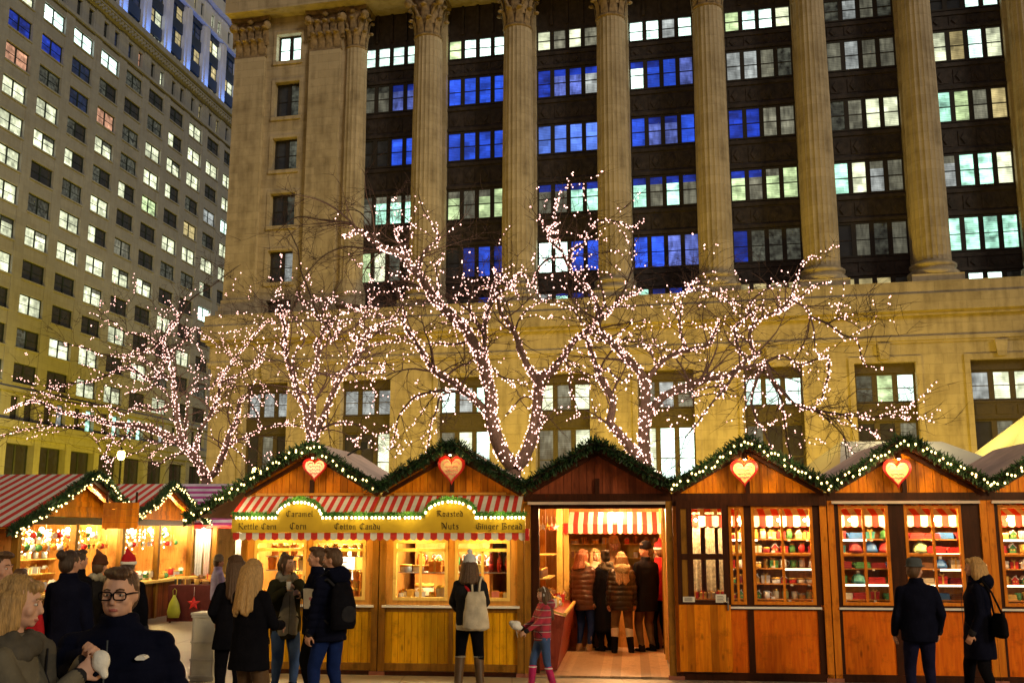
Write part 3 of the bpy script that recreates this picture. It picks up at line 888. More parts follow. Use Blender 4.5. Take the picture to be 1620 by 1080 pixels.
def lit_tree(label, Y, limbs, seed, cat='tree', twig=1.0, group='bare trees wound with fairy lights', dens=1.2):
    """limbs: (pixel points, start radius, end radius, lit amount)"""
    rnd = random.Random(seed)
    first = limbs[0][0][0]
    b0 = at(first[0], first[1], Y)
    org = Vector((b0.x, Y, 0))
    T = thing('bare_tree', label, cat, org, 0, group)
    Ls = thing('fairy_lights', 'pinkish fairy lights wound round ' + label, 'fairy lights', org, 0, 'fairy light strings on the trees')
    trunk = MB(); br = MB(); tw = MB(); pts = []; wires = []
    # trunk from the ground to the first traced point
    g = Vector((b0.x+0.05, Y, 0)); paths = []
    for li, (pp, r0, r1, lit) in enumerate(limbs):
        dy0 = 0.0 if li == 0 else rnd.uniform(-.25, .25)
        dy = rnd.uniform(-1.6, 1.6) if r0 < .13 else rnd.uniform(-.7, .7)
        n = len(pp)
        P3 = [at(a, b, Y + dy0*0 + dy*(i/(n-1))**1.3) for i, (a, b) in enumerate(pp)]
        paths.append((P3, r0, r1, lit))
    # join every limb's start to the nearest earlier path so that branches really grow out of each other
    done = []
    for li, (P3, r0, r1, lit) in enumerate(paths):
        if li > 0 and done:
            p0 = P3[0]
            best = min((d for pth in done for d in pth), key=lambda d: (d - p0).length)
            off = best - p0
            if off.length < 2.2:
                sy = off.y
                P3 = [best.copy()] + [at(*project(p)[:2], p.y + sy*max(0, 1 - k/2.0)) if False else p + Vector((0, sy*max(0, 1-0.25*k), 0)) for k, p in enumerate(P3)][(0 if off.length > .25 else 1):]
        sp = smooth_path(P3)
        # slight natural wander
        sp = [p + Vector((noise.noise(p*1.7+Vector((seed,0,0))), noise.noise(p*1.7+Vector((0,seed,0))), noise.noise(p*1.7+Vector((0,0,seed)))))*0.05 for p in sp]
        done.append(sp)
        m = len(sp)
        rad = [r0 + (r1-r0)*(k/max(1, m-1))**.8 for k in range(m)]
        (trunk if r0 >= .11 else br).tube(sp, rad, 8 if r0 >= .11 else 5)
        # bulbs wound round the limb
        length = sum((sp[k+1]-sp[k]).length for k in range(m-1))
        nb = int(length*(16 if r0 < .06 else 24 + 260*max(0, r0-.06))*lit*dens)
        for k in range(nb):
            t = rnd.random()*(m-1.001); i = int(t); p = sp[i].lerp(sp[i+1], t-i); rr = rad[i]+0.02
            a = rnd.uniform(0, 2*math.pi)
            d = (sp[min(i+1,m-1)]-sp[i]).normalized(); x = d.cross(Vector((.1,1,.2))).normalized(); y = d.cross(x)
            pts.append(p + (x*math.cos(a)+y*math.sin(a))*rr)
        # sub-branches and twigs
        ns = int(length*(1.8 if r0 > .11 else 3.0)*twig)
        for k in range(ns):
            t = (0.25 + 0.75*rnd.random())*(m-2) if r0 > .06 else rnd.random()*(m-2)
            i = int(t); p = sp[i]; d = (sp[i+1]-sp[i]).normalized()
            grow(p, d, rnd.uniform(.6, 1.7), min(rad[i]*.5, .03), 0, rnd, br, tw, pts, lit*dens)
    m = MB()
    trunk.tube([g, g.lerp(b0, .35)+Vector((.03,0,0)), b0], [limbs[0][1]*1.45, limbs[0][1]*1.15, limbs[0][1]*1.0], 10)
    trunk.build('trunk', bark, T); br.build('branches', bark, T); tw.build('crown', twig_m, T)
    for p_, r_ in ((paths[0][0][0], 0),): pass
    n = max(20, int(20))
    k = 0
    for t in range(40):
        a = t*.8; z = b0.z*t/40
        pts.append(g.lerp(b0, t/40) + Vector((math.cos(a), math.sin(a), 0))*(limbs[0][1]*1.3+.02))
    # the wire along the limbs
    w = MB()
    for P in done:
        w.tube([q_ + Vector((.0,-.035,.02)) - org for q_ in P[::2]], 0.004, 3, cap=False)
    w.build('wire', wire_m, Ls)
    for ob in T.children: ob.location = -org
    place_bulbs(pts, tree_bulb_me, Ls, org)
    # light actually given off by the bulbs
    for k in range(5):
        pk = done[min(k, len(done)-1)][len(done[min(k, len(done)-1)])*(1+k % 3)//4]
        ld = bpy.data.lights.new('bulb_glow', 'POINT'); ld.energy = 42; ld.color = (1,.66,.5); ld.shadow_soft_size = .9
        lo = bpy.data.objects.new('bulb_glow', ld); COL.objects.link(lo); lo.parent = Ls; lo.location = pk - org + Vector((0,-.9,0))
    return T
def grow(p, d, L, r, level, rnd, br, tw, pts, lit):
    side = Vector((rnd.uniform(-1,1), rnd.uniform(-.8,.8), rnd.uniform(-.5,.6)))
    d = (d*0.9 + side.normalized()*1.0).normalized()
    n = max(3, int(L/.14)); P = [p.copy()]
    drift = Vector((rnd.uniform(-.12,.12), rnd.uniform(-.12,.12), rnd.uniform(-.07,.07)))
    for k in range(n):
        d = (d + drift + Vector((rnd.gauss(0,.10), rnd.gauss(0,.10), rnd.gauss(0,.10)))).normalized()
        P.append(P[-1] + d*(L/n))
    r = max(r, .006)
    (br if level == 0 else tw).tube(P, [r*(1-.75*k/n) for k in range(n+1)], 4 if level == 0 else 3, cap=False)
    lv = rnd.random() < (0.27 if level == 0 else 0.07)*min(1, lit)
    if lv:
        for k in range(int(L*9)):
            t = rnd.random()*(n-.001); i = int(t)
            pts.append(P[i].lerp(P[i+1], t-i) + Vector((rnd.uniform(-.03,.03), rnd.uniform(-.03,.03), rnd.uniform(-.03,.03))))
    if level < 2:
        for k in range(rnd.randint(3, 5) if level == 0 else rnd.randint(2, 3)):
            i = rnd.randint(1, n-1)
            grow(P[i], (P[i+1]-P[i]).normalized(), L*rnd.uniform(.4,.75), r*.45, level+1, rnd, br, tw, pts, lit)

TREE3 = [
 ([(812,742),(795,712),(785,692),(777,641),(770,598),(756,555),(736,521),(715,496),(685,470),(664,436),(643,415)], .17, .075, 1.2),
 ([(818,745),(826,726),(843,683),(849,641),(851,602)], .15, .11, 1.2),
 ([(643,415),(624,402),(604,394),(585,377),(566,364),(552,372),(540,377)], .07, .02, 1.6),
 ([(651,425),(648,411),(636,392),(630,377),(626,364),(634,358)], .05, .015, 1.5),
 ([(664,436),(677,398),(692,385),(694,377),(684,355),(668,330),(662,308)], .04, .01, .7),
 ([(685,470),(694,455),(690,430),(700,410)], .03, .01, .7),
 ([(775,658),(749,632),(715,602),(690,590),(672,564),(655,538),(638,513),(640,490)], .10, .03, 1.2),
 ([(749,632),(715,617),(680,620),(655,628),(640,645),(630,662),(624,690),(619,709)], .05, .01, 1.0),
 ([(715,612),(697,624),(690,645),(685,662),(680,690),(675,717)], .03, .01, .8),
 ([(770,598),(770,573),(766,513),(775,487),(783,440),(779,423)], .07, .02, 1.1),
 ([(766,530),(750,505),(741,479),(755,460),(765,455),(783,449)], .04, .02, 1.0),
 ([(783,460),(800,450),(809,440),(825,430),(838,452)], .04, .015, .9),
 ([(783,440),(790,430),(800,440),(812,455),(820,470)], .03, .01, .9),
 ([(736,521),(745,540),(720,545),(690,545),(668,545)], .04, .01, 1.0),
 ([(770,573),(785,590),(800,600),(815,610)], .03, .01, .8),
 ([(851,602),(847,598),(838,580),(830,564),(813,526),(800,505),(794,496),(788,470)], .09, .035, .9),
 ([(851,602),(866,590),(891,564),(912,538),(942,513),(968,487),(989,470),(1019,458)], .10, .02, 1.1),
 ([(942,513),(946,487),(930,460),(905,430),(890,400),(883,385),(878,343),(882,313)], .06, .012, 1.3),
 ([(890,400),(880,395),(868,380),(872,360),(885,350)], .03, .01, 1.8),
 ([(900,425),(905,400),(925,385),(930,372),(943,355),(955,350),(985,352),(1000,360),(1020,347)], .04, .01, 1.2),
 ([(868,415),(850,430),(845,455),(858,478),(870,470)], .03, .01, .9),
 ([(891,564),(905,590),(900,610),(912,640),(915,660)], .03, .01, .7),
 ([(849,641),(830,628),(815,640),(800,655)], .03, .01, .9),
 ([(566,364),(520,355),(475,350),(440,372)], .03, .008, .0),
 ([(566,364),(530,335),(500,322),(470,310)], .03, .008, .0),
 ([(604,394),(560,390),(520,400),(480,440)], .03, .008, .0),
 ([(604,394),(590,360),(560,330),(520,340)], .02, .008, .0),
 ([(968,487),(990,455),(1000,420),(995,395),(1010,372)], .03, .008, .3),
 ([(912,538),(945,540),(985,525),(1005,505)], .03, .01, .8),
]
TREE4 = [
 ([(1023,739),(1017,683),(1023,641),(1022,607),(1010,585),(989,564),(968,543),(951,526)], .15, .06, 1.1),
 ([(1020,735),(1010,722),(985,692),(963,666),(966,650),(968,636),(959,615),(946,590),(938,570),(934,555),(930,530)], .13, .035, 1.1),
 ([(1020,665),(1032,649),(1049,628),(1078,615),(1112,602),(1147,594),(1172,581),(1185,565),(1202,555)], .10, .04, 1.0),
 ([(1022,607),(1044,577),(1066,560),(1095,551),(1121,547),(1132,525),(1138,509)], .07, .015, .9),
 ([(1200,556),(1190,530),(1202,504),(1236,492),(1266,470),(1291,453),(1317,445)], .05, .01, 1.7),
 ([(1236,492),(1255,470),(1262,440),(1270,415),(1285,408),(1300,411)], .04, .01, 1.4),
 ([(1202,504),(1190,480),(1200,465),(1220,455),(1245,448)], .04, .01, 1.2),
 ([(1185,565),(1170,540),(1165,515),(1180,500),(1205,482)], .04, .015, 1.1),
 ([(1172,581),(1205,575),(1240,560),(1265,575),(1290,570),(1310,565)], .05, .01, .9),
 ([(1266,475),(1283,490),(1288,520),(1291,555),(1313,564)], .03, .01, .9),
 ([(1313,564),(1312,590),(1308,607),(1300,630),(1291,641),(1265,650)], .03, .01, 1.3),
 ([(1202,560),(1225,600),(1250,630),(1275,645),(1331,656),(1379,660),(1410,655),(1442,664)], .05, .01, 1.1),
 ([(1331,656),(1350,675),(1375,680),(1390,695)], .02, .008, .8),
 ([(1283,500),(1309,508),(1335,528),(1357,541),(1368,575),(1398,582)], .03, .01, .9),
 ([(1172,581),(1150,610),(1125,640),(1105,665),(1085,690)], .04, .01, .6),
 ([(1202,560),(1200,600),(1190,640),(1210,680),(1222,715)], .05, .012, .7),
 ([(1225,600),(1240,650),(1245,690),(1250,725)], .03, .01, .5),
 ([(1044,577),(1030,555),(1020,545)], .03, .01, .5),
 ([(946,590),(960,580),(975,595),(990,605),(1000,590)], .03, .01, 1.0),
 ([(1078,500),(1072,470),(1090,460),(1118,452),(1150,478),(1165,488)], .02, .01, 1.0),
 ([(1095,551),(1080,530),(1078,500),(1083,470),(1095,450),(1110,445)], .03, .01, .9),
 ([(968,543),(945,520),(920,510),(900,480),(865,478)], .03, .01, .6),
 ([(1309,508),(1335,500),(1365,520)], .02, .008, .1),
 ([(1291,641),(1330,690),(1340,730)], .02, .008, .1),
]
TREE2 = [
 ([(492,712),(491,700),(485,653),(472,632),(464,598),(453,564),(449,521),(445,492)], .11, .02, 1.4),
 ([(498,712),(496,653),(491,615),(502,577),(506,547),(515,513),(528,538),(540,504)], .09, .02, 1.0),
 ([(500,700),(504,675),(519,641),(532,607),(549,581),(566,551),(587,521),(630,504)], .10, .02, 1.2),
 ([(532,607),(540,594),(565,590),(608,590),(600,575)], .04, .01, 1.4),
 ([(549,581),(570,560),(590,545),(625,540),(660,528)], .04, .01, 1.3),
 ([(472,632),(464,580),(470,555),(480,540),(472,510),(445,492)], .04, .01, 1.1),
 ([(506,547),(528,520),(545,500),(570,491),(600,490)], .04, .01, 1.1),
 ([(515,513),(500,500),(490,485),(470,470),(480,455),(493,437)], .03, .01, 1.0),
 ([(515,513),(520,480),(500,475),(530,478),(560,485)], .03, .01, .9),
 ([(566,551),(560,520),(575,500),(590,470),(588,440)], .03, .01, .8),
 ([(505,680),(528,670),(560,672),(579,683),(560,700),(575,712)], .04, .01, 1.3),
 ([(587,521),(620,530),(660,545),(672,560)], .03, .01, 1.1),
 ([(453,564),(445,545),(455,520),(450,500),(458,492)], .03, .01, 1.3),
 ([(570,491),(620,500),(640,480),(655,495)], .03, .01, .9),
 ([(485,653),(495,630),(480,600),(490,580)], .03, .01, .9),
 ([(515,513),(480,440),(470,390),(455,360)], .03, .008, .1),
]
TREE1 = [
 ([(326,756),(311,727),(289,704),(259,686),(226,675),(185,671),(141,660),(96,649),(56,634),(7,652)], .14, .015, 1.5),
 ([(334,756),(341,745),(359,700),(374,667),(381,634),(400,625)], .12, .04, 1.3),
 ([(318,740),(311,715),(315,686),(333,653),(344,630),(352,600),(358,586),(393,541),(405,525),(422,508)], .08, .012, 1.3),
 ([(300,715),(285,690),(278,641),(274,601),(267,567),(259,538),(281,508),(275,490),(267,475)], .09, .012, 1.4),
 ([(289,704),(296,652),(300,620),(333,612),(352,586)], .05, .015, 1.3),
 ([(274,601),(259,597),(235,600),(207,582),(180,590),(148,601),(110,608),(74,615),(40,640)], .05, .01, 1.3),
 ([(278,641),(250,650),(225,640),(200,655),(170,640),(130,640),(90,630),(50,615)], .05, .01, 1.2),
 ([(267,567),(237,534),(200,527),(180,510),(167,508),(150,498),(141,493)], .04, .01, 1.0),
 ([(259,538),(230,560),(200,562),(159,560),(130,550),(100,545)], .04, .01, 1.1),
 ([(267,567),(290,545),(310,520),(330,535),(345,550)], .04, .01, 1.1),
 ([(281,508),(300,530),(320,560),(310,590)], .03, .01, .9),
 ([(359,700),(385,690),(407,678),(430,672),(460,672),(480,675)], .05, .02, 1.4),
 ([(407,678),(400,650),(390,630),(405,600),(430,625),(440,640)], .04, .01, 1.0),
 ([(352,600),(375,590),(395,580),(410,575),(420,545)], .04, .01, 1.3),
 ([(374,667),(360,640),(345,640),(330,625)], .04, .01, 1.2),
 ([(226,675),(200,690),(185,700),(170,690),(150,700)], .03, .01, 1.2),
 ([(185,671),(180,690),(160,725),(172,700)], .02, .01, 1.0),
 ([(300,715),(270,720),(250,735),(235,720),(262,705)], .04, .01, 1.2),
 ([(289,704),(240,700),(215,715),(180,725),(165,730)], .03, .01, .9),
 ([(359,700),(380,720),(410,742),(430,748),(450,740)], .03, .01, 1.2),
 ([(259,597),(240,580),(220,560),(230,545),(250,540)], .03, .01, 1.2),
 ([(278,641),(265,620),(245,610),(225,615),(200,620)], .03, .01, 1.3),
 ([(141,660),(120,675),(80,672),(40,678),(0,690)], .03, .01, .9),
 ([(281,508),(300,480),(340,450),(380,420)], .03, .008, .0),
 ([(393,541),(410,560),(440,570),(470,580)], .02, .008, .1),
]
lit_tree('the broad low bare tree over the left striped roofs', 31.5, TREE1, 5, dens=1.2)
lit_tree('the slender fan shaped bare tree above the first gable', 25.5, TREE2, 9, dens=1.2)
lit_tree('the tallest bare tree forking above the second gable', 22.5, TREE3, 21, dens=1.35)
lit_tree('the bare tree spreading right from behind the dark entrance gable', 21.5, TREE4, 33, dens=1.35)

# two added lamps, unseen, either side of the viewer, to brighten the cabin fronts
def fill_lamp(x, y, h, label, power):
    t = thing('fill_lamp', label, 'street lamp', (x, y, 0), 0, 'added fill lamps beside the viewer')
    q = MB(); q.lathe([(.16,0),(.16,.1),(.09,.2),(.055,.6),(.045,h-.25),(.08,h-.2)], (0,0,0), 12); q.build('post', post_m, t)
    q = MB(); q.lathe([(.08,-.2),(.17,-.1),(.2,.05),(.14,.18),(.03,.22)], (0,0,h), 16); q.build('globe', glow_m, t)
    ld = bpy.data.lights.new('fill_lamp', 'POINT'); ld.energy = power; ld.color = (1.0,0.62,0.22); ld.shadow_soft_size = .25
    lo = bpy.data.objects.new('lamp', ld); COL.objects.link(lo); lo.parent = t; lo.location = (0, .45, h)
fill_lamp(-8.0, 6.5, 4.6, 'added unseen lamp to the left of the viewer, brightening the cabin fronts', 430)
fill_lamp(7.5, 5.5, 4.6, 'added unseen lamp to the right of the viewer, brightening the cabin fronts', 640)
# ================================================================ cabins
SP0 = Vector((-0.974, 15.10, 0)); SPA = R(-6.5)
def sp(u, v, z=0.0): return SP0 + Vector((math.cos(SPA)*u - math.sin(SPA)*v, math.sin(SPA)*u + math.cos(SPA)*v, z))
w_gold = wood('golden_boards', (0.68,0.30,0.004), (0.85,0.43,0.008), board=0.105)
w_orange = wood('orange_boards', (0.62,0.16,0.003), (0.82,0.27,0.006), board=0.105)
w_red = wood('reddish_panel', (0.62,0.105,0.003), (0.80,0.185,0.005), board=0.0)
w_frame = wood('honey_frame', (0.48,0.21,0.035), (0.62,0.30,0.06), knots=False)
w_yel = wood('pale_pine_frame', (0.66,0.42,0.10), (0.78,0.54,0.16), knots=False)
w_dark = wood('dark_stained_timber', (0.028,0.007,0.002), (0.050,0.013,0.004), knots=False)
w_post = wood('brown_post', (0.20,0.085,0.010), (0.30,0.14,0.018), knots=True)
w_post2 = wood('orange_post', (0.52,0.14,0.008), (0.66,0.22,0.014), knots=True)
w_in = wood('inner_boards', (0.55,0.22,0.045), (0.68,0.31,0.08), board=0.12)
fab_r = mat('red_canvas', (0.62,0.035,0.022), rough=0.85, var=0.12, scale=18, bump=0.15)
fab_w = mat('white_canvas', (0.74,0.70,0.60), rough=0.85, var=0.08, scale=18, bump=0.15)
roof_f = mat('beige_roof_canvas', (0.66,0.53,0.46), rough=0.9, var=0.18, scale=3, bump=0.2, bscale=12)
rail_m = mat('white_counter_edge', (0.72,0.70,0.68), rough=0.35, var=0.05)
glass_m, nt, b = new_mat('window_glass')
b.inputs['Base Color'].default_value = (1,1,1,1); b.inputs['Roughness'].default_value = 0.02
tr = N(nt, 'ShaderNodeBsdfTransparent'); gl = N(nt, 'ShaderNodeBsdfGlossy'); gl.inputs['Roughness'].default_value = 0.03
ms = N(nt, 'ShaderNodeMixShader'); ms.inputs[0].default_value = 0.07
nt.links.new(tr.outputs[0], ms.inputs[1]); nt.links.new(gl.outputs[0], ms.inputs[2])
nt.links.new(ms.outputs[0], nt.nodes['Material Output'].inputs[0])
green_n = mat('fir_needles', (0.014,0.042,0.014), rough=0.6, var=0.5, scale=40)
green_l = mat('fir_needles_light', (0.030,0.075,0.020), rough=0.6, var=0.5, scale=40)
def planks(q, x0, x1, y, z0, z1, w=0.105, th=0.02, horiz=False, clip=None, mi=0):
    """row of boards with small gaps, front face at y; clip(x) gives the top of each board"""
    if horiz:
        z = z0
        while z < z1-1e-4:
            e = min(z1, z+w-0.006); q.box(x0, x1, y, y+th, z, e, mi); z += w
        return
    if clip is None: q.box(x0, x1, y+th+.001, y+th+.012, z0, z1, mi)
    else: q.prism([(x0,z0),(x1,z0),(x1,clip(x1)-.004),(0,clip(0)-.004),(x0,clip(x0)-.004)], y+th+.001, y+th+.012, mi)
    x = x0
    while x < x1-1e-4:
        e = min(x1, x+w-0.006)
        if clip is None: q.box(x, e, y, y+th, z0, z1, mi)
        else:
            a, b_ = clip(x), clip(e)
            m = (x+e)/2
            if x < 0 < e: poly = [(x,z0),(e,z0),(e,b_),(0,clip(0)),(x,a)]
            else: poly = [(x,z0),(e,z0),(e,b_),(x,a)]
            if min(a, b_) > z0+.005: q.prism(poly, y, y+th, mi)
        x += w
def striped(q, x0, x1, fn, period, rows=1, phase=0):
    """stripes along x; fn(x, t) -> point, t from 0 to 1"""
    n = max(2, int(round((x1-x0)/period)))
    w = (x1-x0)/n
    for i in range(n):
        a, b_ = x0+w*i, x0+w*(i+1)
        for r in range(rows):
            t0, t1 = r/rows, (r+1)/rows
            q.add([fn(a,t0), fn(b_,t0), fn(b_,t1), fn(a,t1)], [(0,1,2,3)], (i+phase) % 2)
def valance(q, x0, x1, y, z0, z1, period=0.10, phase=0, drop=0.03):
    """hanging strip with rounded tabs"""
    n = max(2, int(round((x1-x0)/period))); w = (x1-x0)/n
    for i in range(n):
        a, b_ = x0+w*i, x0+w*(i+1); m = 5
        vs = [(a,y,z1),(b_,y,z1)]
        for k in range(m+1):
            t = k/m
            vs.append((b_-(b_-a)*t, y-0.004*math.sin(t*math.pi), z0 - drop*math.sin(t*math.pi) + 0.0))
        q.add(vs, [tuple(range(len(vs)))], (i+phase) % 2)
        q.add([(vx, vy+0.006, vz) for vx, vy, vz in vs], [tuple(reversed(range(len(vs))))], (i+phase) % 2)
def lamp_light(parent, loc, power, color=(1,.72,.38), rad=0.06, name='lamp', vis=True):
    ld = bpy.data.lights.new('cabin_lamp', 'POINT'); ld.energy = power; ld.color = color; ld.shadow_soft_size = rad
    lo = bpy.data.objects.new(name, ld); COL.objects.link(lo); lo.parent = parent; lo.location = loc
    return lo
hot_bulb = emit('lit_lamp_glass', (1.0,0.86,0.60), 9.0)
RIDGE, EAVE, HW = 3.2, 2.6, 1.05
def gable_z(x): return RIDGE - (RIDGE-EAVE)/HW*abs(x)
def pane(parent, x0, x1, z0, z1, y):
    q = MB(); q.add([(x0,y,z0),(x1,y,z0),(x1,y,z1),(x0,y,z1)], [(0,1,2,3)]); return q.build('pane', glass_m, parent)
def window(parent, x0, x1, z0, z1, m, cross=True, bar=None, w=0.045, y=0.0, vbar=True):
    f = MB()
    f.box(x0, x1, y-.03, y+.03, z0, z0+w); f.box(x0, x1, y-.03, y+.03, z1-w, z1)
    f.box(x0, x0+w, y-.03, y+.03, z0+w, z1-w); f.box(x1-w, x1, y-.03, y+.03, z0+w, z1-w)
    xm = (x0+x1)/2; zt = z1-w
    if bar: f.box(x0+w, x1-w, y-.035, y+.035, bar-w/2, bar+w/2); zt = bar-w/2
    if vbar: f.box(xm-w*.4, xm+w*.4, y-.02, y+.02, z0+w, zt)
    if cross: f.box(x0+w, xm-w*.4, y-.018, y+.018, (z0+z1)/2-w*.35, (z0+z1)/2+w*.35); f.box(xm+w*.4, x1-w, y-.018, y+.018, (z0+z1)/2-w*.35, (z0+z1)/2+w*.35)
    o = f.build('window', m, parent)
    pane(o, x0+w, x1-w, z0+w, z1-w, y+.022)
    return o
def shell(C, depth, m_in, front=True, back=True, left=True, right=True, floor=True, hw=HW):
    if back:
        q = MB(); planks(q, -hw+.03, hw-.03, depth-.04, 0.0, 2.5, .12); q.build('back_wall', m_in, C)
    for s_, on in ((-1, left), (1, right)):
        if on:
            q = MB(); x = s_*(hw-.035); q.box(min(x, x+s_*.02), max(x, x+s_*.02), .05, depth-.04, 0.02, 2.5); q.build('side_wall', m_in, C)
    if floor:
        q = MB(); q.box(-hw+.06, hw-.06, .06, depth-.06, .004, .05); q.build('floor_boards', w_in, C)
def roof(C, depth, m, hw=HW, ridge=RIDGE, eave=EAVE, overhang=.22, th=.03, stripes=None, ends=(None, None)):
    sl = (ridge-eave)/hw
    for s_, e in ((-1, ends[0]), (1, ends[1])):
        L = e if e else hw-.012
        q = MB(); y0, y1 = -overhang, depth+.1
        zr, ze = ridge+.07, ridge-sl*L+.07
        if stripes:
            k = 0; y = y0; per = stripes
            while y < y1:
                yy = min(y1, y+per)
                q.add([(0,y,zr),(s_*L,y,ze),(s_*L,yy,ze),(0,yy,zr)], [(0,1,2,3) if s_ > 0 else (3,2,1,0)], k % 2)
                k += 1; y = yy
            q.add([(0,y0,zr-th),(s_*L,y0,ze-th),(s_*L,y1,ze-th),(0,y1,zr-th)], [(3,2,1,0) if s_ > 0 else (0,1,2,3)], 2)
        else:
            nx, ny = 8, 14
            vs = []
            for i in range(nx+1):
                for j in range(ny+1):
                    t = i/nx; yy = y0+(y1-y0)*j/ny
                    sag = 0.018*math.sin(t*math.pi)*(0.6+0.4*math.sin(yy*3.1))
                    vs.append((s_*L*t, yy, zr+(ze-zr)*t - sag))
            fs = []
            for i in range(nx):
                for j in range(ny):
                    a = i*(ny+1)+j; f = (a, a+ny+1, a+ny+2, a+1)
                    fs.append(f if s_ > 0 else tuple(reversed(f)))
            q.add(vs, fs, 0, True)
            q.add([(a, b_, c-th) for a, b_, c in vs], [tuple(reversed(f)) for f in fs], 0, True)
        q.build('roof_slope', m if isinstance(m, list) else [m], C)
        b_ = MB()
        b_.prism([(0,ridge-.10),(s_*L,ridge-sl*L-.10),(s_*L,ridge-sl*L+.03),(0,ridge+.03)] if s_ > 0 else [(s_*L,ridge-sl*L-.10),(0,ridge-.10),(0,ridge+.03),(s_*L,ridge-sl*L+.03)], -overhang-.012, -overhang+.018)
        b_.build('bargeboard', w_dark, C)
    return sl
def garland(label, org, rz, path, lit, bulbs=28, seed=1, rad=0.085, dens=850, group='fir garlands along the gables', bulb_group=None):
    """path in local coordinates x,y,z; fir sprigs around it, warm bulbs in it"""
    G = thing('fir_garland', label, 'garland', org, rz, group)
    rnd = random.Random(seed)
    P = smooth_path([Vector(p) for p in path], .05)
    P = [p + Vector((noise.noise(p*3+Vector((seed,0,0)))*.03, 0, noise.noise(p*3+Vector((0,seed,0)))*.035)) for p in P]
    L = sum((P[i+1]-P[i]).length for i in range(len(P)-1))
    q = MB(); n = int(L*dens)
    for k in range(n):
        t = rnd.random()*(len(P)-1.001); i = int(t); c = P[i].lerp(P[i+1], t-i)
        d = (P[i+1]-P[i]).normalized()
        r_ = rad*(0.75+0.5*noise.noise(c*5+Vector((seed*3,0,0)))+0.25)
        dr = Vector((rnd.gauss(0,1), rnd.gauss(0,1), rnd.gauss(0,1))); dr = (dr - d*dr.dot(d)*.6).normalized()
        s0 = c + dr*r_*rnd.uniform(.1,.75)
        e = s0 + (dr + Vector((rnd.uniform(-.5,.5), rnd.uniform(-.5,.5), rnd.uniform(-.6,.3)))).normalized()*rnd.uniform(.045,.10)
        side = (e-s0).cross(Vector((rnd.uniform(-1,1), rnd.uniform(-1,1), rnd.uniform(-1,1)))).normalized()*rnd.uniform(.006,.013)
        q.add([s0-side, s0+side, e+side*.6, e-side*.6], [(0,1,2,3)], 1 if rnd.random() < .3 else 0)
    q.build('foliage', [green_n, green_l], G)
    q = MB(); q.tube(P[::2], .022, 5); q.build('stem', twig_m, G)
    if lit:
        for k in range(bulbs):
            t = (k+rnd.uniform(.1,.9))/bulbs*(len(P)-1.01); i = int(t); c = P[i]
            a = rnd.uniform(math.pi*.9, math.pi*2.1)
            o = link('bulb', gar_bulb_me, G); o.location = c + Vector((0, -rad*.95-rnd.uniform(0,.03), math.sin(a)*rad*.9+rnd.uniform(-.02,.03)))
        for k in (.25, .7):
            c = P[int(k*(len(P)-1))]
            lamp_light(G, c + Vector((0,-.35,-.02)), 7.0, (1,.72,.34), .12, 'bulb_glow')
    return G
def heart_poly(w, h, n=40):
    pts = []
    for i in range(n):
        t = 2*math.pi*i/n
        x = 16*math.sin(t)**3; z = 13*math.cos(t)-5*math.cos(2*t)-2*math.cos(3*t)-math.cos(4*t)
        pts.append((-x/16*w/2, (z+2.5)/29*h))
    return pts
heart_red = mat('heart_red_enamel', (0.55,0.02,0.02), rough=0.3, var=0.1)
heart_wht = mat('heart_face', (0.70,0.62,0.55), rough=0.35, var=0.15, scale=9)
heart_pnk = mat('heart_icing', (0.75,0.18,0.20), rough=0.4)
def i_glow(label): return 'glowing' in label
def heart_sign(label, org, rz, x, z, w=.34, h=.36, face=None, dark=False):
    H = thing('heart_sign', label, 'sign', org, rz, 'heart shaped signs in the gables')
    rim = MB(); P = heart_poly(w, h); Pi = heart_poly(w*.80, h*.80); n = len(P)
    vs = [(x+a, -.13, z+b_) for a, b_ in P] + [(x+a, -.16, z+b_) for a, b_ in P] + [(x+a, -.17, z+b_) for a, b_ in Pi] + [(x+a, -.145, z+b_) for a, b_ in Pi]
    fs = []
    for i in range(n):
        j = (i+1) % n
        fs += [(i, j, j+n, i+n), (i+n, j+n, j+2*n, i+2*n), (i+2*n, j+2*n, j+3*n, i+3*n)]
    fs.append(tuple(range(n)))
    rim.add(vs, fs, 0, False); rim.build('rim', heart_red, H)
    fc = MB(); fc.add([(x+a, -.148, z+b_) for a, b_ in Pi], [tuple(range(n-1,-1,-1))]); fc.build('face', face or heart_wht, H)
    ic = MB()
    for r_, zz in ((.6, .045), (.62, .0), (.5, -.045)):     # iced script, too small to read
        pts = [Vector((x + w*.36*r_*(t/14*2-1), -.153, z+zz*w/.34 + .014*math.sin(t*2.1)+.008*math.sin(t*5.3))) for t in range(15)]
        ic.tube(pts, .0055, 4, cap=False)
    for sx in (-1, 1):
        ic.tube([Vector((x+sx*w*(.08+.2*t/6), -.153, z+h*(.26+.07*math.sin(t/6*math.pi)-.05*t/6))) for t in range(7)], .008, 4, cap=False)
    ic.build('icing', heart_pnk, H)
    lm = MB(); lm.tube([(x, -.02, z+h*.62),(x, -.14, z+h*.68),(x, -.26, z+h*.64)], .008, 5)
    lm.lathe([(.012,.05),(.03,.03),(.045,-.02),(.05,-.03)], (x, -.27, z+h*.58), 12); l = lm.build('lamp', w_dark, H)
    bl = MB(); bl.ell((x, -.27, z+h*.53), (.022,.022,.028), 8, 6); bl.build('lamp_bulb', hot_bulb, H)
    lamp_light(H, (x, -.30, z+h*.45), 13 if i_glow(label) else 3.0, (1,.62,.2), .03)
    return H
NAMES = ['kettle corn cabin', 'roasted nuts cabin', 'dark entrance cabin', 'half door cabin', 'wide window cabin', 'cut off right cabin']
UC = [-1.96, 0.115, 2.20, 4.29, 6.40, 8.50]
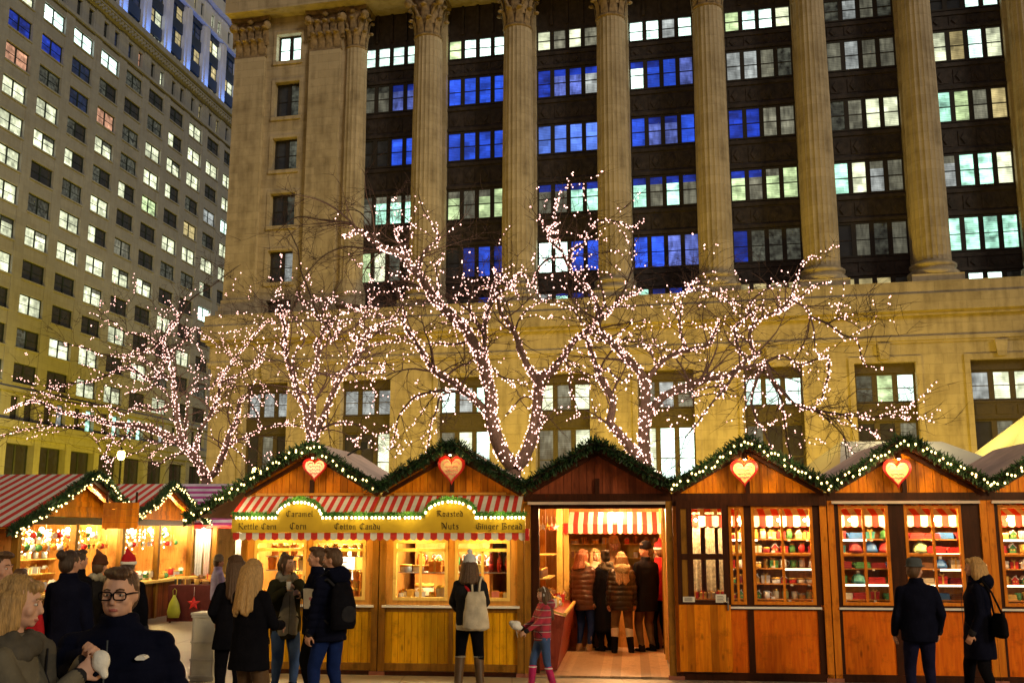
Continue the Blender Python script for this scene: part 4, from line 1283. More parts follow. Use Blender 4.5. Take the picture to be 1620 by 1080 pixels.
HWs = [1.03, 1.04, 1.045, 1.05, 1.055, 1.05]
DEP = 2.6
LAB = ['golden cabin at the left end of the front row, under the caramel corn arch',
       'golden cabin beside the open entrance, with the roasted nuts arch over its window',
       'open fronted dark gabled cabin where people crowd inside, without any heart sign',
       'reddish cabin with a half glazed stable door standing left of its window',
       'reddish cabin with two equal shop windows behind the two shoppers in navy',
       'reddish cabin cut off by the right edge of the picture']
CAB = []
for i, u in enumerate(UC):
    hw = HWs[i]
    C = thing('market_cabin', LAB[i], 'market cabin', sp(u, 0), SPA, 'gabled wooden cabins of the front row')
    CAB.append(C)
    gold = i < 2
    # corner posts, lintel, gable boards
    for s_ in (-1, 1):
        q = MB(); x = s_*(hw-.05)
        q.box(x-.045, x+.045, -.05, .05, 0.05, 2.5)
        q.box(x-.045, x+.045, DEP-.09, DEP, 0.05, 2.5)
        q.build('post', w_post if i < 3 else w_post2, C)
        q = MB(); q.box(x-.06, x+.06, -.065, .065, 0.0, 0.05); q.build('post_foot', mat('post_shoe', (0.3,0.1,0.06), rough=.6), C)
    q = MB()
    if i in (3,):
        q.box(-hw+.0, hw-.0, -.075, .04, 2.33, 2.505)
    elif gold:
        q.box(-hw, hw, -.03, .04, 2.30, 2.50)
    else:
        q.box(-hw, hw, -.06, .04, 2.40, 2.505)
    q.build('lintel', w_dark if not gold else w_frame, C)
    if i in (2, 4, 5):
        q = MB(); q.box(-hw+.06, hw-.10, -.10, -.06, 2.355, 2.392); q.build('rail', mat('pale_strip', (0.55,0.45,0.38), rough=.4), C)
    q = MB(); planks(q, -hw+.02, hw-.02, .0, 2.5, 3, .11, .02, clip=lambda x: gable_z(x)-.03)
    q.build('gable', w_orange if i != 2 else wood('gable_dark_red', (0.22,0.05,0.02), (0.32,0.08,0.03), board=.11), C)
    q = MB()
    for s_ in (-1, 1): q.bar((s_*(hw-.03), -.03, gable_z(hw-.03)-.13), (0, -.03, RIDGE-.13), .05, .09, up=(0,1,0))
    q.box(-.03, .03, -.05, -.005, 2.5, 2.72)
    q.build('gable_frame', w_dark, C)
    roof(C, DEP, roof_f, ends=(1.85 if i == 0 else hw, 1.9 if i == 5 else hw))
    if i != 2:
        shell(C, DEP, w_in)
# ---- garlands along the gables (one per gable)
GL = [('lit fir garland over the gable of the caramel corn cabin', True),
      ('unlit fir garland over the gable of the roasted nuts cabin', False),
      ('unlit fir garland over the dark entrance gable', False),
      ('lit fir garland over the gable of the cabin with the half glazed door', True),
      ('lit fir garland over the gable of the cabin with two equal shop windows', True),
      ('lit fir garland on the gable of the cabin cut off by the right edge', True)]
for i, u in enumerate(UC):
    hw = HWs[i]; y = -.27
    lx = -1.78 if i == 0 else -hw
    zl = RIDGE - (RIDGE-EAVE)/HW*abs(lx)
    path = [(lx, y, zl+.0), (lx*.66, y, RIDGE-(RIDGE-zl)*.66+.0), (lx*.33, y, RIDGE-(RIDGE-zl)*.33+.01), (0, y, RIDGE+.0), (hw*.33, y, RIDGE-.19), (hw*.66, y, RIDGE-.40), (hw, y, EAVE+.01)]
    garland(GL[i][0], sp(u, 0), SPA, path, GL[i][1], bulbs=(44 if i == 0 else 40), seed=i+3, rad=.068)
# ---- hearts
heart_sign('red rimmed pale heart sign lit from above in the gable of the caramel corn cabin', sp(UC[0], 0), SPA, .07, 2.86, .37, .34)
heart_sign('red outlined heart sign with cream face in the gable of the roasted nuts cabin', sp(UC[1], 0), SPA, .01, 2.84, .40, .42, face=mat('heart_cream', (.5,.36,.2), rough=.4, var=.3, scale=12))
heart_sign('glowing heart sign in the gable above the half glazed door cabin', sp(UC[3], 0), SPA, -.05, 2.77, .38, .38, face=mat('heart_gold', (.72,.42,.2), rough=.4, var=.2, scale=12))
heart_sign('glowing heart sign in the gable above the cabin with two equal shop windows', sp(UC[4], 0), SPA, -.11, 2.75, .38, .40, face=mat('heart_gold2', (.74,.45,.22), rough=.4, var=.2, scale=12))
# ---- golden cabins: boards, counter, windows
for i in (0, 1):
    C = CAB[i]; hw = HWs[i]
    for x0, x1 in ((-hw+.095, -.03), (.03, hw-.095)):
        q = MB(); planks(q, x0, x1, .0, .14, .90, .095, .02); q.build('lower_panel', w_gold, C)
        f = MB(); f.box(x0, x1, -.02, .0, .06, .16); f.box(x0, x1, -.015, .0, .86, .925); f.build('panel_trim', w_post, C)
    q = MB(); q.box(-.03, .03, -.02, .03, .06, .925); q.build('middle_post', w_post, C)
    q = MB(); q.box(-hw+.0, hw-.0, -.05, .25, 0, .056); q.build('plinth', w_dark, C)
    q = MB(); q.box(-hw+.06, hw-.06, -.10, .45, .925, .955); q.build('counter', rail_m, C)
    q = MB(); q.box(-hw+.095, hw-.095, -.02, .03, .957, 1.02); q.box(-hw+.095, hw-.095, -.02, .03, 1.86, 2.30)
    for x0, x1 in ((-hw+.095, -hw+.20), (-.05, .05), (hw-.20, hw-.095)): q.box(x0, x1, -.02, .03, 1.02, 1.86)
    q.build('front_frame', w_yel if False else w_frame, C)
    for x0, x1 in ((-hw+.20, -.05), (.05, hw-.20)):
        window(C, x0, x1, 1.02, 1.86, w_yel, cross=False, bar=1.72, w=.045)
    # striped awning sloping forward
    q = MB()
    ya, za, yb, zb = -.02, 2.49, -.55, 2.19
    striped(q, -hw+.01, hw-.01, lambda x, t: (x, ya+(yb-ya)*(1-t), za+(zb-za)*(1-t)-.01*math.sin(t*3.1)), .062, phase=i)
    n0 = len(q.v)
    o = q.build('awning', [fab_r, fab_w], C)
    ld = MB(); ld.box(-hw+.2, hw-.25, -.07, -.03, 2.495, 2.53); ld.build('awning_rail', w_frame, C)
    # little lamps below the awning washing the boards, lit warmly
    lamp_light(C, (-.5, -.30, 2.0), 24.0, (1,.62,.16), .05, 'awning_lamp'); lamp_light(C, (.5, -.30, 2.0), 24.0, (1,.62,.16), .05, 'awning_lamp')
    fx = MB()
    for xx in (-.5, .5): fx.tube([(xx, -.05, 2.12), (xx, -.3, 2.08)], .012, 6); fx.lathe([(.02,.05),(.05,0),(.055,-.02)], (xx, -.3, 2.04), 12)
    fx.build('awning_lamp_arm', w_dark, C)
    # lamps inside
    lamp_light(C, (-.45, .55, 2.2), 150, (1,.80,.42), .08, 'ceiling_lamp'); lamp_light(C, (.45, .9, 2.2), 150, (1,.80,.42), .08, 'ceiling_lamp')
    q = MB(); q.box(-hw+.1, hw-.1, .2, DEP-.1, 2.36, 2.39); q.build('ceiling', w_in, C)
# ---- sign board over both golden cabins
sign_m = mat('gilded_sign', (0.58,0.37,0.02), rough=0.45, var=0.10, scale=5)
SG = thing('sign_board', 'long yellow sign board with two round arches lettered Caramel Corn and Roasted Nuts', 'sign', sp(0, 0), SPA)
XA, XB = -2.94, 1.23
def top_edge(x):
    z = 2.18
    for c, r_, h_ in ((-1.955, .33, .215), (.19, .36, .215)):
        if abs(x-c) < r_: z = max(z, 2.18 + h_*math.sqrt(max(0, 1-((x-c)/r_)**2))**1.0)
    return z
q = MB(); n = 160; yb = -.57
xs = [XA+(XB-XA)*k/n for k in range(n+1)]
vs = [(x, yb, 1.965) for x in xs] + [(x, yb, top_edge(x)) for x in xs] + [(x, yb+.025, 1.965) for x in xs] + [(x, yb+.025, top_edge(x)) for x in xs]
m_ = n+1; fs = []
for k in range(n):
    fs += [(k, k+1, m_+k+1, m_+k), (2*m_+k+1, 2*m_+k, 3*m_+k, 3*m_+k+1), (m_+k, m_+k+1, 3*m_+k+1, 3*m_+k), (k+1, k, 2*m_+k, 2*m_+k+1)]
fs += [(0, m_, 3*m_, 2*m_), (n, 2*m_+n, 3*m_+n, m_+n)]
q.add(vs, fs); q.build('board', sign_m, SG)
q = MB(); P = [Vector((x, yb-.02, top_edge(x)+.0)) for x in xs]
rnd = random.Random(5)
for k in range(5200):
    t = rnd.random()*(n-.01); i = int(t); c = P[i].lerp(P[i+1], t-i)
    dr = Vector((rnd.gauss(0,1), rnd.gauss(0,.5), rnd.gauss(.3,1))).normalized()
    s0 = c + Vector((0,.02,.03)) + dr*rnd.uniform(0,.022); e = s0 + dr*rnd.uniform(.02,.04)
    sd_ = (e-s0).cross(Vector((rnd.uniform(-1,1),rnd.uniform(-1,1),rnd.uniform(-1,1)))).normalized()*.005
    q.add([s0-sd_, s0+sd_, e+sd_, e-sd_], [(0,1,2,3)], k % 3 == 0)
q.build('tinsel_trim', [mat('tinsel_green', (0.05,0.20,0.03), rough=.4), mat('tinsel_light', (0.15,0.3,0.05), rough=.4)], SG)
RL = thing('rope_light', 'bright rope of warm white bulbs following the arched top of the yellow sign board', 'light string', sp(0, 0), SPA)
bulbs = []; acc = 0; last = P[0]
for k in range(1, len(P)):
    seg = (P[k]-P[k-1]).length; acc += seg
    while acc > .058:
        acc -= .058; bulbs.append(P[k] + Vector((0, -.02, -.012)))
w = MB(); w.tube([p + Vector((0,-.012,-.012)) for p in P], .006, 4, cap=False); w.build('wire', wire_m, RL)
rope_m = emit('rope_bulb', (1.0,0.85,0.42), 7.0)
rope_me = ico(.0165).mesh('bulb'); rope_me.materials.append(rope_m)
for b_ in bulbs[:100]:
    o = link('bulb', rope_me, RL); o.location = b_
if len(bulbs) > 100: stuff_bulbs('bulb', bulbs[100:], rope_me, RL)['kind'] = 'stuff'
for x in (-2.6, -1.95, -1.1, -.4, .19, .9): lamp_light(RL, (x, -.70, 2.23 if x not in (-1.95,.19) else 2.44), 1.6, (1,.8,.35), .05, 'bulb_glow')
# scalloped red and white strip hanging below the board
q = MB(); valance(q, XA+.02, XB, -.555, 1.885, 1.963, .095, 0, .028)
q.build('valance', [fab_r, fab_w], SG)
q = MB(); q.box(XB+.0, XB+.05, -.6, -.54, 1.86, 2.02); q.build('end_tassel', heart_red, SG)
# blackletter: each glyph is a set of pen strokes, nib held at an angle
GLY = {
 'K': (0.9, [[(.1,1),(.1,0)],[(.1,.5),(.6,1),(.75,.9)],[(.25,.55),(.7,.1),(.85,0)],[(-.05,.9),(.2,1.0)]]),
 'C': (0.9, [[(.8,.85),(.45,1),(.12,.75),(.1,.3),(.4,0),(.8,.15)],[(.42,.95),(.42,.1)]]),
 'R': (0.95, [[(.1,1),(.1,0)],[(.0,.9),(.5,1),(.75,.8),(.5,.52),(.15,.5)],[(.4,.5),(.8,.05),(.95,.08)],[(.38,.95),(.38,.1)]]),
 'N': (1.0, [[(.1,.85),(.15,0)],[(.0,1),(.3,.85),(.75,.05)],[(.8,1),(.78,.0)],[(.4,.75),(.4,.2)]]),
 'G': (0.95, [[(.8,.85),(.45,1),(.1,.75),(.1,.25),(.4,0),(.82,.1),(.82,.5),(.5,.5)],[(.42,.95),(.42,.1)]]),
 'B': (0.95, [[(.1,1),(.1,0)],[(.0,.95),(.5,1),(.72,.8),(.45,.55),(.8,.35),(.7,.08),(.1,.0)],[(.36,.95),(.36,.1)]]),
 'a': (0.62, [[(.1,.6),(.45,.65),(.45,.0),(.55,.05)],[(.45,.38),(.12,.3),(.1,.08),(.4,.08)]]),
 'b': (0.62, [[(.1,1),(.1,.05),(.45,.1),(.48,.55),(.12,.6)]]),
 'c': (0.52, [[(.45,.55),(.15,.62),(.1,.1),(.42,.05)]]),
 'd': (0.62, [[(.1,.95),(.48,.6),(.48,.0)],[(.45,.6),(.1,.5),(.1,.08),(.42,.05)]]),
 'e': (0.55, [[(.1,.35),(.45,.45),(.35,.65),(.1,.55),(.1,.1),(.42,.05)]]),
 'g': (0.62, [[(.45,.62),(.12,.6),(.1,.15),(.45,.12)],[(.47,.62),(.47,-.2),(.1,-.28)]]),
 'i': (0.32, [[(.08,.62),(.14,.55),(.14,.05),(.24,.08)],[(.12,.82),(.18,.78)]]),
 'l': (0.32, [[(.12,1),(.12,.08),(.24,.05)]]),
 'm': (0.95, [[(.08,.62),(.12,.0)],[(.12,.52),(.35,.66),(.42,.0)],[(.42,.52),(.68,.66),(.74,.0),(.84,.05)]]),
 'n': (0.62, [[(.08,.62),(.12,.0)],[(.12,.52),(.38,.66),(.45,.0),(.54,.05)]]),
 'o': (0.58, [[(.1,.55),(.1,.12),(.4,.03),(.46,.5),(.12,.64)]]),
 'r': (0.48, [[(.08,.62),(.14,.55),(.14,.0)],[(.14,.5),(.3,.66),(.42,.55)]]),
 's': (0.52, [[(.42,.6),(.12,.55),(.4,.25),(.38,.05),(.08,.05)]]),
 't': (0.42, [[(.15,.85),(.15,.08),(.34,.05)],[(.02,.6),(.34,.62)]]),
 'u': (0.62, [[(.08,.62),(.12,.08),(.4,.05)],[(.45,.62),(.46,.0),(.54,.05)]]),
 'y': (0.60, [[(.08,.62),(.12,.15),(.42,.1)],[(.46,.62),(.46,-.1),(.15,-.28)]]),
 ' ': (0.45, []),
}
def letter_text(parent, text, xc, z, h, y, m, name='lettering', wide=1.0):
    tot = sum(GLY[c][0]+.06 for c in text)*h*wide
    x = xc - tot/2; q = MB()
    nib = Vector((math.cos(R(42)), 0, math.sin(R(42))))*h*.072
    for c in text:
        adv, st = GLY[c]
        for s_ in st:
            for k in range(len(s_)-1):
                a = Vector((x+s_[k][0]*h*wide, y, z+s_[k][1]*h)); b_ = Vector((x+s_[k+1][0]*h*wide, y, z+s_[k+1][1]*h))
                e = (b_-a).normalized()*h*.03
                a = a-e; b_ = b_+e
                yy = Vector((0, -.0015*(k % 3), 0))
                vs = [a-nib+yy, a+nib+yy, b_+nib+yy, b_-nib+yy]
                q.add(vs, [(0,1,2,3)]); q.add([v+Vector((0,.0012,0)) for v in vs], [(3,2,1,0)])
        x += (adv+.06)*h*wide
    return q.build(name, m, parent)
ink = mat('black_sign_ink', (0.028,0.018,0.004), rough=.6)
for tx, xc, z, h_ in (('Kettle Corn', -2.555, 2.012, .082), ('Caramel', -1.955, 2.185, .082), ('Corn', -1.965, 2.012, .09),
                     ('Cotton Candy', -1.12, 2.012, .082), ('Roasted', .185, 2.185, .08), ('Nuts', .19, 2.012, .09), ('Ginger Bread', .87, 2.012, .082)):
    letter_text(SG, tx, xc, z, h_, yb-.004, ink)
# ---- half door cabin, wide window cabin, cut-off cabin
def shop_front(C, hw, wins, door=None, lower=w_red, solid=None):
    q = MB(); q.box(-hw, hw, -.05, .25, 0, .10); q.build('plinth', w_dark, C)
    for x0, x1 in wins:
        q = MB(); q.box(x0-.01, x1+.01, .0, .025, .10, .93); q.build('lower_panel', lower, C)
        window(C, x0, x1, 1.0, 2.33, w_post2, cross=True, w=.04)
    xs = [x for w_ in wins for x in w_]
    q = MB(); q.box(min(xs)-.06, max(xs)+.06, -.02, .03, .93, 1.0)
    edges = sorted(xs)
    last = -hw+.095 if wins[0][0] < -.6 else min(xs)-.06
    for x0, x1 in wins:
        q.box(last, x0-.012, -.02, .03, .10, .93); q.box(last, x0-.003, -.02, .03, 1.0, 2.36)
        last = x1+.003
    q.box(last+.009, hw-.095, -.02, .03, .10, .93); q.box(last, hw-.095, -.02, .03, 1.0, 2.40)
    q.build('front_frame', w_dark, C)
    q = MB(); q.box(min(xs)-.06, max(xs)+.06, -.07, -.02, .945, .972); q.build('rail', rail_m, C)
    q = MB(); q.box(-hw+.1, hw-.1, .2, DEP-.1, 2.42, 2.45); q.build('ceiling', w_in, C)
C = CAB[3]
shop_front(C, HWs[3], [(-.28, -.07), (.03, .86)])
# canvas swag inside the windows
def inner_canvas(C, x0, x1):
    q = MB()
    striped(q, x0, x1, lambda x, t: (x, .75-.45*(1-t), 2.36-.16*(1-t)), .095)
    valance(q, x0, x1, .30, 2.06, 2.20, .095, 0, .02)
    q.build('inner_awning', [fab_r, fab_w], C)
inner_canvas(C, -.95, .93)
# the stable door, left of the windows, opened a little outward
D_ = MB(); D_.box(0, .70, -.03, .03, .12, 1.0); dr = D_.build('door', w_orange, C)
dr.location = (-1.0+.0, -.10, 0)
f = MB()
f.box(0, .70, -.035, .035, 1.0, 1.06); f.box(0, .70, -.035, .035, 1.60, 1.68); f.box(0, .70, -.035, .035, 2.29, 2.40)
f.box(0, .22, -.035, .035, 1.06, 1.60) if False else None
f.box(0, .06, -.035, .035, 1.06, 1.60); f.box(0, .06, -.035, .035, 1.68, 2.29); f.box(.62, .70, -.035, .035, 1.06, 1.60); f.box(.62, .70, -.035, .035, 1.68, 2.29)
f.box(.14, .215, -.03, .03, 1.06, 1.60); f.box(.14, .215, -.03, .03, 1.68, 2.29)
f.build('door_frame', w_dark, dr)
f = MB(); f.box(.06, .14, -.02, .02, 1.06, 1.60); f.box(.06, .14, -.02, .02, 1.68, 2.29); f.build('door_panel', w_post, dr)
pane(dr, .215, .62, 1.06, 2.29, 0)
hd = MB(); hd.box(.655, .675, -.065, -.035, .93, 1.10); hd.tube([(.665,-.06,1.04),(.665,-.10,1.04),(.60,-.10,1.04)], .009, 6); hd.build('handle', mat('steel', (.5,.5,.5), rough=.25, metal=1), dr)
for nm, lb, x, z, w_, h_ in (('paper_notice', 'white square paper notice taped inside the half glazed door by its handle', .50, 1.03, .14, .11), ('paper_card', 'small cream card on the ledge of the half glazed door', .06, 1.035, .16, .07)):
    t = thing(nm, lb, 'notice', sp(UC[3]-1.0+x, -.15, z), SPA)
    q = MB(); q.box(0, w_, 0, .004, 0, h_); q.build('sheet', mat('paper', (.72,.68,.6), rough=.7), t)
    q = MB()
    for k in range(4): q.box(.02, w_-.03-.01*(k % 2), -.0012, .0, h_*(.2+.18*k), h_*(.2+.18*k)+.006)
    q.build('print', ink, t)
C = CAB[4]; shop_front(C, HWs[4], [(-.90, -.24), (-.03+.0, .72)]); inner_canvas(C, -.95, .93)
C = CAB[5]; shop_front(C, HWs[5], [(-.90, -.05), (.05, .90)]); inner_canvas(C, -.95, .93)
for i in (3, 4, 5):
    for xx in (-.72, -.15, .42, .78):
        lamp_light(CAB[i], (xx, .14, 2.12), 30, (1,.58,.22), .04, 'ceiling_lamp')
    q = MB()
    for xx in (-.72, -.15, .42, .78): q.ell((xx, .14, 2.14), (.022,.022,.026), 8, 6)
    q.build('lamp_bulb', hot_bulb, CAB[i])
# ---- open entrance cabin
C = CAB[2]; hw = HWs[2]
D3 = 5.4
q = MB(); planks(q, -hw-.6, hw+.6, D3, 0, 2.6, .12); q.build('back_wall', w_in, C)
q = MB(); q.box(-hw-.6, hw+.6, .3, D3, 2.46, 2.50); q.build('ceiling', w_in, C)
q = MB(); q.box(-hw+.08, hw-.08, -.02, D3, .004, .03); q.build('floor_boards', wood('worn_floor', (0.40,0.24,0.13), (0.52,0.34,0.20), board=.14), C)
q = MB(); q.box(-hw+.09, -hw+.21, .0, .06, .05, 2.4); q.box(-hw+.09, hw-.05, .05, .12, 2.30, 2.40); q.build('entrance_frame', w_dark, C)
q = MB()
for yy in (1.9, 3.6): q.box(-.72, -.63, yy, yy+.09, .03, 2.46); q.box(.95, 1.03, yy, yy+.09, .03, 2.46)
q.build('inner_post', w_yel, C)
q = MB(); q.box(-hw-.55, -hw-.5, .4, D3, 0, 2.46); q.box(hw-.05, hw-.02, .4, D3, 0, 2.46); q.build('side_wall', w_in, C)
q = MB()
for r in (-.9,):
    striped(q, -.72, 1.0, lambda x, t: (x, 3.55+.5*t, 2.10+.22*t), .085); valance(q, -.72, 1.0, 3.55, 1.96, 2.10, .085, 0, .03)
q.build('inner_awning', [fab_r, fab_w], C)
q = MB(); q.box(-.75, 1.0, 3.6, 3.85, 0.03, 1.0); q.build('back_counter', w_in, C)
# slanting display counter on the left of the entrance
q = MB()
q.prism([(0,0)]*0 or [(-.97,.05),(-.62,.05),(-.50,.78),(-.97,.92)], .35, 3.4); q.build('display_counter', wood('deep_red_boards', (0.22,0.035,0.02), (0.32,0.06,0.03), knots=False), C)
q = MB(); q.bar((-.95,.34,.95),(-.48,.34,.80), .03,.03); q.box(-.52,-.48,.34,3.4,.80,.84); q.build('counter_lip', w_yel, C)
lamp_light(C, (-.45, 1.2, 2.3), 95, (1,.62,.22), .06, 'ceiling_lamp'); lamp_light(C, (.35, 2.9, 2.36), 190, (1,.54,.20), .06, 'ceiling_lamp'); lamp_light(C, (.2, 3.9, 2.35), 200, (1,.50,.20), .05, 'ceiling_lamp')
q = MB()
for p in ((-.45,1.2,2.38),(.35,2.9,2.42),(.2,3.9,2.42)): q.ell(p, (.035,.035,.04), 10, 6)
q.build('lamp_bulb', hot_bulb, C)

# ================================================================ the side row at the left (striped roofs)
def side_cabin(label, px, Y, seed, lx, rx):
    p = at(px, 750, Y); org = Vector((p.x, Y, 0)); rz = R(85.9)
    C = thing('market_cabin', label, 'market cabin', org, rz, 'striped roof cabins of the side row')
    hw, ridge, sl = 2.15, 3.0, .35
    roof(C, 3.2, [fab_r, fab_w, w_orange], hw=hw, ridge=ridge, eave=ridge-sl*hw, overhang=.3, stripes=.105, ends=(lx, rx))
    for x in (-2.05, 0, 2.05):
        q = MB(); q.box(x-.06, x+.06, -.06, .06, 0, 2.12); q.build('post', w_post, C)
    q = MB(); q.box(-hw, hw, -.05, .07, 2.10, 2.24); q.build('lintel', w_dark, C)
    q = MB()
    def cz(x): return ridge-sl*abs(x)-.03
    z = 2.25
    while z < ridge-.06:
        e = z+.10; xx = (ridge-.03-e)/sl
        q.prism([(-min(xx+.28,hw),z),(min(xx+.28,hw),z),(max(.02,xx),e),(-max(.02,xx),e)], .0+.02*((z*10) % 2 > 1), .03+.02*((z*10) % 2 > 1)); z = e
    q.build('gable', w_orange, C)
    q = MB(); planks(q, -2.0, 2.0, 0, 0, .82, .12); q.build('lower_panel', wood('brown_red_boards', (0.14,0.03,0.01), (0.22,0.055,0.015), board=.12), C)
    q = MB(); q.box(-2.05, 2.05, -.25, .35, .82, .87); q.build('counter', w_yel, C)
    q = MB(); planks(q, -2.1, 2.1, 2.9, 0, 2.2, .12); q.build('back_wall', w_in, C)
    q = MB(); q.box(-2.1, -2.06, .07, 2.9, 0, 2.2); q.box(2.06, 2.1, .07, 2.9, 0, 2.2); q.build('side_wall', w_in, C)
    q = MB()
    for z in (1.1, 1.4, 1.7): q.box(-2.0, 2.0, 1.35, 1.65, z, z+.02)
    q.build('shelf', w_yel, C)
    for x in (-1.4, -.4, .6, 1.5): lamp_light(C, (x, .45, 2.0), 150, (1,.74,.30), .08, 'ceiling_lamp')
    q = MB()
    for x in (-1.4, -.4, .6, 1.5): q.ell((x, .45, 2.0), (.05,.05,.06), 10, 6)
    q.build('lamp_bulb', hot_bulb, C)
    path = [(-lx, -.36, ridge-sl*lx+.0), (-lx*.5, -.36, ridge-sl*lx*.5), (0, -.36, ridge+.03), (rx*.5, -.36, ridge-sl*rx*.5), (rx, -.36, ridge-sl*rx)]
    garland('lit fir garland over the ' + label.replace('striped roof cabin of the side row', 'side row cabin'), org, rz, path, True, bulbs=64, seed=seed, rad=.09, dens=900, group='fir garlands along the gables')
    return C, org, rz
SC1 = side_cabin('striped roof cabin of the side row nearest the left edge', 125, 20.35, 31, 2.9, 2.0)
SC2 = side_cabin('striped roof cabin of the side row behind the orange hanging board', 255, 24.7, 37, 2.0, 2.25)
# third cabin facing us with the purple striped roof
p = at(320, 900, 27.2)
TC = thing('market_cabin', 'textile cabin with a roof striped lengthwise, hung with pale scarves', 'market cabin', (p.x, 27.2, 0), R(-3))
hw = 1.9
q = MB(); k = 0; n = 16
for i in range(n):
    t0, t1 = i/n, (i+1)/n
    q.add([(-hw-.1,-.3+1.6*t0,2.12+1.12*t0),(hw+.1,-.3+1.6*t0,2.12+1.12*t0),(hw+.1,-.3+1.6*t1,2.12+1.12*t1),(-hw-.1,-.3+1.6*t1,2.12+1.12*t1)], [(0,1,2,3)], i % 2)
q.add([(-hw-.1,1.3,3.24),(hw+.1,1.3,3.24),(hw+.1,2.9,2.12),(-hw-.1,2.9,2.12)], [(0,1,2,3)], 0)
q.build('roof', [mat('violet_canvas', (0.40,0.05,0.28), rough=.85), mat('lilac_canvas', (0.62,0.58,0.72), rough=.85)], TC)
q = MB()
for x in (-hw, 0.3, hw): q.box(x-.06, x+.06, -.06, .06, 0, 2.1)
q.build('post', w_post, TC)
q = MB(); q.box(-hw, hw, -.06, .06, 2.05, 2.15); q.build('lintel', heart_red, TC)
q = MB(); planks(q, -hw, hw, 0, 0, .72, .14); q.build('lower_panel', mat('dark_red_cloth', (0.09,0.012,0.012), rough=.8), TC)
q = MB(); q.box(-hw, hw, -.3, .4, .72, .78); q.build('counter', w_in, TC)
q = MB(); planks(q, -hw, hw, 1.7, 0, 2.3, .12); q.build('back_wall', w_yel, TC)
for x in (-.8, .1, 1.1): lamp_light(TC, (x, -.35, 1.98), 60, (1,.78,.42), .08, 'ceiling_lamp')
q = MB()
for x in (-.8, .1, 1.1): q.ell((x, -.35, 2.0), (.05,.05,.06), 10, 6)
q.build('lamp_bulb', hot_bulb, TC)
rnd = random.Random(8)
sc_cols = {'white': (.75,.72,.68), 'cream': (.7,.6,.42), 'pink': (.68,.35,.33), 'red': (.5,.05,.04), 'green': (.06,.16,.06), 'pale rose': (.7,.5,.45)}
def scarf(col, x, y, z0, z1, w, lab):
    t = thing('scarf', lab, 'scarf', TC.location, R(-3), 'scarves hanging in the textile cabin')
    q = MB(); n = 10; vs = []
    for j in range(6):
        zz = z1+(z0-z1)*j/5
        for k in range(n+1):
            xx = x - w/2*(1-.15*j/5) + w*(1-.15*j/5)*k/n*1.0
            vs.append((xx, y+.03*math.sin(k*2.2+j*.3), zz+.01*math.sin(k)))
    fs = [(j*(n+1)+k, j*(n+1)+k+1, (j+1)*(n+1)+k+1, (j+1)*(n+1)+k) for j in range(5) for k in range(n)]
    q.add(vs, fs, 0, True); q.add([(a, b_+.012, c) for a, b_, c in vs], [tuple(reversed(f)) for f in fs], 0, True)
    q.build('cloth', mat('scarf_'+col.replace(' ', '_'), sc_cols[col], rough=.9, var=.1, scale=20), t)
    q = MB(); q.tube([(x-w*.6, y, z1+.01),(x+w*.6, y, z1+.01)], .012, 6); q.build('rod', w_dark, t)
for i, (col, x, w) in enumerate((('green', -1.02, .12), ('red', -.86, .2), ('cream', -.6, .22), ('white', -.1, .24), ('pale rose', .12, .2), ('pink', 1.15, .2), ('white', .95, .2))):
    scarf(col, x, -.08+.03*(i % 2), .85, 2.03, w, '%s scarf hanging in the textile cabin, %s of the seven from the left' % (col, ['first','second','third','fourth','fifth','last','sixth'][i]))
q = MB()
# orange hanging board between the two side cabins
p = at(191, 815, 20.2)
HB = thing('hanging_board', 'blank orange wooden board hanging between the two side row gables', 'sign', (p.x, 20.2, p.z), R(8))
q = MB()
for k in range(4): q.box(-.33, .33, -.015, .015, -.25+.125*k, -.25+.125*k+.121)
q.build('board', w_orange, HB); q = MB(); q.box(-.29,-.25,.016,.04,-.27,.45); q.box(.25,.29,.016,.04,-.27,.45); q.build('batten', w_dark, HB)
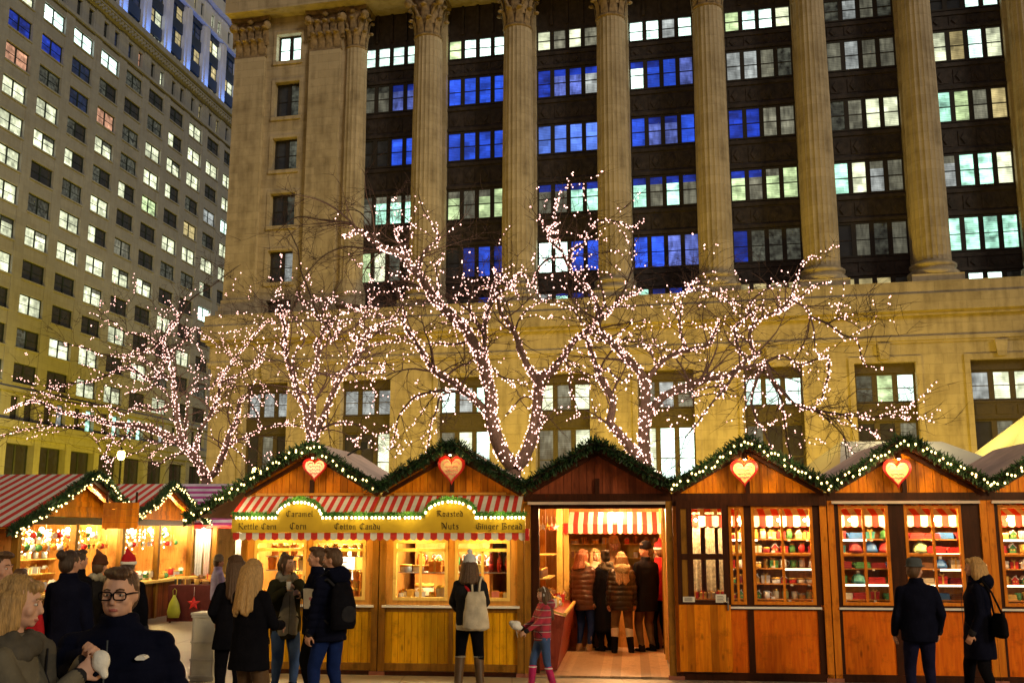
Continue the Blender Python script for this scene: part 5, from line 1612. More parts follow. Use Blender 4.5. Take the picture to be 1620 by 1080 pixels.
# ================================================================ tents and far roofs behind the right cabins
def translucent(name, c):
    m, nt, b = new_mat(name)
    b.inputs['Base Color'].default_value = rgb(c); b.inputs['Roughness'].default_value = .8
    t = N(nt, 'ShaderNodeBsdfTranslucent'); t.inputs['Color'].default_value = rgb(c)
    x = N(nt, 'ShaderNodeMixShader'); x.inputs[0].default_value = .45
    nt.links.new(b.outputs[0], x.inputs[1]); nt.links.new(t.outputs[0], x.inputs[2]); nt.links.new(x.outputs[0], nt.nodes['Material Output'].inputs[0])
    return m
tent_w = translucent('white_tent_cloth', (0.74,0.74,0.80))
tent_y = translucent('cream_tent_cloth', (0.76,0.64,0.30))
def tent(label, px0, px1, ptop, pbot, Y, ridge_dir, m1, m2, group=None):
    a = at(px0, ptop, Y); b_ = at(px1, ptop, Y); lo = at(px0, pbot, Y).z
    T = thing('tent', label, 'tent', ((a.x+b_.x)/2, Y, 0), 0, group)
    hw = (b_.x-a.x)/2; zr = a.z
    lamp_light(T, (0, 0, lo-.2), 300 if Y > 26 and hw > 1 else 110, (1,.80,.35), .15, 'tent_lamp')
    q = MB()
    if ridge_dir == 'x':
        e = .75
        q.add([(-hw,0,zr),(hw,0,zr),(hw+e,-2.2,lo),(-hw-e,-2.2,lo)], [(3,2,1,0)]); q.add([(-hw,0,zr),(hw,0,zr),(hw+e,2.2,lo),(-hw-e,2.2,lo)], [(0,1,2,3)])
        q.add([(-hw,0,zr),(-hw-e,-2.2,lo),(-hw-e,2.2,lo)], [(0,1,2)], 1); q.add([(hw,0,zr),(hw+e,-2.2,lo),(hw+e,2.2,lo)], [(2,1,0)], 1)
        q.build('canopy', [m1, m2], T)
        q = MB()
        for sx in (-1, 1):
            for sy in (-1, 1): q.box(sx*(hw+e-.1)-.04, sx*(hw+e-.1)+.04, sy*2.1-.04, sy*2.1+.04, 0, lo)
        q.build('pole', rail_m, T)
        q = MB(); q.box(-hw-e, hw+e, 2.15, 2.18, 0, lo); q.build('side_sheet', m2, T)
    else:
        q.add([(-hw,-hw,lo),(hw,-hw,lo),(hw,hw,lo),(-hw,hw,lo),(0,0,zr)], [(0,1,4),(1,2,4),(2,3,4),(3,0,4)])
        q.build('canopy', m1, T)
        q = MB()
        for sx in (-1, 1):
            for sy in (-1, 1): q.box(sx*(hw-.05)-.03, sx*(hw-.05)+.03, sy*(hw-.05)-.03, sy*(hw-.05)+.03, 0, lo)
        q.build('pole', rail_m, T)
    return T
tent('white ridge tent rising behind the gable of the two window cabin', 1330, 1490, 698, 752, 24.5, 'x', tent_w, tent_y)
t_ = tent('small cream pyramid tent behind the right end of the white tent', 1478, 1516, 705, 740, 38, 'p', tent_y, tent_y)
t_ = tent('yellow lit pyramid tent at the right edge behind the pink striped roof', 1530, 1730, 650, 745, 27, 'p', tent_y, tent_y)
p = at(1600, 712, 19.4)
RC = thing('market_cabin', 'cabin with a pink striped roof behind the cut off right cabin', 'market cabin', (p.x+.6, 19.4, 0), R(-6))
roof(RC, 3.5, [mat('dull_red_canvas', (.42,.10,.09), rough=.9), mat('dull_pink_canvas', (.52,.34,.30), rough=.9), w_orange], hw=1.9, ridge=3.45, eave=2.5, stripes=.1)
q = MB(); planks(q, -1.8, 1.8, .1, 0, 2.5, .12); q.build('wall', w_in, RC)
q = MB(); planks(q, -1.8, 1.8, .1, 2.5, 3.4, .12, clip=lambda x: 3.42-.5*abs(x)); q.build('gable', w_in, RC)
# little floodlight on the roof between the two golden gables
p = at(575, 706, 16.0)
FL = thing('floodlight', 'small black floodlight on an arm above the valley between the golden cabins', 'floodlight', p, R(-20))
q = MB(); q.tube([(-.30,.05,-.12),(-.1,0,-.04),(.02,0,0)], .014, 6); q.build('arm', post_m, FL)
q = MB(); q.add([(-.03,-.05,-.06),(.10,-.05,-.04),(.10,-.05,.06),(-.02,-.05,.07),(0,.06,-.04),(.07,.06,-.03),(.07,.06,.03),(0,.06,.04)], [(0,1,2,3),(7,6,5,4),(0,4,5,1),(1,5,6,2),(2,6,7,3),(3,7,4,0)]); q.build('housing', post_m, FL)
# ================================================================ goods on the shelves
GC = {'red': (.55,.03,.03), 'dark red': (.22,.015,.02), 'white': (.75,.72,.68), 'cream': (.70,.60,.42), 'green': (.06,.22,.07), 'blue': (.04,.16,.5), 'gold': (.70,.42,.08),
      'brown': (.20,.09,.035), 'black': (.02,.018,.018), 'silver': (.55,.55,.58), 'pink': (.72,.25,.30), 'teal': (.05,.28,.30), 'orange': (.70,.25,.03), 'pale blue': (.42,.52,.66), 'pale green': (.45,.58,.28), 'yellow': (.75,.58,.12)}
def gmat(c, rough=.5, metal=0.0): return mat('%s_ware_%d' % (c.replace(' ', '_'), int(rough*100+metal)), GC[c], rough=rough, metal=metal, var=.18, scale=14)
PROTO = {}
def proto(kind, col):
    """meshes of one kind of ware: list of (name, mesh) with the first as the thing"""
    key = (kind, col)
    if key in PROTO: return PROTO[key]
    m1 = gmat(col); out = []
    def fin(n, q, m):
        me = q.mesh(n)
        for k in (m if isinstance(m, list) else [m]): me.materials.append(k)
        out.append((n, me))
    q = MB()
    if kind == 'gift_box':
        q.box(-.045,.045,-.04,.04,0,.065); fin('box', q, m1)
        q = MB(); q.box(-.049,.049,-.044,.044,.058,.082); fin('lid', q, m1)
        q = MB(); q.box(-.008,.008,-.0465,.0465,.0,.085); q.tube([(-.03,0,.1),(-.015,0,.088),(0,0,.086),(.015,0,.088),(.03,0,.1),(.02,0,.107),(0,0,.087),(-.02,0,.107),(-.03,0,.1)], .005, 4); fin('ribbon', q, gmat('gold' if col != 'gold' else 'red'))
    elif kind == 'jar':
        q.lathe([(.03,0),(.036,.006),(.037,.07),(.03,.085),(.028,.09)], n=14); fin('glass', q, m1)
        q = MB(); q.lathe([(.031,.088),(.032,.09),(.032,.106),(.028,.11)], n=14); fin('lid', q, gmat('gold', .3, 1))
    elif kind == 'bottle':
        q.lathe([(.034,0),(.037,.008),(.037,.15),(.030,.18),(.014,.215),(.0125,.27),(.0125,.285)], n=16); fin('glass', q, m1)
        q = MB(); q.lathe([(.0376,.04),(.0376,.12)], n=16); fin('paper_label', q, gmat('red' if col != 'red' else 'cream'))
        q = MB(); q.lathe([(.014,.265),(.015,.27),(.015,.30),(.012,.305)], n=12); fin('cap', q, gmat('silver', .3, 1))
    elif kind == 'tin':
        q.lathe([(.05,0),(.052,.004),(.052,.05),(.05,.052)], n=18); fin('tin', q, m1)
        q = MB(); q.lathe([(.0535,.046),(.0535,.062),(.045,.066),(.01,.067)], n=18); fin('lid', q, gmat('gold' if col != 'gold' else 'cream', .35))
    elif kind == 'knit_hat':
        q.lathe([(.075,0),(.08,.02),(.078,.035),(.07,.038),(.068,.07),(.045,.10),(.01,.112)], n=18, fn=lambda r, z, t: r*(1+.03*math.sin(t*14))); fin('knit', q, m1)
        q = MB(); q.ell((0,0,.125), .024, 8, 6); fin('pompom', q, gmat('white'))
    elif kind == 'folded_scarf':
        for k in range(3): q.box(-.085+.004*k,.085-.003*k,-.06,.06-.004*k,.0+.022*k,.020+.022*k)
        q.ell((-.085,0,.033),(.012,.058,.032),8,6); fin('fold', q, m1)
        q = MB()
        for k in range(9): q.tube([(.085,-.05+.0125*k,.01),(.10,-.05+.0125*k,.004)], .002, 3)
        fin('fringe', q, m1)
    elif kind == 'ceramic_house':
        q.box(-.035,.035,-.03,.03,0,.06); q.prism([(-.035,.06),(.035,.06),(0,.095)], -.03,.03); fin('house_wall', q, m1)
        q = MB(); q.bar((-.042,0,.056),(.0,0,.100),.07,.006,up=(0,0,1)); q.bar((.042,0,.056),(.0,0,.100),.07,.006,up=(0,0,1)); q.box(.012,.022,-.005,.005,.075,.11); fin('roof', q, gmat('white' if col != 'white' else 'red'))
        q = MB(); q.box(-.022,-.008,-.032,-.03,.025,.045); q.box(.008,.022,-.032,-.03,.025,.045); fin('window', q, gmat('gold'))
    elif kind == 'bauble':
        q.ell((0,0,0), .045, 14, 10); fin('ball', q, gmat(col, .15, 0))
        q = MB(); q.lathe([(.014,.042),(.014,.058),(.006,.06)], n=10); q.tube([(0,0,.06),(.001,0,.14)], .0015, 3); fin('cap', q, gmat('gold', .3, 1))
    elif kind == 'star_ornament':
        vs = [(0,-.012,0),(0,.012,0)]
        for k in range(10):
            r = .07 if k % 2 == 0 else .03; a = math.pi/2+math.pi*k/5; vs.append((r*math.cos(a),0,r*math.sin(a)))
        q.add(vs, [(0, 2+(k+1) % 10, 2+k) for k in range(10)]+[(1, 2+k, 2+(k+1) % 10) for k in range(10)]); fin('star', q, gmat(col, .25))
        q = MB(); q.tube([(0,0,.07),(0,0,.16)], .002, 3); fin('string', q, gmat('white'))
    elif kind == 'popcorn_tub':
        q.lathe([(.036,0),(.038,.002),(.052,.13),(.054,.132)], n=16); fin('tub', q, m1)
        q = MB(); rr = random.Random(4)
        for k in range(26):
            a = rr.uniform(0, 6.28); r = rr.uniform(0,.042); q.ell((r*math.cos(a), r*math.sin(a), .132+rr.uniform(0,.025)), .013, 6, 4)
        fin('popcorn', q, gmat('yellow'))
    elif kind == 'paper_bag':
        q.add([(-.04,-.025,0),(.04,-.025,0),(.04,.025,0),(-.04,.025,0),(-.045,-.02,.11),(.045,-.02,.115),(.045,.02,.112),(-.045,.02,.105)], [(0,3,2,1),(0,1,5,4),(1,2,6,5),(2,3,7,6),(3,0,4,7),(4,5,6,7)]); fin('bag', q, m1)
        q = MB()
        for k in range(8): q.ell((-.03+.009*k,-.0+.008*(k % 3-1),.112), .012, 6, 4)
        fin('sweets', q, gmat('gold'))
    elif kind == 'mug':
        q.lathe([(.034,0),(.038,.005),(.04,.09),(.036,.09),(.034,.012)], n=16); fin('cup', q, m1)
        q = MB(); q.tube([(.038,0,.075),(.06,0,.07),(.064,0,.045),(.055,0,.025),(.037,0,.02)], .006, 6); fin('handle', q, m1)
    elif kind == 'gingerbread_heart':
        P = heart_poly(.15,.15); n = len(P)
        q.add([(a,-.012,b_) for a, b_ in P]+[(a,.012,b_) for a, b_ in P], [tuple(range(n-1,-1,-1)), tuple(range(n,2*n))]+[(i,(i+1) % n,(i+1) % n+n,i+n) for i in range(n)]); fin('cake', q, m1)
        q = MB(); P2 = heart_poly(.125,.125); q.tube([(a,-.014,b_) for a, b_ in P2]+[(P2[0][0],-.014,P2[0][1])], .005, 4); fin('icing', q, gmat('white'))
    PROTO[key] = out
    return out
ORD = ['first','second','third','fourth','fifth','sixth','seventh','eighth','ninth','tenth','eleventh','twelfth','thirteenth','fourteenth','fifteenth','sixteenth','seventeenth','eighteenth','nineteenth','twentieth']
def ware(kind, col, loc, rz, label, group, s=1.0):
    ms_ = proto(kind, col)
    o = bpy.data.objects.new(kind, ms_[0][1]); COL.objects.link(o)
    o.location = loc; o.rotation_euler = (0,0,rz); o.scale = (s,s,s)
    for n, me in ms_[1:]: link(n, me, o)
    return tag(o, label, kind.replace('_', ' '), group)
def shelf_row(base, rz, x0, x1, y, z, kinds, cols, where, grp, seed, s=1.0, step=.105, order='', hang=False):
    """base: function (x, y, z) -> world"""
    rr = random.Random(seed); x = x0+step/2; n = 0
    while x < x1 and n < 20:
        k = rr.choice(kinds); c = rr.choice(cols)
        sc_ = s*rr.uniform(.9,1.12)
        ware(k, c, base(x, y+rr.uniform(-.02,.02), z+(rr.uniform(-.03,.0) if hang else 0)), rz+rr.uniform(-.25,.25) if k not in ('bauble',) else rz,
             '%s %s, %s from left %s' % (c, k.replace('_', ' '), ORD[n], where), grp, sc_)
        x += step*sc_*rr.uniform(.92,1.15); n += 1
shelf_m = w_yel
def cab_base(i): return lambda x, y, z: sp(UC[i], 0) + Vector((math.cos(SPA)*x-math.sin(SPA)*y, math.sin(SPA)*x+math.cos(SPA)*y, z))
# half door cabin and its neighbours: racks close behind the glass
for i, nm, seed in ((3, 'half door cabin', 40), (4, 'two window cabin', 60), (5, 'cut off cabin', 80)):
    q = MB(); x0, x1 = (-.30,.90) if i == 3 else (-.92,.90)
    zs = [1.06,1.27,1.48,1.69,1.88]
    for z in zs: q.box(x0, x1, .28, .56, z-.018, z)
    for x in (x0, (x0+x1)/2, x1-.02): q.box(x, x+.02, .56, .58, 1.0, 2.06)
    q.box(x0, x1, .60, .62, 1.0, 2.06)
    q.build('shelf', w_in, CAB[i])
    q = MB()
    for jj, (xa_, xb_, z) in enumerate(((x0+.04, x0+.44, 1.88-.02), (x1-.5, x1-.06, 1.69-.02), (x1-.42, x1-.04, 1.48-.02), (x0+.03, x1-.1, 1.27-.02))):
        if i == 3 and jj % 2: continue
        q.box(xa_, xb_, .265, .279, z-.012, z+.012)
    q.build('shelf_light', emit('shelf_tube', (1.0,.80,.50), 3.5), CAB[i])
    kinds = (['gift_box','ceramic_house','jar','tin','mug'] if i == 3 else ['knit_hat','folded_scarf','folded_scarf','gift_box'] if i == 4 else ['gift_box','mug','ceramic_house','tin','folded_scarf'])
    pal = (['red','white','silver','cream','gold','green','white','pale green','dark red'] if i == 3 else ['red','dark red','green','blue','cream','pale green','brown','teal','red'] if i == 4 else ['cream','red','silver','gold','green','white'])
    for j, z in enumerate(zs):
        g = 'wares on the shelves of the %s' % nm
        shelf_row(cab_base(i), SPA, x0+.02, x1, .36, z, kinds, pal, 'on the %s shelf of the %s' % (ORD[j], nm), g, seed+j, s=1.15 if i != 4 else 1.25, step=.10 if i != 4 else .165)
        for kk in range(5):
            q = MB(); xx = x0+.08+(x1-x0-.16)*kk/4+random.uniform(-.03,.03); q.box(xx, xx+.035, .268, .272, z-.034, z-.012) if kk != 2 else q.box(xx, xx+.05, .266, .270, z+.0, z+.03); q.build('price_tag', rail_m, CAB[i])
# hanging curtain strips in the half door cabin by the door
t = thing('lace_curtain', 'pale lace curtain strips hanging behind the half glazed door', 'curtain', sp(UC[3], 0), SPA)
for x in (-.78,-.58,-.40):
    q = MB(); vs = []
    for j in range(9):
        for k in range(7): vs.append((x+.13*k/6, .34+.015*math.sin(k*2), 2.25-1.1*j/8))
    q.add(vs, [(j*7+k, (j+1)*7+k, (j+1)*7+k+1, j*7+k+1) for j in range(8) for k in range(6)], 0, True); q.build('strip', mat('lace', (.62,.58,.45), rough=.9, var=.4, scale=25), t)
shelf_row(cab_base(3), SPA, -.80, -.34, .30, 1.06, ['tin','gift_box'], ['cream','red','gold'], 'behind the half glazed door', 'wares on the shelves of the half door cabin', 99)
q = MB(); q.box(-.84,-.32,.25,.5,1.03,1.06); q.build('shelf', w_in, CAB[3])
# golden cabins
for i in (0, 1):
    q = MB(); q.box(-.84,.84,.16,.42,.97,1.0); q.box(-.84,.84,.30,.52,1.385,1.40) if i == 1 else q.box(-.84,.84,.50,.72,1.40,1.415)
    q.build('shelf', rail_m, CAB[i])
    q = MB(); q.box(-.84,.84,1.5,1.52,.9,2.3); q.build('inner_partition', w_in, CAB[i])
for j in range(3):
    for k in range(4):
        ware('popcorn_tub', 'orange' if (j+k) % 3 else 'gold', cab_base(0)(.40+.115*k, .22+.02*(j % 2), 1.0+.135*j), SPA, '%s popcorn tub, %s from left in the %s layer of the caramel corn window' % ('orange' if (j+k) % 3 else 'gold', ORD[k], ORD[j]), 'popcorn tubs stacked in the caramel corn window')
shelf_row(cab_base(0), SPA, -.84, -.1, .26, 1.0, ['popcorn_tub','paper_bag','jar'], ['gold','orange','white','yellow'], 'behind the left window of the caramel corn cabin', 'wares in the caramel corn cabin', 7, 1.2, .13)
shelf_row(cab_base(0), SPA, -.84, -.1, .62, 1.415, ['popcorn_tub','paper_bag'], ['gold','orange','cream'], 'on the high shelf of the caramel corn cabin', 'wares in the caramel corn cabin', 8, 1.2, .13)
for k, (x, z, w, h_, c) in enumerate(((-.30,1.50,.34,.42,(.45,.50,.80)), (.12,1.48,.30,.50,(.50,.56,.85)), (.55,1.58,.26,.34,(.70,.74,.80)))):
    t = thing('menu_board', '%s bluish menu board from left on the back wall of the caramel corn cabin' % ORD[k], 'menu board', cab_base(0)(x, 1.47, z), SPA)
    q = MB(); q.box(-w/2, w/2, -.012, .012, -h_/2, h_/2); q.build('panel', mat('pale_board_%d' % k, c, rough=.5), t)
    q = MB()
    for j in range(7): q.box(-w*.38, w*(.1+.3*((j*7) % 3)/3), -.0145, -.012, h_*.36-j*h_*.11, h_*.36-j*h_*.11+.012)
    q.build('print', ink, t)
    q = MB(); q.box(-w/2-.01, w/2+.01, -.02, .01, h_/2, h_/2+.015); q.box(-w/2-.01, w/2+.01, -.02, .01, -h_/2-.015, -h_/2); q.build('frame', w_dark, t)
for k, x in enumerate((.52,.64,.76)):
    ware('bottle', 'dark red', cab_base(1)(x, .36, 1.40), SPA, 'dark red bottle, %s of three in the right window of the nuts cabin' % ['left one','middle one','right one'][k], 'three dark bottles in the roasted nuts window', 1.0)
ware('mug', 'yellow', cab_base(1)(.33, .36, 1.40), SPA, 'yellow mug standing left of the three dark bottles', None, 1.3)
ware('bottle', 'green', cab_base(1)(-.13, .36, 1.40), SPA, 'green bottle at the right end of the left window of the roasted nuts cabin', None, .75)
shelf_row(cab_base(1), SPA, -.80, -.42, .36, 1.40, ['jar','tin'], ['brown','black','pale blue','cream'], 'on the high shelf of the nuts cabin', 'wares in the roasted nuts cabin', 12, 1.6, .12)
ware('gift_box', 'orange', cab_base(1)(-.30, .38, 1.40), SPA, 'orange box on the high shelf beside the green bottle', None, 1.9)
shelf_row(cab_base(1), SPA, -.84, -.1, .26, 1.0, ['paper_bag','paper_bag','jar','popcorn_tub'], ['white','gold','white','cream'], 'on the nuts counter, left window', 'wares in the roasted nuts cabin', 13, 1.2, .12)
shelf_row(cab_base(1), SPA, .10, .84, .26, 1.0, ['paper_bag','gift_box','paper_bag'], ['white','pink','cream','white'], 'on the nuts counter, right window', 'wares in the roasted nuts cabin', 14, 1.2, .12)
shelf_row(cab_base(1), SPA, -.80, .84, .55, 1.93, ['gingerbread_heart'], ['brown','red','orange'], 'of the hearts hung high in the nuts cabin', 'gingerbread hearts in the roasted nuts cabin', 15, 1.0, .17, hang=True)
shelf_row(cab_base(1), SPA, -.80, .84, 1.42, 1.55, ['gingerbread_heart','gingerbread_heart'], ['brown','red','pink'], 'of the hearts on the inner wall', 'gingerbread hearts in the roasted nuts cabin', 16, 1.1, .2)
q = MB(); q.box(-.84,.84,1.36,1.5,1.45,1.465); q.build('shelf', w_in, CAB[1])
# open entrance cabin: back shelves and the slanting counter
q = MB()
for z in (1.25,1.5,1.75,1.98): q.box(-.7, 1.0, 4.7, 4.95, z-.018, z)
q.box(-.7,1.0,4.95,4.97,1.0,2.1)
for y in (.9,1.5): q.box(-1.0,-.72,y-.5,y+.6,1.30 if y < 1 else 1.62,1.315 if y < 1 else 1.635)
q.build('shelf', w_yel, CAB[2])
for j, z in enumerate((1.25,1.5,1.75,1.98)):
    shelf_row(cab_base(2), SPA, -.66, .98, 4.8, z, ['jar','gift_box','mug','tin','ceramic_house'], ['red','white','brown','gold','dark red','silver'], 'on the %s back shelf of the open cabin' % ORD[j], 'wares at the back of the open entrance cabin', 110+j, 1.3, .14)
for j, (y, z) in enumerate(((.6,.92),(.9,.92),(1.2,.92),(1.5,.92),(1.8,.92),(2.1,.92),(2.4,.92))):
    for k, (x, dz) in enumerate(((-.86,0),(-.68,-.03))):
        kk = ['ceramic_house','gift_box','jar','mug','tin'][(j+k*2) % 5]; cc = ['white','cream','red','gold','silver','white','brown'][(j*2+k) % 7]
        ware(kk, cc, cab_base(2)(x, y, z+dz), SPA+.3, '%s %s, %s from the front, %s row of the slanting counter' % (cc, kk.replace('_', ' '), ORD[j], 'inner' if k else 'outer'), 'wares on the slanting counter of the open cabin', 1.5)
for j in range(5):
    ware('star_ornament', ['white','gold','red'][j % 3], cab_base(2)(-.85+.04*j, .8+.35*j, 2.05), SPA, '%s star hanging in the open cabin, %s from the front' % (['white','gold','red'][j % 3], ORD[j]), 'stars hanging in the open entrance cabin', 1.0)
    ware('jar', 'brown', cab_base(2)(-.86, .5+.2*j, 1.315), SPA, 'brown jar on the small left shelf of the open cabin, %s from the front' % ORD[j], 'jars on the small left shelf of the open cabin', 1.2)
# side row: baubles, stars and houses under strong lamps
for (Cc, org, rz), nm, seed, lx in ((SC1, 'near side cabin', 200, -2.0), (SC2, 'far side cabin', 230, -2.0)):
    bs_ = lambda x, y, z, org=org, rz=rz: org + Vector((math.cos(rz)*x-math.sin(rz)*y, math.sin(rz)*x+math.cos(rz)*y, z))
    for j, (y, z, kinds, hang) in enumerate(((.05,.87,['bauble','tin','ceramic_house','jar'],False),(.45,1.92,['bauble','star_ornament'],True),(.25,1.7,['bauble','star_ornament'],True),(1.5,1.12,['gift_box','ceramic_house'],False),(1.5,1.42,['tin','mug','jar'],False),(1.5,1.72,['gift_box','jar'],False))):
        zz = z+(.06 if j == 0 else 0)
        place = ['along the counter','on the inner hanging row','on the outer hanging row','on the lowest shelf','on the middle shelf','on the top shelf'][j]
        shelf_row(bs_, rz, -1.95, 1.95, y, zz, kinds, ['red','gold','white','green','gold','silver','orange','cream'], '%s of the %s' % (place, nm), 'ornaments and wares of the %s' % nm, seed+j, 1.5 if not hang else 1.35, .14 if hang else .19, hang=hang)
# under the textile counter: a yellow-green bag and a red star; small wares on top
tb = lambda x, y, z: TC.location + Vector((x, y, z))
shelf_row(tb, R(-3), -1.1, 1.6, -.15, .78, ['tin','gift_box','mug'], ['brown','cream','black','gold'], 'along the counter of the textile cabin', 'wares on the textile counter', 260, 1.2, .15)
DX = at(311, 950, 23.8).x
DT = thing('display_table', 'display table draped in dark red cloth in front of the textile cabin', 'table', (DX, 23.8, 0), R(4))
q = MB()
n_ = 40
vs = []
for j in range(5):
    for k in range(n_+1):
        t_ = k/n_; vs.append((-.56+1.12*t_, -.30-.03*abs(math.sin(k*.9))*(1-j/4), .03+.77*j/4))
q.add(vs, [(j*(n_+1)+k, j*(n_+1)+k+1, (j+1)*(n_+1)+k+1, (j+1)*(n_+1)+k) for j in range(4) for k in range(n_)], 0, True)
q.box(-.56,.56,-.30,.30,.78,.805); q.box(-.56,-.545,-.3,.3,.03,.78); q.box(.545,.56,-.3,.3,.03,.78)
q.build('cloth', MATS['dark_red_cloth'], DT)
q = MB()
for x in (-.5,.5):
    for y in (-.24,.24): q.box(x-.02,x+.02,y-.02,y+.02,0,.78)
SPLIT.add('leg'); q.build('leg', w_dark, DT)
tb2 = lambda x, y, z: Vector((DX+x, 23.8+y, z))
shelf_row(tb2, 0, -.52, .54, 0, .806, ['tin','gift_box','mug','ceramic_house'], ['brown','cream','black','gold','white'], 'on the dark red display table', 'wares on the dark red display table', 270, 1.3, .15)
t = thing('carrier_bag', 'yellow green plastic bag hanging on the dark red cloth of the display table', 'bag', tb2(-.36,-.44,.12), 0)
q = MB(); q.loft([(.0,0,0,.12,.06),(.12,0,0,.15,.08),(.3,0,0,.11,.05),(.42,0,0,.05,.03),(.48,0,0,.02,.02)], 14); q.build('bag', mat('yellow_green_plastic', (.40,.46,.05), rough=.3, var=.2), t)
q = MB(); q.tube([(-.03,0,.46),(-.04,0,.58),(.0,0,.62),(.04,0,.58),(.03,0,.46)], .008, 5); q.build('handle', MATS['yellow_green_plastic'], t)
ware('star_ornament', 'red', tb2(.05,-.38,.42), 0, 'big red star hung on the dark red cloth of the display table', None, 2.2)
# light coloured backs that stand in the lamplight
# ================================================================ litter bin
p = at(342, 1072, 14.8)
BN = thing('litter_bin', 'pale grey square litter bin standing left of the golden cabin', 'litter bin', (-4.17, 14.75, 0), R(-8))
gal = mat('galvanised_mesh', (.62,.60,.55), rough=.45, metal=.0, var=.1)
q = MB()
for k in range(4):
    a = math.pi/2*k; c_, s_ = math.cos(a), math.sin(a)
    for j in (0, 8):
        t_ = -.15+.3*j/8; x_, y_ = .17*c_-t_*s_, .17*s_+t_*c_; q.box(x_-.006, x_+.006, y_-.006, y_+.006, .06, .86)
    for z in (.05,.27,.5,.84):
        a1 = (.175*c_+.175*s_, .175*s_-.175*c_, z); a2 = (.175*c_-.175*s_, .175*s_+.175*c_, z); q.bar(a1, a2, .02, .03)
q.build('cage', gal, BN)
q = MB(); q.box(-.162,.162,-.162,.162,.05,.83); q.build('liner', mat('liner_grey', (.70,.68,.60), rough=.6, var=.1), BN)
q = MB(); q.box(-.19,.19,-.19,.19,.86,.89); q.box(-.17,.17,-.17,.17,.0,.04); q.build('rim', gal, BN)

# added glowing dots inside the two side cabins, for the sparkle of lit ornaments
ic_me = ico(.017).mesh('bulb'); ic_me.materials.append(emit('sparkle_dot', (1.0,.84,.45), 9.0))
for (Cc, org, rz), nm in ((SC1, 'nearer side row cabin'), (SC2, 'farther side row cabin')):
    t = thing('sparkle_curtain', 'added curtain of glowing dots for sparkle inside the %s' % nm, 'sparkle curtain', org, rz)
    rr = random.Random(len(nm)); q = MB()
    for k in range(25):
        x = -1.9+3.8*k/24; L = .2+.35*rr.random(); y = .55+.2*rr.random(); q.tube([(x,y,2.05),(x,y,2.05-L)], .003, 3)
        for j in range(4):
            o = link('bulb', ic_me, t); o.location = (x, y, 2.03-L*(j+.5)/4)
    q.build('wire', wire_m, t)

for k, (i, y, z, kinds, cols_, sc_, st, sd_) in enumerate((
    (1, .30, 1.0, ['gift_box','jar','mug'], ['pink','white','orange','cream'], 1.5, .14, 301), (1, 1.40, 1.0, ['gift_box','tin'], ['red','cream','brown'], 2.6, .26, 302),
    (0, 1.35, 1.0, ['popcorn_tub'], ['orange','gold'], 2.2, .24, 303), (1, 1.38, 1.465, ['jar','gift_box','ceramic_house'], ['red','orange','green','white'], 1.6, .17, 304),
    (0, .60, 1.62, ['popcorn_tub'], ['gold','orange'], 1.1, .13, 305))):
    shelf_row(cab_base(i), SPA, -.80, .80, y, z, kinds, cols_, ['in the middle of the nuts counter','at the back of the nuts cabin','at the back of the corn cabin','on the inner shelf of the nuts cabin','on the topmost rack of the corn cabin'][k], 'wares deep inside the golden cabins %d' % (k+1) if False else 'wares deep inside the golden cabins', sd_, sc_, st)
q = MB(); q.box(-.84,.84,.50,.72,1.605,1.62); q.build('shelf', rail_m, CAB[0])
for (Cc, org, rz), nm, seed in ((SC1, 'near side cabin', 400), (SC2, 'far side cabin', 430)):
    bs_ = lambda x, y, z, org=org, rz=rz: org + Vector((math.cos(rz)*x-math.sin(rz)*y, math.sin(rz)*x+math.cos(rz)*y, z))
    shelf_row(bs_, rz, -1.95, 1.95, .26, .87, ['gift_box','ceramic_house','tin','mug'], ['red','gold','white','green','orange','cream'], 'in the inner counter row of the %s' % nm, 'ornaments and wares of the %s' % nm, seed, 1.9, .2)
# ================================================================ people
skin_m = mat('skin', (0.52,0.27,0.18), rough=.55, var=.08, scale=9)
skin_l = mat('skin_light', (0.60,0.34,0.24), rough=.55, var=.08, scale=9)
lip_m = mat('lips', (0.42,0.12,0.10), rough=.45)
eye_w = mat('eye_white', (.7,.66,.6), rough=.25); eye_d = mat('eye_dark', (.03,.02,.015), rough=.15)
def hair_mat(n, c):
    return mat('hair_'+n, c, rough=.45, var=.35, scale=30, stretch=(4,4,.6), bump=.5, bscale=60)
HAIR = {'dark': hair_mat('dark', (.035,.018,.010)), 'brown': hair_mat('brown', (.085,.042,.018)), 'blond': hair_mat('blond', (.42,.25,.09)), 'auburn': hair_mat('auburn', (.20,.06,.02)), 'black': hair_mat('black', (.012,.009,.008)), 'fair': hair_mat('fair', (.50,.34,.16)), 'tan': hair_mat('tan', (.30,.18,.08))}
def cloth(n, c, rough=.85, var=.2, bump=.3): return mat('cloth_'+n, c, rough=rough, var=var, scale=8, bump=bump, bscale=35, spec=.02 if rough > .6 else .35)
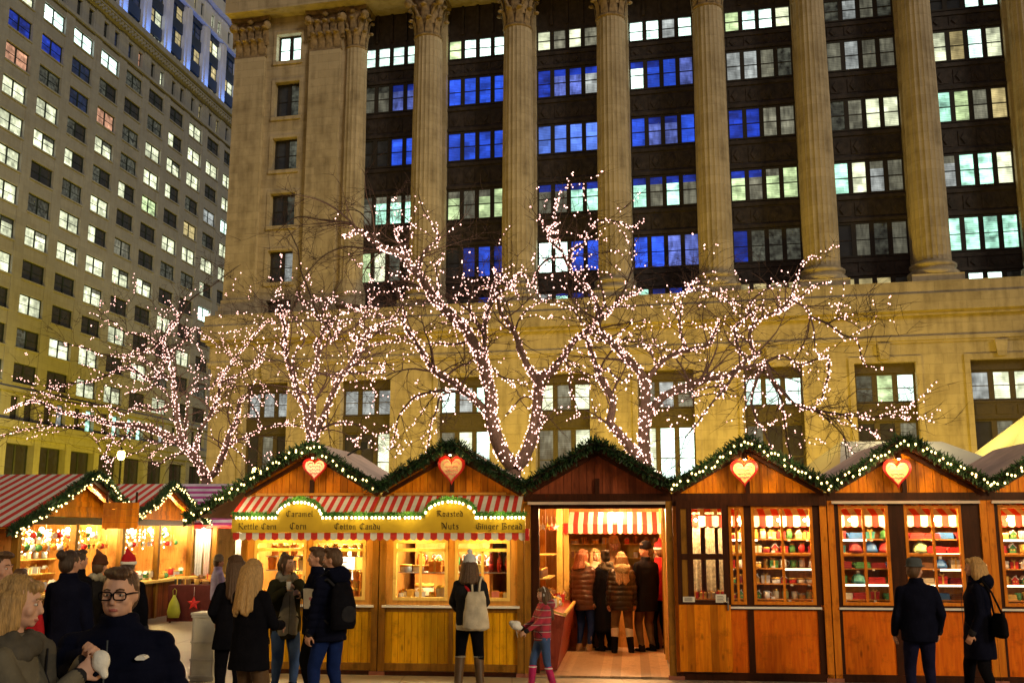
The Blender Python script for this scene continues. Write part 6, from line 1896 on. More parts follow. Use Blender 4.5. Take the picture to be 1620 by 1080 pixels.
CL = {'black': cloth('black', (.006,.006,.009)), 'navy': cloth('navy', (.010,.011,.035)), 'ink': cloth('ink', (.005,.006,.016)), 'olive': cloth('olive', (.030,.028,.014)), 'grey_coat': cloth('grey_coat', (.13,.115,.085)),
      'grey_knit': cloth('grey_knit', (.30,.29,.25)), 'scarf_grey': cloth('scarf_grey', (.085,.075,.06)), 'jeans': cloth('jeans', (.055,.10,.24)), 'dark_jeans': cloth('dark_jeans', (.010,.022,.10)), 'white': cloth('white', (.78,.76,.70)),
      'cream': cloth('cream', (.55,.48,.36)), 'brown': cloth('brown', (.085,.035,.02)), 'shiny_brown': cloth('shiny_brown', (.07,.03,.022), .35), 'shiny_black': cloth('shiny_black', (.010,.008,.008), .3), 'tan': cloth('tan', (.28,.17,.09)), 'boot_brown': cloth('boot_brown', (.10,.055,.025), .5),
      'red': cloth('red', (.45,.02,.025)), 'plaid_red': cloth('plaid_red', (.33,.03,.06)), 'magenta': cloth('magenta', (.45,.015,.12), .35), 'lilac': cloth('lilac', (.36,.33,.60)), 'blue': cloth('blue', (.02,.08,.55)), 'fur': cloth('fur', (.36,.27,.15), .95, .5, .9), 'fur_grey': cloth('fur_grey', (.30,.28,.22), .95, .5, .9),
      'hat_white': cloth('hat_white', (.58,.60,.62)), 'hat_tan': cloth('hat_tan', (.45,.28,.12)), 'charcoal': cloth('charcoal', (.022,.022,.026)), 'slate': cloth('slate', (.07,.085,.10)), 'trouser_brown': cloth('trouser_brown', (.10,.06,.035))}
# plaid for the girl's jacket
pm, nt, b = new_mat('plaid_wool')
b.inputs['Roughness'].default_value = .85
tc = N(nt, 'ShaderNodeTexCoord'); sx = N(nt, 'ShaderNodeSeparateXYZ'); nt.links.new(tc.outputs['Object'], sx.inputs[0])
def band(src, per, wd):
    m1 = N(nt, 'ShaderNodeMath', operation='DIVIDE'); m1.inputs[1].default_value = per; nt.links.new(src, m1.inputs[0])
    m2 = N(nt, 'ShaderNodeMath', operation='FRACT'); nt.links.new(m1.outputs[0], m2.inputs[0])
    m3 = N(nt, 'ShaderNodeMath', operation='LESS_THAN'); m3.inputs[1].default_value = wd; nt.links.new(m2.outputs[0], m3.inputs[0]); return m3.outputs[0]
b1 = band(sx.outputs['X'], .09, .3); b2 = band(sx.outputs['Z'], .09, .3); b3 = band(sx.outputs['Z'], .09, .08)
ad = N(nt, 'ShaderNodeMath', operation='ADD'); nt.links.new(b1, ad.inputs[0]); nt.links.new(b2, ad.inputs[1])
hf = N(nt, 'ShaderNodeMath', operation='MULTIPLY'); hf.inputs[1].default_value = .42; nt.links.new(ad.outputs[0], hf.inputs[0])
mx = N(nt, 'ShaderNodeMixRGB'); mx.inputs['Color1'].default_value = (.40,.025,.06,1); mx.inputs['Color2'].default_value = (.05,.04,.06,1); nt.links.new(hf.outputs[0], mx.inputs['Fac'])
mx2 = N(nt, 'ShaderNodeMixRGB'); mx2.inputs['Color2'].default_value = (.4,.38,.36,1); nt.links.new(b3, mx2.inputs['Fac']); nt.links.new(mx.outputs[0], mx2.inputs['Color1'])
nt.links.new(mx2.outputs[0], b.inputs['Base Color']); CL['plaid'] = pm
QUEUE = []
def remesh(q, name, voxel, mats, parent, **kw):
    """one closed skin over overlapping volumes; all of them are evaluated together at the end"""
    me = q.mesh(name); o = link(name, me, parent)
    md = o.modifiers.new('r', 'REMESH'); md.mode = 'VOXEL'; md.voxel_size = voxel; md.use_smooth_shade = True
    ms_ = o.modifiers.new('s', 'SMOOTH'); ms_.iterations = kw.pop('smooth', 4); ms_.factor = .5
    QUEUE.append((o, mats, kw))
    return o
def flush():
    dg = bpy.context.evaluated_depsgraph_get()
    new = [bpy.data.meshes.new_from_object(o.evaluated_get(dg)) for o, _, _ in QUEUE]
    for (o, mats, kw), m2 in zip(QUEUE, new):
        o.modifiers.clear(); old = o.data; nm = old.name; o.data = m2; bpy.data.meshes.remove(old); m2.name = nm
        finish(m2, mats, **kw)
def vnoise(P):
    """smooth value noise on a lattice, -1..1, for an (n,3) array"""
    F_ = np.floor(P); f = P-F_; I = F_.astype(np.int64); f = f*f*(3-2*f)
    def hsh(i, j, k):
        h = (i*374761393 + j*668265263 + k*2147483647) & 0xffffffff
        h = ((h ^ (h >> 13))*1274126177) & 0xffffffff
        h = h ^ (h >> 16)
        return (h & 0xffff)/32767.5-1.0
    r = 0
    for a in (0, 1):
        wa = f[:,0] if a else 1-f[:,0]
        for b_ in (0, 1):
            wb = f[:,1] if b_ else 1-f[:,1]
            for c in (0, 1):
                wc = f[:,2] if c else 1-f[:,2]
                r = r + wa*wb*wc*hsh(I[:,0]+a, I[:,1]+b_, I[:,2]+c)
    return r*.75
def finish(m2, mats, puff=0.0, fold=0.0, streak=0.0, seed=0, fur=0.0, colorfn=None):
    if puff or fold or streak or fur:
        n = len(m2.vertices)
        P = np.empty(n*3); m2.vertices.foreach_get('co', P); P = P.reshape(-1,3)
        Nn = np.empty(n*3); m2.vertex_normals.foreach_get('vector', Nn); Nn = Nn.reshape(-1,3)
        d = np.zeros(n)
        if fold: d += fold*(vnoise(P*[7,7,4.5]+[20,20,seed+20]) + .5*vnoise(P*[15,15,11]+[40,40,seed+40]))
        if puff: d += puff*(np.abs(np.sin((P[:,2]+.02*vnoise(P*6+50))*math.pi/.085))**.6 - .5)
        if streak:
            a = np.arctan2(P[:,1], P[:,0])
            d += streak*vnoise(np.stack([np.cos(a)*11+seed+30, np.sin(a)*11+30, P[:,2]*1.6+30], 1))
        if fur: d += fur*vnoise(P*60+[seed+300,300,300])
        m2.vertices.foreach_set('co', (P+Nn*d[:,None]).ravel())
    m2.materials.clear()
    for m in (mats if isinstance(mats, (list, tuple)) else [mats]): m2.materials.append(m)
    m2.polygons.foreach_set('use_smooth', [True]*len(m2.polygons))
    if colorfn:
        n = len(m2.polygons); Cc = np.empty(n*3); m2.polygons.foreach_get('center', Cc)
        m2.polygons.foreach_set('material_index', colorfn(Cc.reshape(-1,3)).astype(np.int32))
    m2.update()
def ik(a, c, l1, l2, hint):
    d = c - a; L = min(d.length, (l1+l2)*.995); d.normalize(); c = a + d*L
    x = (l1*l1 - l2*l2 + L*L)/(2*L); h = math.sqrt(max(0, l1*l1-x*x))
    hv = Vector(hint); hv = (hv - d*hv.dot(d)).normalized()
    return a + d*x + hv*h, c
def hand(q, wr, d, palm, s, side, curl=.5):
    """five separate fingers on a palm; d: direction of the hand, palm: direction the palm faces"""
    d = Vector(d).normalized(); pn = Vector(palm); pn = (pn - d*pn.dot(d)).normalized(); a = d.cross(pn)*side
    M = Matrix((a, pn, d)).transposed()
    q.ell(wr+d*.045*s, (.040*s,.017*s,.052*s), 10, 8, rot=M)
    for k, (o, L) in enumerate(((-.030,.066),(-.010,.076),(.010,.072),(.029,.058))):
        p = wr + d*.085*s + a*o*s
        c = curl*(1+.12*k)
        dd = (d*math.cos(c*.6)+pn*math.sin(c*.6)).normalized(); p1 = p+dd*L*.45*s
        d2 = (d*math.cos(c*1.5)+pn*math.sin(c*1.5)).normalized(); p2 = p1+d2*L*.33*s
        d3 = (d*math.cos(c*2.2)+pn*math.sin(c*2.2)).normalized(); p3 = p2+d3*L*.25*s
        q.cap(p-dd*.012*s, p1, .0095*s, .0088*s, 8); q.cap(p1, p2, .0088*s, .0082*s, 8); q.cap(p2, p3, .0082*s, .007*s, 8)
    p = wr + d*.025*s - a*.034*s; t1 = p + (d*.6-a*.7+pn*.35).normalized()*.04*s; t2 = t1 + (d*.95-a*.15+pn*.4).normalized()*.034*s
    q.cap(p, t1, .0125*s, .0105*s, 8); q.cap(t1, t2, .0105*s, .0085*s, 8)
def lipmask(Cc, HR, hc, s):
    L = (Cc-np.array(hc)) @ np.array(HR)/s
    return (np.abs(L[:,2]-.044) < .0085) & (np.abs(L[:,0]) < .021) & (L[:,1] < -.082)
def person(label, loc, head, h, top, legs, shoes, hair='dark', hairstyle='short', hat=None, hatcol='black', hands=None, elbow=None, headturn=0, nod=0, coat=.74, wide=1.0, puffy=0, stance=.10, stride=(0,0), skin=None, collar=None, hood=None, opened=None, boots=0.0, bootcuff=None, fine=False, lean=0.0, group=None, glasses=False, curl=.7, sockband=None, sleeve=None, fat=1.0, cuff=None, female=False, topfn=None, face=1.0):
    s = h/1.75; skin = skin or skin_m
    T = thing('person', label, 'person', (loc[0], loc[1], loc[2] if len(loc) > 2 else 0), head, group)
    vx = .0065 if fine else .0095
    V = lambda x, y, z: Vector((x*s, y*s, z*s))
    hipw = .088; shw = .163*wide
    bl = Vector((0, -lean*s, 0))      # the upper body leans towards its own front
    up = lambda p, k=1.0: p + bl*k
    feet = [V(-stance, stride[0], .07), V(stance, stride[1], .07)]
    hips = [V(-hipw, 0, .92), V(hipw, 0, .92)]
    knees = []
    for i in range(2):
        k, f = ik(hips[i], feet[i], .445*s, .425*s, (0,-1,0)); knees.append(k); feet[i] = f
    sh_ = [up(V(-shw, .01, 1.385)), up(V(shw, .01, 1.385))]
    hands = hands or ((-.24,-.06,.84),(.24,-.06,.84))
    ht = [V(*hands[0]), V(*hands[1])]
    eh = elbow or ((-.5,.8,-.3),(.5,.8,-.3))
    el = []; wr = []
    for i in range(2):
        e, w_ = ik(sh_[i], ht[i], .285*s, .25*s, eh[i]); el.append(e); wr.append(w_)
    # head frame
    nk = up(V(0,.015,1.46)); HR = Matrix.Rotation(headturn, 3, 'Z') @ Matrix.Rotation(nod, 3, 'X')
    hc = up(V(0,0,1.52))
    hp = lambda x, y, z: hc + HR @ (V(x, y, z))
    q = MB()
    q.ell(hp(0,.005,.12), (.074*s*(1+(face-1)*.5),.094*s,.108*s), 18, 14, rot=HR)
    q.ell(hp(0,-.030,.062), (.054*s*face*face,.058*s,.058*s*face), 14, 10, rot=HR)
    q.ell(hp(0,-.068,.028), (.022*s,.018*s,.018*s), 8, 6, rot=HR)
    q.cap(hp(0,-.086,.122), hp(0,-.100,.080), .009*s, .0135*s, 8)
    q.ell(hp(-.030,-.078,.132), (.022*s,.014*s,.010*s), 8, 6, rot=HR); q.ell(hp(.030,-.078,.132), (.022*s,.014*s,.010*s), 8, 6, rot=HR)
    q.ell(hp(0,-.084,.044), (.022*s,.012*s,.0075*s), 8, 6, rot=HR)
    q.ell(hp(-.075,.01,.10), (.010*s,.020*s,.030*s), 8, 6, rot=HR); q.ell(hp(.075,.01,.10), (.010*s,.020*s,.030*s), 8, 6, rot=HR)
    q.ell(hp(-.040,-.058,.085), (.026*s,.024*s,.028*s), 8, 6, rot=HR); q.ell(hp(.040,-.058,.085), (.026*s,.024*s,.028*s), 8, 6, rot=HR)
    q.cap(nk-V(0,0,.06), hp(0,.02,.06), .058*s, .052*s, 12)
    tr = [(.86*s,0,0,.155*s*fat,.11*s*fat),(.95*s,0,0,.165*s*fat,.115*s*fat),(1.10*s,bl.x*.4,bl.y*.4,.145*s*fat,.10*s*fat),(1.28*s,bl.x*.8,bl.y*.8,.165*s*wide,.108*s*fat),(1.38*s,bl.x,bl.y+.01*s,.155*s*wide,.09*s),(1.47*s,bl.x,bl.y+.012*s,.08*s,.065*s)]
    q.loft(tr, 18)
    for i, sd_ in ((0,-1),(1,1)):
        q.cap(hips[i]+V(0,0,.0), knees[i], .085*s, .056*s, 12); q.cap(knees[i], feet[i]+V(0,0,.02), .056*s, .038*s, 12)
        q.cap(feet[i]+V(0,.03,-.035), feet[i]+V(0,-.13,-.045), .034*s, .026*s, 10)
        q.cap(sh_[i], el[i], .050*s, .040*s, 12); q.cap(el[i], wr[i], .040*s, .027*s, 12)
        hd_ = (wr[i]-el[i]).normalized()
        pl = Vector((-sd_*.8, -.1, -.1)) if hands[i][2] < 1.0 else Vector((-sd_*.7, .35, -.3))
        hand(q, wr[i]+hd_*.005, hd_, pl, s, -sd_, curl)
    body = remesh(q, 'body', vx if fine else .0085, [skin, lip_m], T, smooth=2,
                  colorfn=lambda Cc: lipmask(Cc, HR, hc, s))
    for sx_ in (-1, 1):
        e = MB(); e.ell(hp(sx_*.031,-.0785,.113), (.0125*s,.0085*s,.0065*s), 10, 8, rot=HR); eo = e.build('eye', eye_w, T)
        e = MB(); e.ell(hp(sx_*.031,-.0850,.113), (.0055*s,.003*s,.0055*s), 8, 6, rot=HR); e.build('iris', eye_d, eo)
        e = MB(); e.tube([hp(sx_*.014,-.0915,.136), hp(sx_*.030,-.0925,.142), hp(sx_*.048,-.081,.136)], .0042*s, 5); e.build('eyebrow', HAIR[hair if hair in HAIR else 'dark'], T)
    if glasses:
        g = MB()
        for sx_ in (-1, 1):
            P = [hp(sx_*.034+.029*math.copysign(abs(math.cos(t))**.55, math.cos(t)), -.107+.004*abs(math.cos(t)), .112+.019*math.copysign(abs(math.sin(t))**.55, math.sin(t))) for t in [2*math.pi*k/20 for k in range(21)]]
            g.tube(P, .0036*s, 6)
            g.tube([hp(sx_*.063,-.104,.120), hp(sx_*.080,-.05,.120), hp(sx_*.082,.015,.112)], .0034*s, 6)
        g.tube([hp(-.007,-.108,.116), hp(0,-.111,.120), hp(.007,-.108,.116)], .0034*s, 6)
        g.build('glasses', CL['black'], T)
    # trousers
    q = MB()
    q.loft([(.80*s,0,0,.135*s*fat,.10*s),(.90*s,0,0,.175*s*fat,.127*s*fat),(1.04*s,0,0,.165*s*fat,.12*s*fat)], 18)
    for i in range(2):
        q.cap(hips[i]-V(0,0,.03), knees[i], .098*s, .070*s, 12); q.cap(knees[i], feet[i]+V(0,0,.03), .070*s, .052*s if not female else .046*s, 12)
    remesh(q, 'trousers' if not female else 'leggings', .013, CL[legs], T, fold=.010, seed=3)
    if sockband:
        q = MB()
        for i in range(2): q.cap(feet[i].lerp(knees[i], .42), feet[i].lerp(knees[i], .85), .062*s, .072*s, 12)
        remesh(q, 'socks', .012, CL[sockband], T)
    q = MB()
    for i in range(2):
        f = feet[i]
        q.cap(f+V(0,.035,-.025), f+V(0,-.15,-.035), .045*s, .038*s, 12); q.ell(f+V(0,-.06,-.055), (.048*s,.15*s,.016*s), 12, 6)
        q.cap(f+V(0,.01,-.01), f.lerp(knees[i], max(.12, boots)), .056*s, .056*s+.014*s*(boots > .3), 12)
    q2 = remesh(q, 'boots' if boots else 'shoes', .0105, CL[shoes], T, fold=.004)
    if bootcuff:
        q = MB()
        for i in range(2):
            c_ = feet[i].lerp(knees[i], boots); q.ell(c_, (.076*s,.076*s,.022*s), 14, 6)
        q.build('boot_cuff', CL[bootcuff], T)
    # coat: body, sleeves, collar
    q = MB(); b_ = 1.0 + .10*puffy
    hem = coat
    rr = []
    flare = (.215 if coat < .72 else .19)
    rr.append((hem*s, 0, 0, flare*s*fat, (flare-.045)*s*fat))
    rr.append((max(hem+.06, .95)*s, 0, 0, .193*s*fat*b_, .148*s*fat*b_))
    rr.append((1.10*s, bl.x*.4, bl.y*.4, .183*s*fat*b_, .140*s*fat*b_))
    rr.append((1.28*s, bl.x*.8, bl.y*.8, .200*s*wide*b_, .145*s*fat*b_))
    rr.append((1.37*s, bl.x, bl.y+.01*s, .192*s*wide*b_, .122*s*b_)); rr.append((1.42*s, bl.x, bl.y+.01*s, .165*s*wide, .105*s))
    rr.append((1.46*s, bl.x, bl.y+.012*s, .110*s*wide, .088*s)); rr.append((1.50*s, bl.x, bl.y+.0*s, .075*s, .075*s))
    q.loft(rr, 24)
    for i in range(2):
        q.ell(sh_[i]-V(0,0,.0), .066*s, 12, 8)
        q.cap(sh_[i], el[i], .066*s*(1+.06*puffy), .055*s*b_, 12); q.cap(el[i], el[i].lerp(wr[i], .96), .055*s*b_, .042*s*b_, 12)
        q.cap(up(V(0,.01,1.40)), sh_[i]+V(0,0,.0), .075*s, .066*s, 12)
    if collar is None: q.lathe([(.07*s,0),(.088*s,.02*s),(.085*s,.075*s),(.066*s,.085*s)], (bl.x, bl.y+.012*s, 1.455*s), 18)
    remesh(q, 'coat' if coat < .86 else 'jacket', .0115 if not fine else .009, CL[top], T, smooth=3, puff=.013 if puffy else 0, fold=.013, seed=hash(label[:7]) % 7 if False else len(label), colorfn=topfn)
    # zip or button line and pockets on the front
    q = MB(); P = []
    for k in range(12):
        z = (hem+.04)+(1.43-hem-.04)*k/11
        ry = .150 if z < 1.3 else .13
        P.append(V(0, -(ry*fat*b_+.008), z) + bl*min(1, max(0, (z-.95)/.4)))
    q.tube(P, .004*s, 4); q.build('zip', CL['charcoal'] if top not in ('black','ink') else CL['slate'], T)
    # pocket flaps and cuffs
    pk = MB()
    for sx_ in (-1, 1):
        P = []
        for k in range(6):
            a = math.pi/2 - sx_*(.55+.09*k); r1, r2 = .192*fat*b_+.006, .147*fat*b_+.006
            P.append(Vector((r1*s*math.cos(a), -r2*s*math.sin(a), (1.0-.012*k)*s)) + bl*.2)
        pk.tube(P, .006*s, 5)
    pk.build('pocket_flap', CL['charcoal'] if top != 'charcoal' else CL['black'], T)
    for i in range(2):
        c_ = MB(); dd = (wr[i]-el[i]).normalized(); pc = el[i].lerp(wr[i], .93)
        c_.cap(pc-dd*.012*s, pc+dd*.016*s, .044*s*b_, .043*s*b_, 14); c_.build('cuff', CL['charcoal'] if top != 'charcoal' else CL['black'], T)
    if opened:      # the jumper showing between the open coat fronts
        q = MB(); q.loft([(opened[1]*s,0,-.03*s,.165*s,.115*s),(.95*s,0,-.03*s,.16*s,.125*s),(1.12*s,0,-.03*s,.13*s,.125*s),(1.30*s,bl.x,bl.y-.03*s,.115*s,.130*s),(1.45*s,bl.x,bl.y-.02*s,.07*s,.075*s)], 20)
        remesh(q, 'jumper', .012, CL[opened[0]], T, fold=.012)
    if collar:
        q = MB()
        for k in range(16):
            a = 2*math.pi*k/16; q.ell(up(V(.105*math.cos(a), .02+.09*math.sin(a), 1.475+.02*math.sin(k*2.3)+.025*math.sin(a))), .042*s, 8, 6)
        if collar.startswith('scarf'):
            for k in range(14):
                a = 2*math.pi*k/14; q.ell(up(V(.115*math.cos(a), .01+.10*math.sin(a), 1.43+.02*math.sin(k*1.3))), .048*s, 8, 6)
            q.cap(up(V(.05,-.13,1.42)), up(V(.06,-.16,1.1)), .045*s, .05*s, 8)
        remesh(q, 'fur_collar' if 'fur' in collar else 'scarf', .010, CL[collar], T, fold=.010, fur=.006 if 'fur' in collar else 0, smooth=1)
    if hood:
        q = MB(); q.ell(up(V(0,.135,1.46)), (.135*s,.085*s,.10*s), 16, 10); q.ell(up(V(0,.09,1.50)), (.12*s,.07*s,.05*s), 14, 8)
        for sx_ in (-1, 1): q.cap(up(V(sx_*.10,.10,1.50)), up(V(sx_*.07,-.06,1.44)), .045*s, .03*s, 10)
        remesh(q, 'hood', .011, CL[hood], T, fold=.012, fur=.005 if 'fur' in hood else 0)
    # hair
    q = MB(); hs = hairstyle
    if hs != 'none':
        q.ell(hp(0,.022,.140), (.083*s,.098*s,.100*s), 16, 12, rot=HR)
        q.ell(hp(0,.055,.095), (.078*s,.068*s,.085*s), 14, 10, rot=HR)
        if hs == 'short': q.ell(hp(0,-.035,.212), (.068*s,.058*s,.030*s), 12, 8, rot=HR); q.ell(hp(.02,-.07,.205), (.045*s,.028*s,.020*s), 10, 6, rot=HR)
        if hs in ('long', 'bob'):
            L = .30 if hs == 'long' else .10
            for k in range(19):
                a = math.pi*(-.18+1.36*k/18)
                x_, y_ = .080*math.cos(a), .035+.075*math.sin(a)
                e_ = L*(.92+.10*math.sin(k*1.3)) if math.sin(a) > .2 else L*.8
                top_ = hp(x_, y_, .13); mid = hp(x_*1.15, y_*1.12, .02); low = hp(x_*1.3, y_*1.2+.02, .0) - V(0,0,e_) + V(0,.03,0)
                q.cap(top_, mid, .034*s, .036*s, 8); q.cap(mid, low, .036*s, .026*s, 8)
            q.ell(hp(0,-.055,.185), (.062*s,.040*s,.030*s), 10, 8, rot=HR)
        if hs == 'bun': q.ell(hp(0,.12,.19), .048*s, 12, 8); q.ell(hp(0,-.05,.20), (.06*s,.045*s,.022*s), 10, 8, rot=HR)
        if hs == 'ponytail':
            q.ell(hp(0,.06,.235), .034*s, 10, 8); q.ell(hp(0,-.05,.20), (.06*s,.045*s,.022*s), 10, 8, rot=HR)
            q.cap(hp(0,.09,.22), hp(.01,.15,.10), .030*s, .034*s, 8); q.cap(hp(.01,.15,.10), hp(.02,.15,-.08), .034*s, .014*s, 8)
            for sx_ in (-1,1): q.cap(hp(sx_*.07,-.02,.12), hp(sx_*.075,-.0,-.02), .02*s, .012*s, 8)
        remesh(q, 'hair', .0085 if not fine else .006, HAIR[hair], T, smooth=3, streak=.012 if hs in ('long','bob') else .005, fold=.003)
    if hat:
        q = MB(); m = CL[hatcol]; extra = None
        if hat in ('beanie', 'pom', 'santa'):
            prof = [(.086,.0),(.092,.012),(.092,.045),(.088,.05),(.086,.08),(.066,.125),(.02,.15)]
            vs = MB(); vs.lathe([(r*s, z*s) for r, z in prof], n=22, sy=1.14); vs.v = [tuple(hp(0,.012,.135) + HR @ Vector(v)) for v in vs.v]; q = vs
            if hat == 'santa': q.cap(hp(0,.03,.26), hp(.02,.07,.34), .05*s, .014*s, 10)
            remesh(q, 'hat', .009, m, T, fold=.005)
            if hat in ('pom',): e = MB(); e.ell(hp(0,.03,.305), .036*s, 12, 8); remesh(e, 'pompom', .007, m, T, fur=.006, smooth=1)
            if hat == 'santa': e = MB(); e.lathe([(.09*s,0),(.1*s,.012*s),(.1*s,.035*s),(.09*s,.045*s)], n=20, sy=1.12); e.v = [tuple(hp(0,.01,.135)+HR @ Vector(v)) for v in e.v]; e.build('hat_band', CL['white'] if hatcol == 'red' else m, T)
        elif hat == 'flatcap':
            q.ell(hp(0,.0,.205), (.095*s,.118*s,.045*s), 16, 10, rot=HR); q.ell(hp(0,-.10,.185), (.07*s,.05*s,.012*s), 12, 6, rot=HR)
            remesh(q, 'hat', .008, m, T, fold=.004)
        elif hat == 'brim':
            q.lathe([(.088*s,.0),(.092*s,.04*s),(.085*s,.085*s),(.06*s,.105*s),(.01*s,.112*s)], n=22, sy=1.14)
            q.v = [tuple(hp(0,.012,.155)+HR @ Vector(v)) for v in q.v]
            q.ell(hp(0,-.01,.160), (.125*s,.150*s,.012*s), 20, 6, rot=HR)
            remesh(q, 'hat', .008, m, T, fold=.005)
        elif hat == 'earmuffs':
            q.ell(hp(-.088,.01,.10), (.026*s,.042*s,.042*s), 12, 8, rot=HR); q.ell(hp(.088,.01,.10), (.026*s,.042*s,.042*s), 12, 8, rot=HR)
            q.tube([hp(.092*math.cos(t), .01, .12+.125*math.sin(t)) for t in [math.pi*k/12 for k in range(13)]], .012*s, 8)
            remesh(q, 'earmuffs', .007, m, T, fur=.004, smooth=1)
    T['_w'] = 0; del T['_w']
    return T, dict(wr=wr, el=el, sh=sh_, hp=hp, s=s, up=up, V=V)
def W(T, p):      # local point of a person to the world
    return Matrix.Translation(T.location) @ Matrix.Rotation(T.rotation_euler.z, 4, 'Z') @ Vector(p)
def spot(px, D, h=None):
    """ground position on the ray column px at distance Y"""
    d = ray(px, 838); return (d.x/d.y*D, D)
PEOPLE = {}
# heading 0 faces the viewer, 180 faces the cabins, +90 faces the viewer's right, -90 the left
# foreground
T, J = person('man with black framed glasses and a black padded jacket facing the viewer', spot(197, 5.3), R(6), 1.815, 'ink', 'black', 'black', 'brown', 'short', glasses=True, fine=True, wide=1.24, fat=1.22, face=1.12, hands=((-.36,-.02,.84),(.36,.02,.86)), elbow=((-1,.3,-.2),(1,.3,-.2)), nod=R(4), headturn=R(-4), skin=skin_l, puffy=.35, coat=.80)
PEOPLE['man'] = (T, J)
q = MB(); P = [(-.03,0),(-.018,.014),(.0,.016),(.02,.012),(.03,0),(.02,-.007),(-.02,-.007)]
s = J['s']
q.add([(.150*s+a*.9, -.168*s, 1.345*s+c*.9) for a, c in P] + [(.150*s+a*.9, -.10*s, 1.345*s+c*.9) for a, c in P], [tuple(range(6,-1,-1)), tuple(range(7,14))] + [(i,(i+1) % 7,(i+1) % 7+7,i+7) for i in range(7)])
q.build('chest_badge', CL['white'], T)
T, J = person('blonde woman in a grey scarf and pale grey coat holding a napkin at far left', spot(36, 4.95), R(100), 1.79, 'grey_coat', 'black', 'black', 'blond', 'bob', fine=True, hands=((-.08,-.30,1.31),(.06,-.30,1.36)), elbow=((-.5,.2,-1),(.5,.2,-1)), collar='scarf_grey', coat=.78, wide=1.06, nod=R(6), skin=skin_l, fat=1.08, female=True, curl=1.0)
h1 = W(T, J['wr'][1]) ; h2 = W(T, J['wr'][0])
mid = (h1+h2)/2 + Vector((.10,-.03,.04))
t = thing('napkin', 'crumpled white napkin with food held by the blonde woman at far left', 'napkin', mid, 0)
q = MB(); q.ell((0,0,.0), (.045,.03,.05), 12, 8); q.cap((-.01,0,.02),(.02,0,-.06), .03, .02, 8); remesh(q, 'paper', .006, CL['white'], t, fold=.012)
person('dark haired man cut off by the left edge in a black jacket', spot(3, 8.2), R(70), 1.83, 'black', 'black', 'black', 'brown', 'short', coat=.8, headturn=R(15))
person('person in a bright red coat behind the man at the left edge', spot(38, 10.4), R(200), 1.62, 'red', 'black', 'black', 'brown', 'short', coat=.7)
person('tall person in a long black coat seen from behind, before the bright ornament stall', spot(116, 10.6), R(165), 1.80, 'ink', 'black', 'black', 'dark', 'bun', coat=.55, wide=1.08, headturn=R(-10))
person('person with dark hair just right of the tall black coat', spot(129, 12.6), R(150), 1.76, 'black', 'black', 'black', 'dark', 'short', coat=.7)
person('person in a dark red beanie with a pale fur collar facing the ornament stall', spot(163, 13.4), R(160), 1.66, 'charcoal', 'black', 'black', 'brown', 'short', hat='santa', hatcol='brown', collar='fur_grey', coat=.7)
person('person in a pointed bright red hat behind the man with glasses', spot(207, 12.8), R(190), 1.68, 'black', 'black', 'black', 'dark', 'short', hat='santa', hatcol='red', coat=.7)
person('small person in a lilac jacket and pale hat at the textile counter', spot(349, 19.5), R(120), 1.52, 'lilac', 'blue', 'black', 'brown', 'short', hat='beanie', hatcol='fur_grey', coat=.85)
# the group before the caramel corn cabin
person('woman with long dark hair behind the long haired blonde', spot(374, 12.1), R(200), 1.72, 'black', 'black', 'black', 'brown', 'long', coat=.7, headturn=R(30), female=True, wide=.82, hands=((-.16,-.2,1.0),(.16,-.2,1.0)))
T, J = person('woman with long blonde hair in a black coat and tall brown boots, back turned', spot(403, 10.35), R(148), 1.72, 'black', 'boot_brown', 'boot_brown', 'blond', 'long', boots=.95, hands=((-.12,-.30,1.10),(.20,-.34,1.16)), elbow=((-.6,.3,-1),(.6,.3,-1)), coat=.70, female=True, headturn=R(14), nod=R(8), fat=1.06, wide=1.05, stance=.13)
T, J = person('woman with a ponytail in an open olive parka over a long grey jumper, eating', spot(457, 13.1), R(28), 1.70, 'olive', 'jeans', 'black', 'brown', 'ponytail', hands=((-.09,-.22,1.33),(.10,-.30,1.27)), elbow=((-.8,-.1,-.8),(.8,-.1,-.8)), coat=.72, opened=('grey_knit', .76), collar='fur_grey', female=True, headturn=R(28), skin=skin_l, curl=1.1, boots=.25, stance=.12)
t = thing('snack', 'small white wrapped snack held to the mouth of the woman in the olive parka', 'snack', W(T, J['wr'][0]) + Vector((.06,-.06,.05)), 0)
q = MB(); q.cap((0,0,-.03),(0,0,.03), .022, .03, 10); remesh(q, 'wrapper', .006, CL['white'], t, fold=.006)
q = MB(); q.ell((0,0,.055), (.025,.025,.02), 8, 6); q.build('filling', CL['tan'], t)
person('young man in profile facing left, behind the man with the backpack', spot(503, 12.6), R(-78), 1.80, 'ink', 'black', 'black', 'brown', 'short', coat=.78, skin=skin_m, headturn=R(-4))
T, J = person('bearded man in a dark hooded jacket and blue jeans, wearing a backpack', spot(527, 11.9), R(-128), 1.80, 'ink', 'dark_jeans', 'black', 'brown', 'short', hood='ink', coat=.78, wide=1.08, headturn=R(26), hands=((-.14,-.30,1.17),(.24,-.06,.86)), elbow=((-.5,.4,-1),(.5,.8,-.3)), puffy=.3, stance=.13, stride=(.05,-.06))
s = J['s']; q = MB()
q.ell(J['hp'](0,-.055,.045), (.058*s,.052*s,.040*s), 14, 10); remesh(q, 'beard', .007, HAIR['brown'], T, fur=.003)
bp_ = W(T, J['V'](0.03,.23,1.16))
t = thing('backpack', 'black backpack worn by the bearded man in blue jeans', 'backpack', bp_, T.rotation_euler.z)
q = MB(); q.loft([(-.26,0,0,.15,.09),(-.2,0,.01,.165,.105),(.0,0,0,.165,.10),(.17,0,-.02,.14,.075),(.24,0,-.03,.08,.04)], 20); remesh(q, 'bag', .01, CL['black'], t, fold=.01)
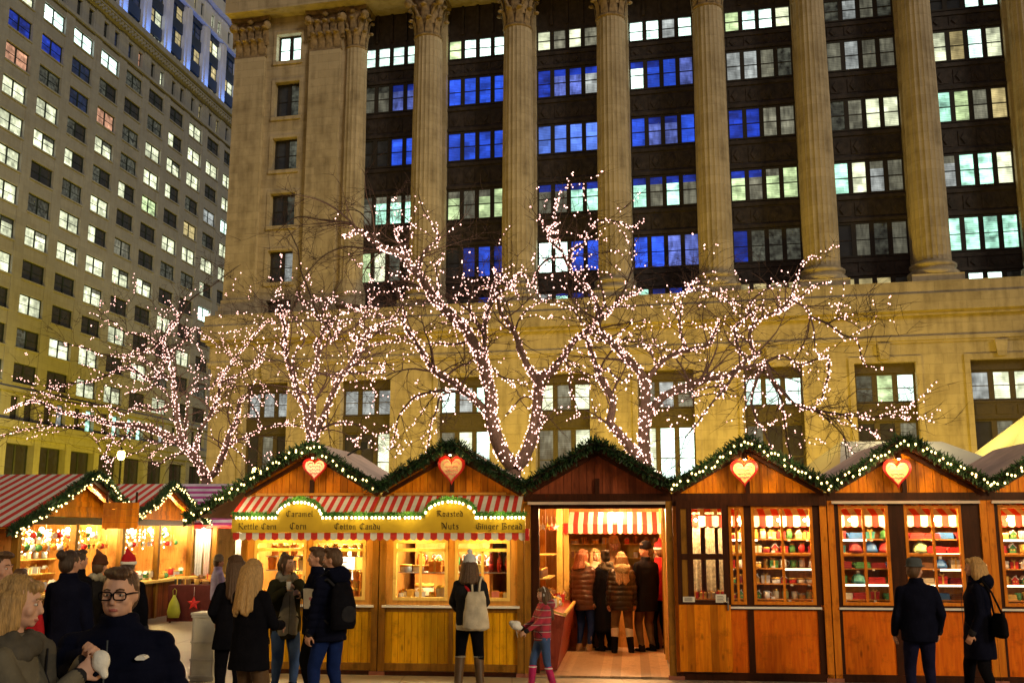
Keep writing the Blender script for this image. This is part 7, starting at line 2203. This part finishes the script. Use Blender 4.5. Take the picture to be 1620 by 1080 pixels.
q = MB(); q.ell((0,.09,-.1), (.11,.035,.10), 14, 8); remesh(q, 'pocket', .009, CL['charcoal'], t)
for sx_ in (-1, 1):
    q = MB(); q.tube([(sx_*.09,-.05,.2),(sx_*.12,-.13,.27),(sx_*.12,-.30,.24),(sx_*.12,-.36,.1),(sx_*.12,-.28,-.1),(sx_*.12,-.10,-.2)], .016, 8); q.build('strap', CL['charcoal'], t)
t = thing('paper_bag', 'white paper bag with a pink print held between the eating woman and the bearded man', 'paper bag', W(T, J['wr'][0]) + Vector((-.10,-.07,.02)), R(-15))
q = MB(); q.add([(-.085,-.03,-.10),(.085,-.03,-.10),(.085,.03,-.10),(-.085,.03,-.10),(-.10,-.035,.12),(.10,-.025,.10),(.10,.03,.10),(-.10,.03,.125)], [(0,3,2,1),(0,1,5,4),(1,2,6,5),(2,3,7,6),(3,0,4,7)]); q.build('bag', CL['white'], t)
q = MB(); P2 = heart_poly(.07,.06); q.add([(a+.01, -.037, b__+.0) for a, b__ in P2], [tuple(range(len(P2)-1,-1,-1))]); q.build('print', cloth('pink_print', (.6,.25,.3)), t)
# the customer at the roasted nuts counter
T, J = person('woman in a white bobble hat, dark jacket and tall boots at the nuts counter', spot(744, 13.55), R(182), 1.66, 'charcoal', 'black', 'boot_brown', 'brown', 'bob', hat='pom', hatcol='hat_white', boots=.92, bootcuff='fur_grey', hands=((-.14,-.32,1.0),(.14,-.32,1.0)), elbow=((-.9,.2,-.5),(.9,.2,-.5)), coat=.86, collar='scarf_grey', female=True, stance=.15, headturn=R(-8))
s = J['s']; q = MB(); q.loft([(.80*s,0,0,.182*s,.135*s),(.86*s,0,0,.19*s,.145*s),(.93*s,0,0,.185*s,.14*s)], 24); remesh(q, 'jumper_hem', .011, CL['cream'], T, fold=.008)
q = MB(); q.tube([J['V'](.13,.03,1.45), J['V'](.02,.155,1.33), J['V'](-.05,.165,1.2)], .02*s, 8); q.build('red_strap', CL['red'], T)
t = thing('canvas_rucksack', 'pale canvas drawstring rucksack on the back of the woman at the nuts counter', 'rucksack', W(T, J['V'](-.08,.24,1.10)), T.rotation_euler.z)
q = MB(); q.loft([(-.27,0,.01,.13,.06),(-.24,0,.01,.17,.09),(-.05,0,0,.165,.085),(.12,0,-.02,.13,.06),(.20,0,-.03,.10,.03)], 20); remesh(q, 'bag', .01, CL['cream'], t, fold=.018, seed=4)
for sx_ in (-1, 1):
    q = MB(); q.tube([(sx_*.04,-.03,.18),(sx_*.05,-.06,.30),(sx_*.07,-.16,.37),(sx_*.10,-.26,.33)], .014, 8); q.build('strap', CL['cream'], t)
# girl with pink boots
T, J = person('little girl with earmuffs, plaid jacket, blue jeans and bright pink boots walking left', spot(858, 13.75), R(-70), 1.27, 'plaid', 'jeans', 'magenta', 'brown', 'long', hat='earmuffs', hatcol='hat_white', boots=.75, bootcuff='white', hands=((-.10,-.36,1.05),(.12,-.36,1.02)), elbow=((-.4,.2,-1),(.4,.2,-1)), coat=.84, stance=.09, stride=(-.20,.16), skin=skin_l, hood='plaid', female=True)
t = thing('candy_floss', 'puff of white candy floss held by the little girl', 'candy floss', W(T, (J['wr'][0]+J['wr'][1])/2) + Vector((-.11,-.04,.03)), 0)
q = MB(); q.ell((0,0,.03), (.075,.06,.055), 12, 8); q.ell((.05,0,.0), (.05,.04,.035), 10, 6); q.ell((-.05,.01,.05), .04, 10, 6); remesh(q, 'floss', .007, CL['white'], t, fold=.02, fur=.004)
q = MB(); q.tube([(0,0,0),(.03,0,-.12)], .005, 6); q.build('stick', CL['cream'], t)
# inside the open cabin
person('woman with reddish hair in a brown quilted jacket inside the entrance', spot(922, 17.9), R(150), 1.68, 'shiny_brown', 'dark_jeans', 'tan', 'auburn', 'bob', puffy=1, coat=.72, hands=((-.16,-.30,1.12),(.24,-.06,.86)), elbow=((-.5,.4,-1),(.5,.8,-.3)), headturn=R(-35), collar='fur', female=True)
person('blond woman half hidden between the shoppers deep inside the entrance', spot(941, 18.35), R(20), 1.68, 'cream', 'black', 'black', 'fair', 'long', coat=.7, female=True, skin=skin_l)
person('woman in a long black coat with her dark hair in a bun', spot(956, 17.9), R(215), 1.67, 'black', 'black', 'black', 'black', 'bun', coat=.35, headturn=R(-20), collar='scarf_grey', female=True)
person('stallholder in a tan knitted hat facing out from the back counter', spot(971, 19.15), R(8), 1.86, 'tan', 'black', 'black', 'tan', 'long', hat='beanie', hatcol='hat_tan', coat=.8)
person('girl in a shiny black padded jacket with a fur hood and white socks', spot(982, 17.6), R(182), 1.64, 'shiny_black', 'trouser_brown', 'black', 'tan', 'long', hood='fur', puffy=1, coat=.76, boots=.5, sockband='cream', female=True, stance=.15)
person('man in a black knitted hat and long black coat with brown trousers', spot(1020, 17.8), R(-150), 1.78, 'black', 'trouser_brown', 'black', 'dark', 'short', hat='beanie', hatcol='black', coat=.66, headturn=R(75), wide=1.1, stance=.11, collar='fur_grey' if False else None)
person('person in a red jacket and red hat with a white band at the right inside', spot(1042, 18.2), R(-160), 1.76, 'red', 'black', 'black', 'brown', 'short', hat='santa', hatcol='red', coat=.82)
# the two shoppers at the right
T, J = person('man in a grey brimmed cap and navy jacket seen from behind', spot(1443, 12.2), R(172), 1.66, 'ink', 'navy', 'black', 'brown', 'short', hat='brim', hatcol='slate', coat=.80, hands=((-.25,-.08,.90),(.26,-.10,.88)), wide=1.1, headturn=R(-40), fat=1.08, stance=.12)
T, J = person('blonde woman in a long dark coat with a black shoulder bag at far right', spot(1536, 12.3), R(-112), 1.69, 'ink', 'black', 'black', 'blond', 'bob', coat=.58, hands=((-.20,-.10,.88),(.22,-.08,.88)), hood='ink', female=True, stance=.12, stride=(-.15,.15), fat=1.05)
t = thing('shoulder_bag', 'black shoulder bag carried by the blonde woman at far right', 'bag', W(T, J['V'](.16,.22,.98)), T.rotation_euler.z + R(20))
q = MB(); q.loft([(-.14,0,0,.14,.05),(-.1,0,0,.17,.075),(.06,0,0,.16,.065),(.13,0,0,.13,.03)], 18); remesh(q, 'bag', .01, CL['black'], t, fold=.012)
q = MB(); q.tube([(-.12,0,.11),(-.11,-.04,.35),(-.05,-.14,.50),(.06,-.08,.36),(.12,0,.11)], .012, 8); q.build('strap', CL['black'], t)
flush()
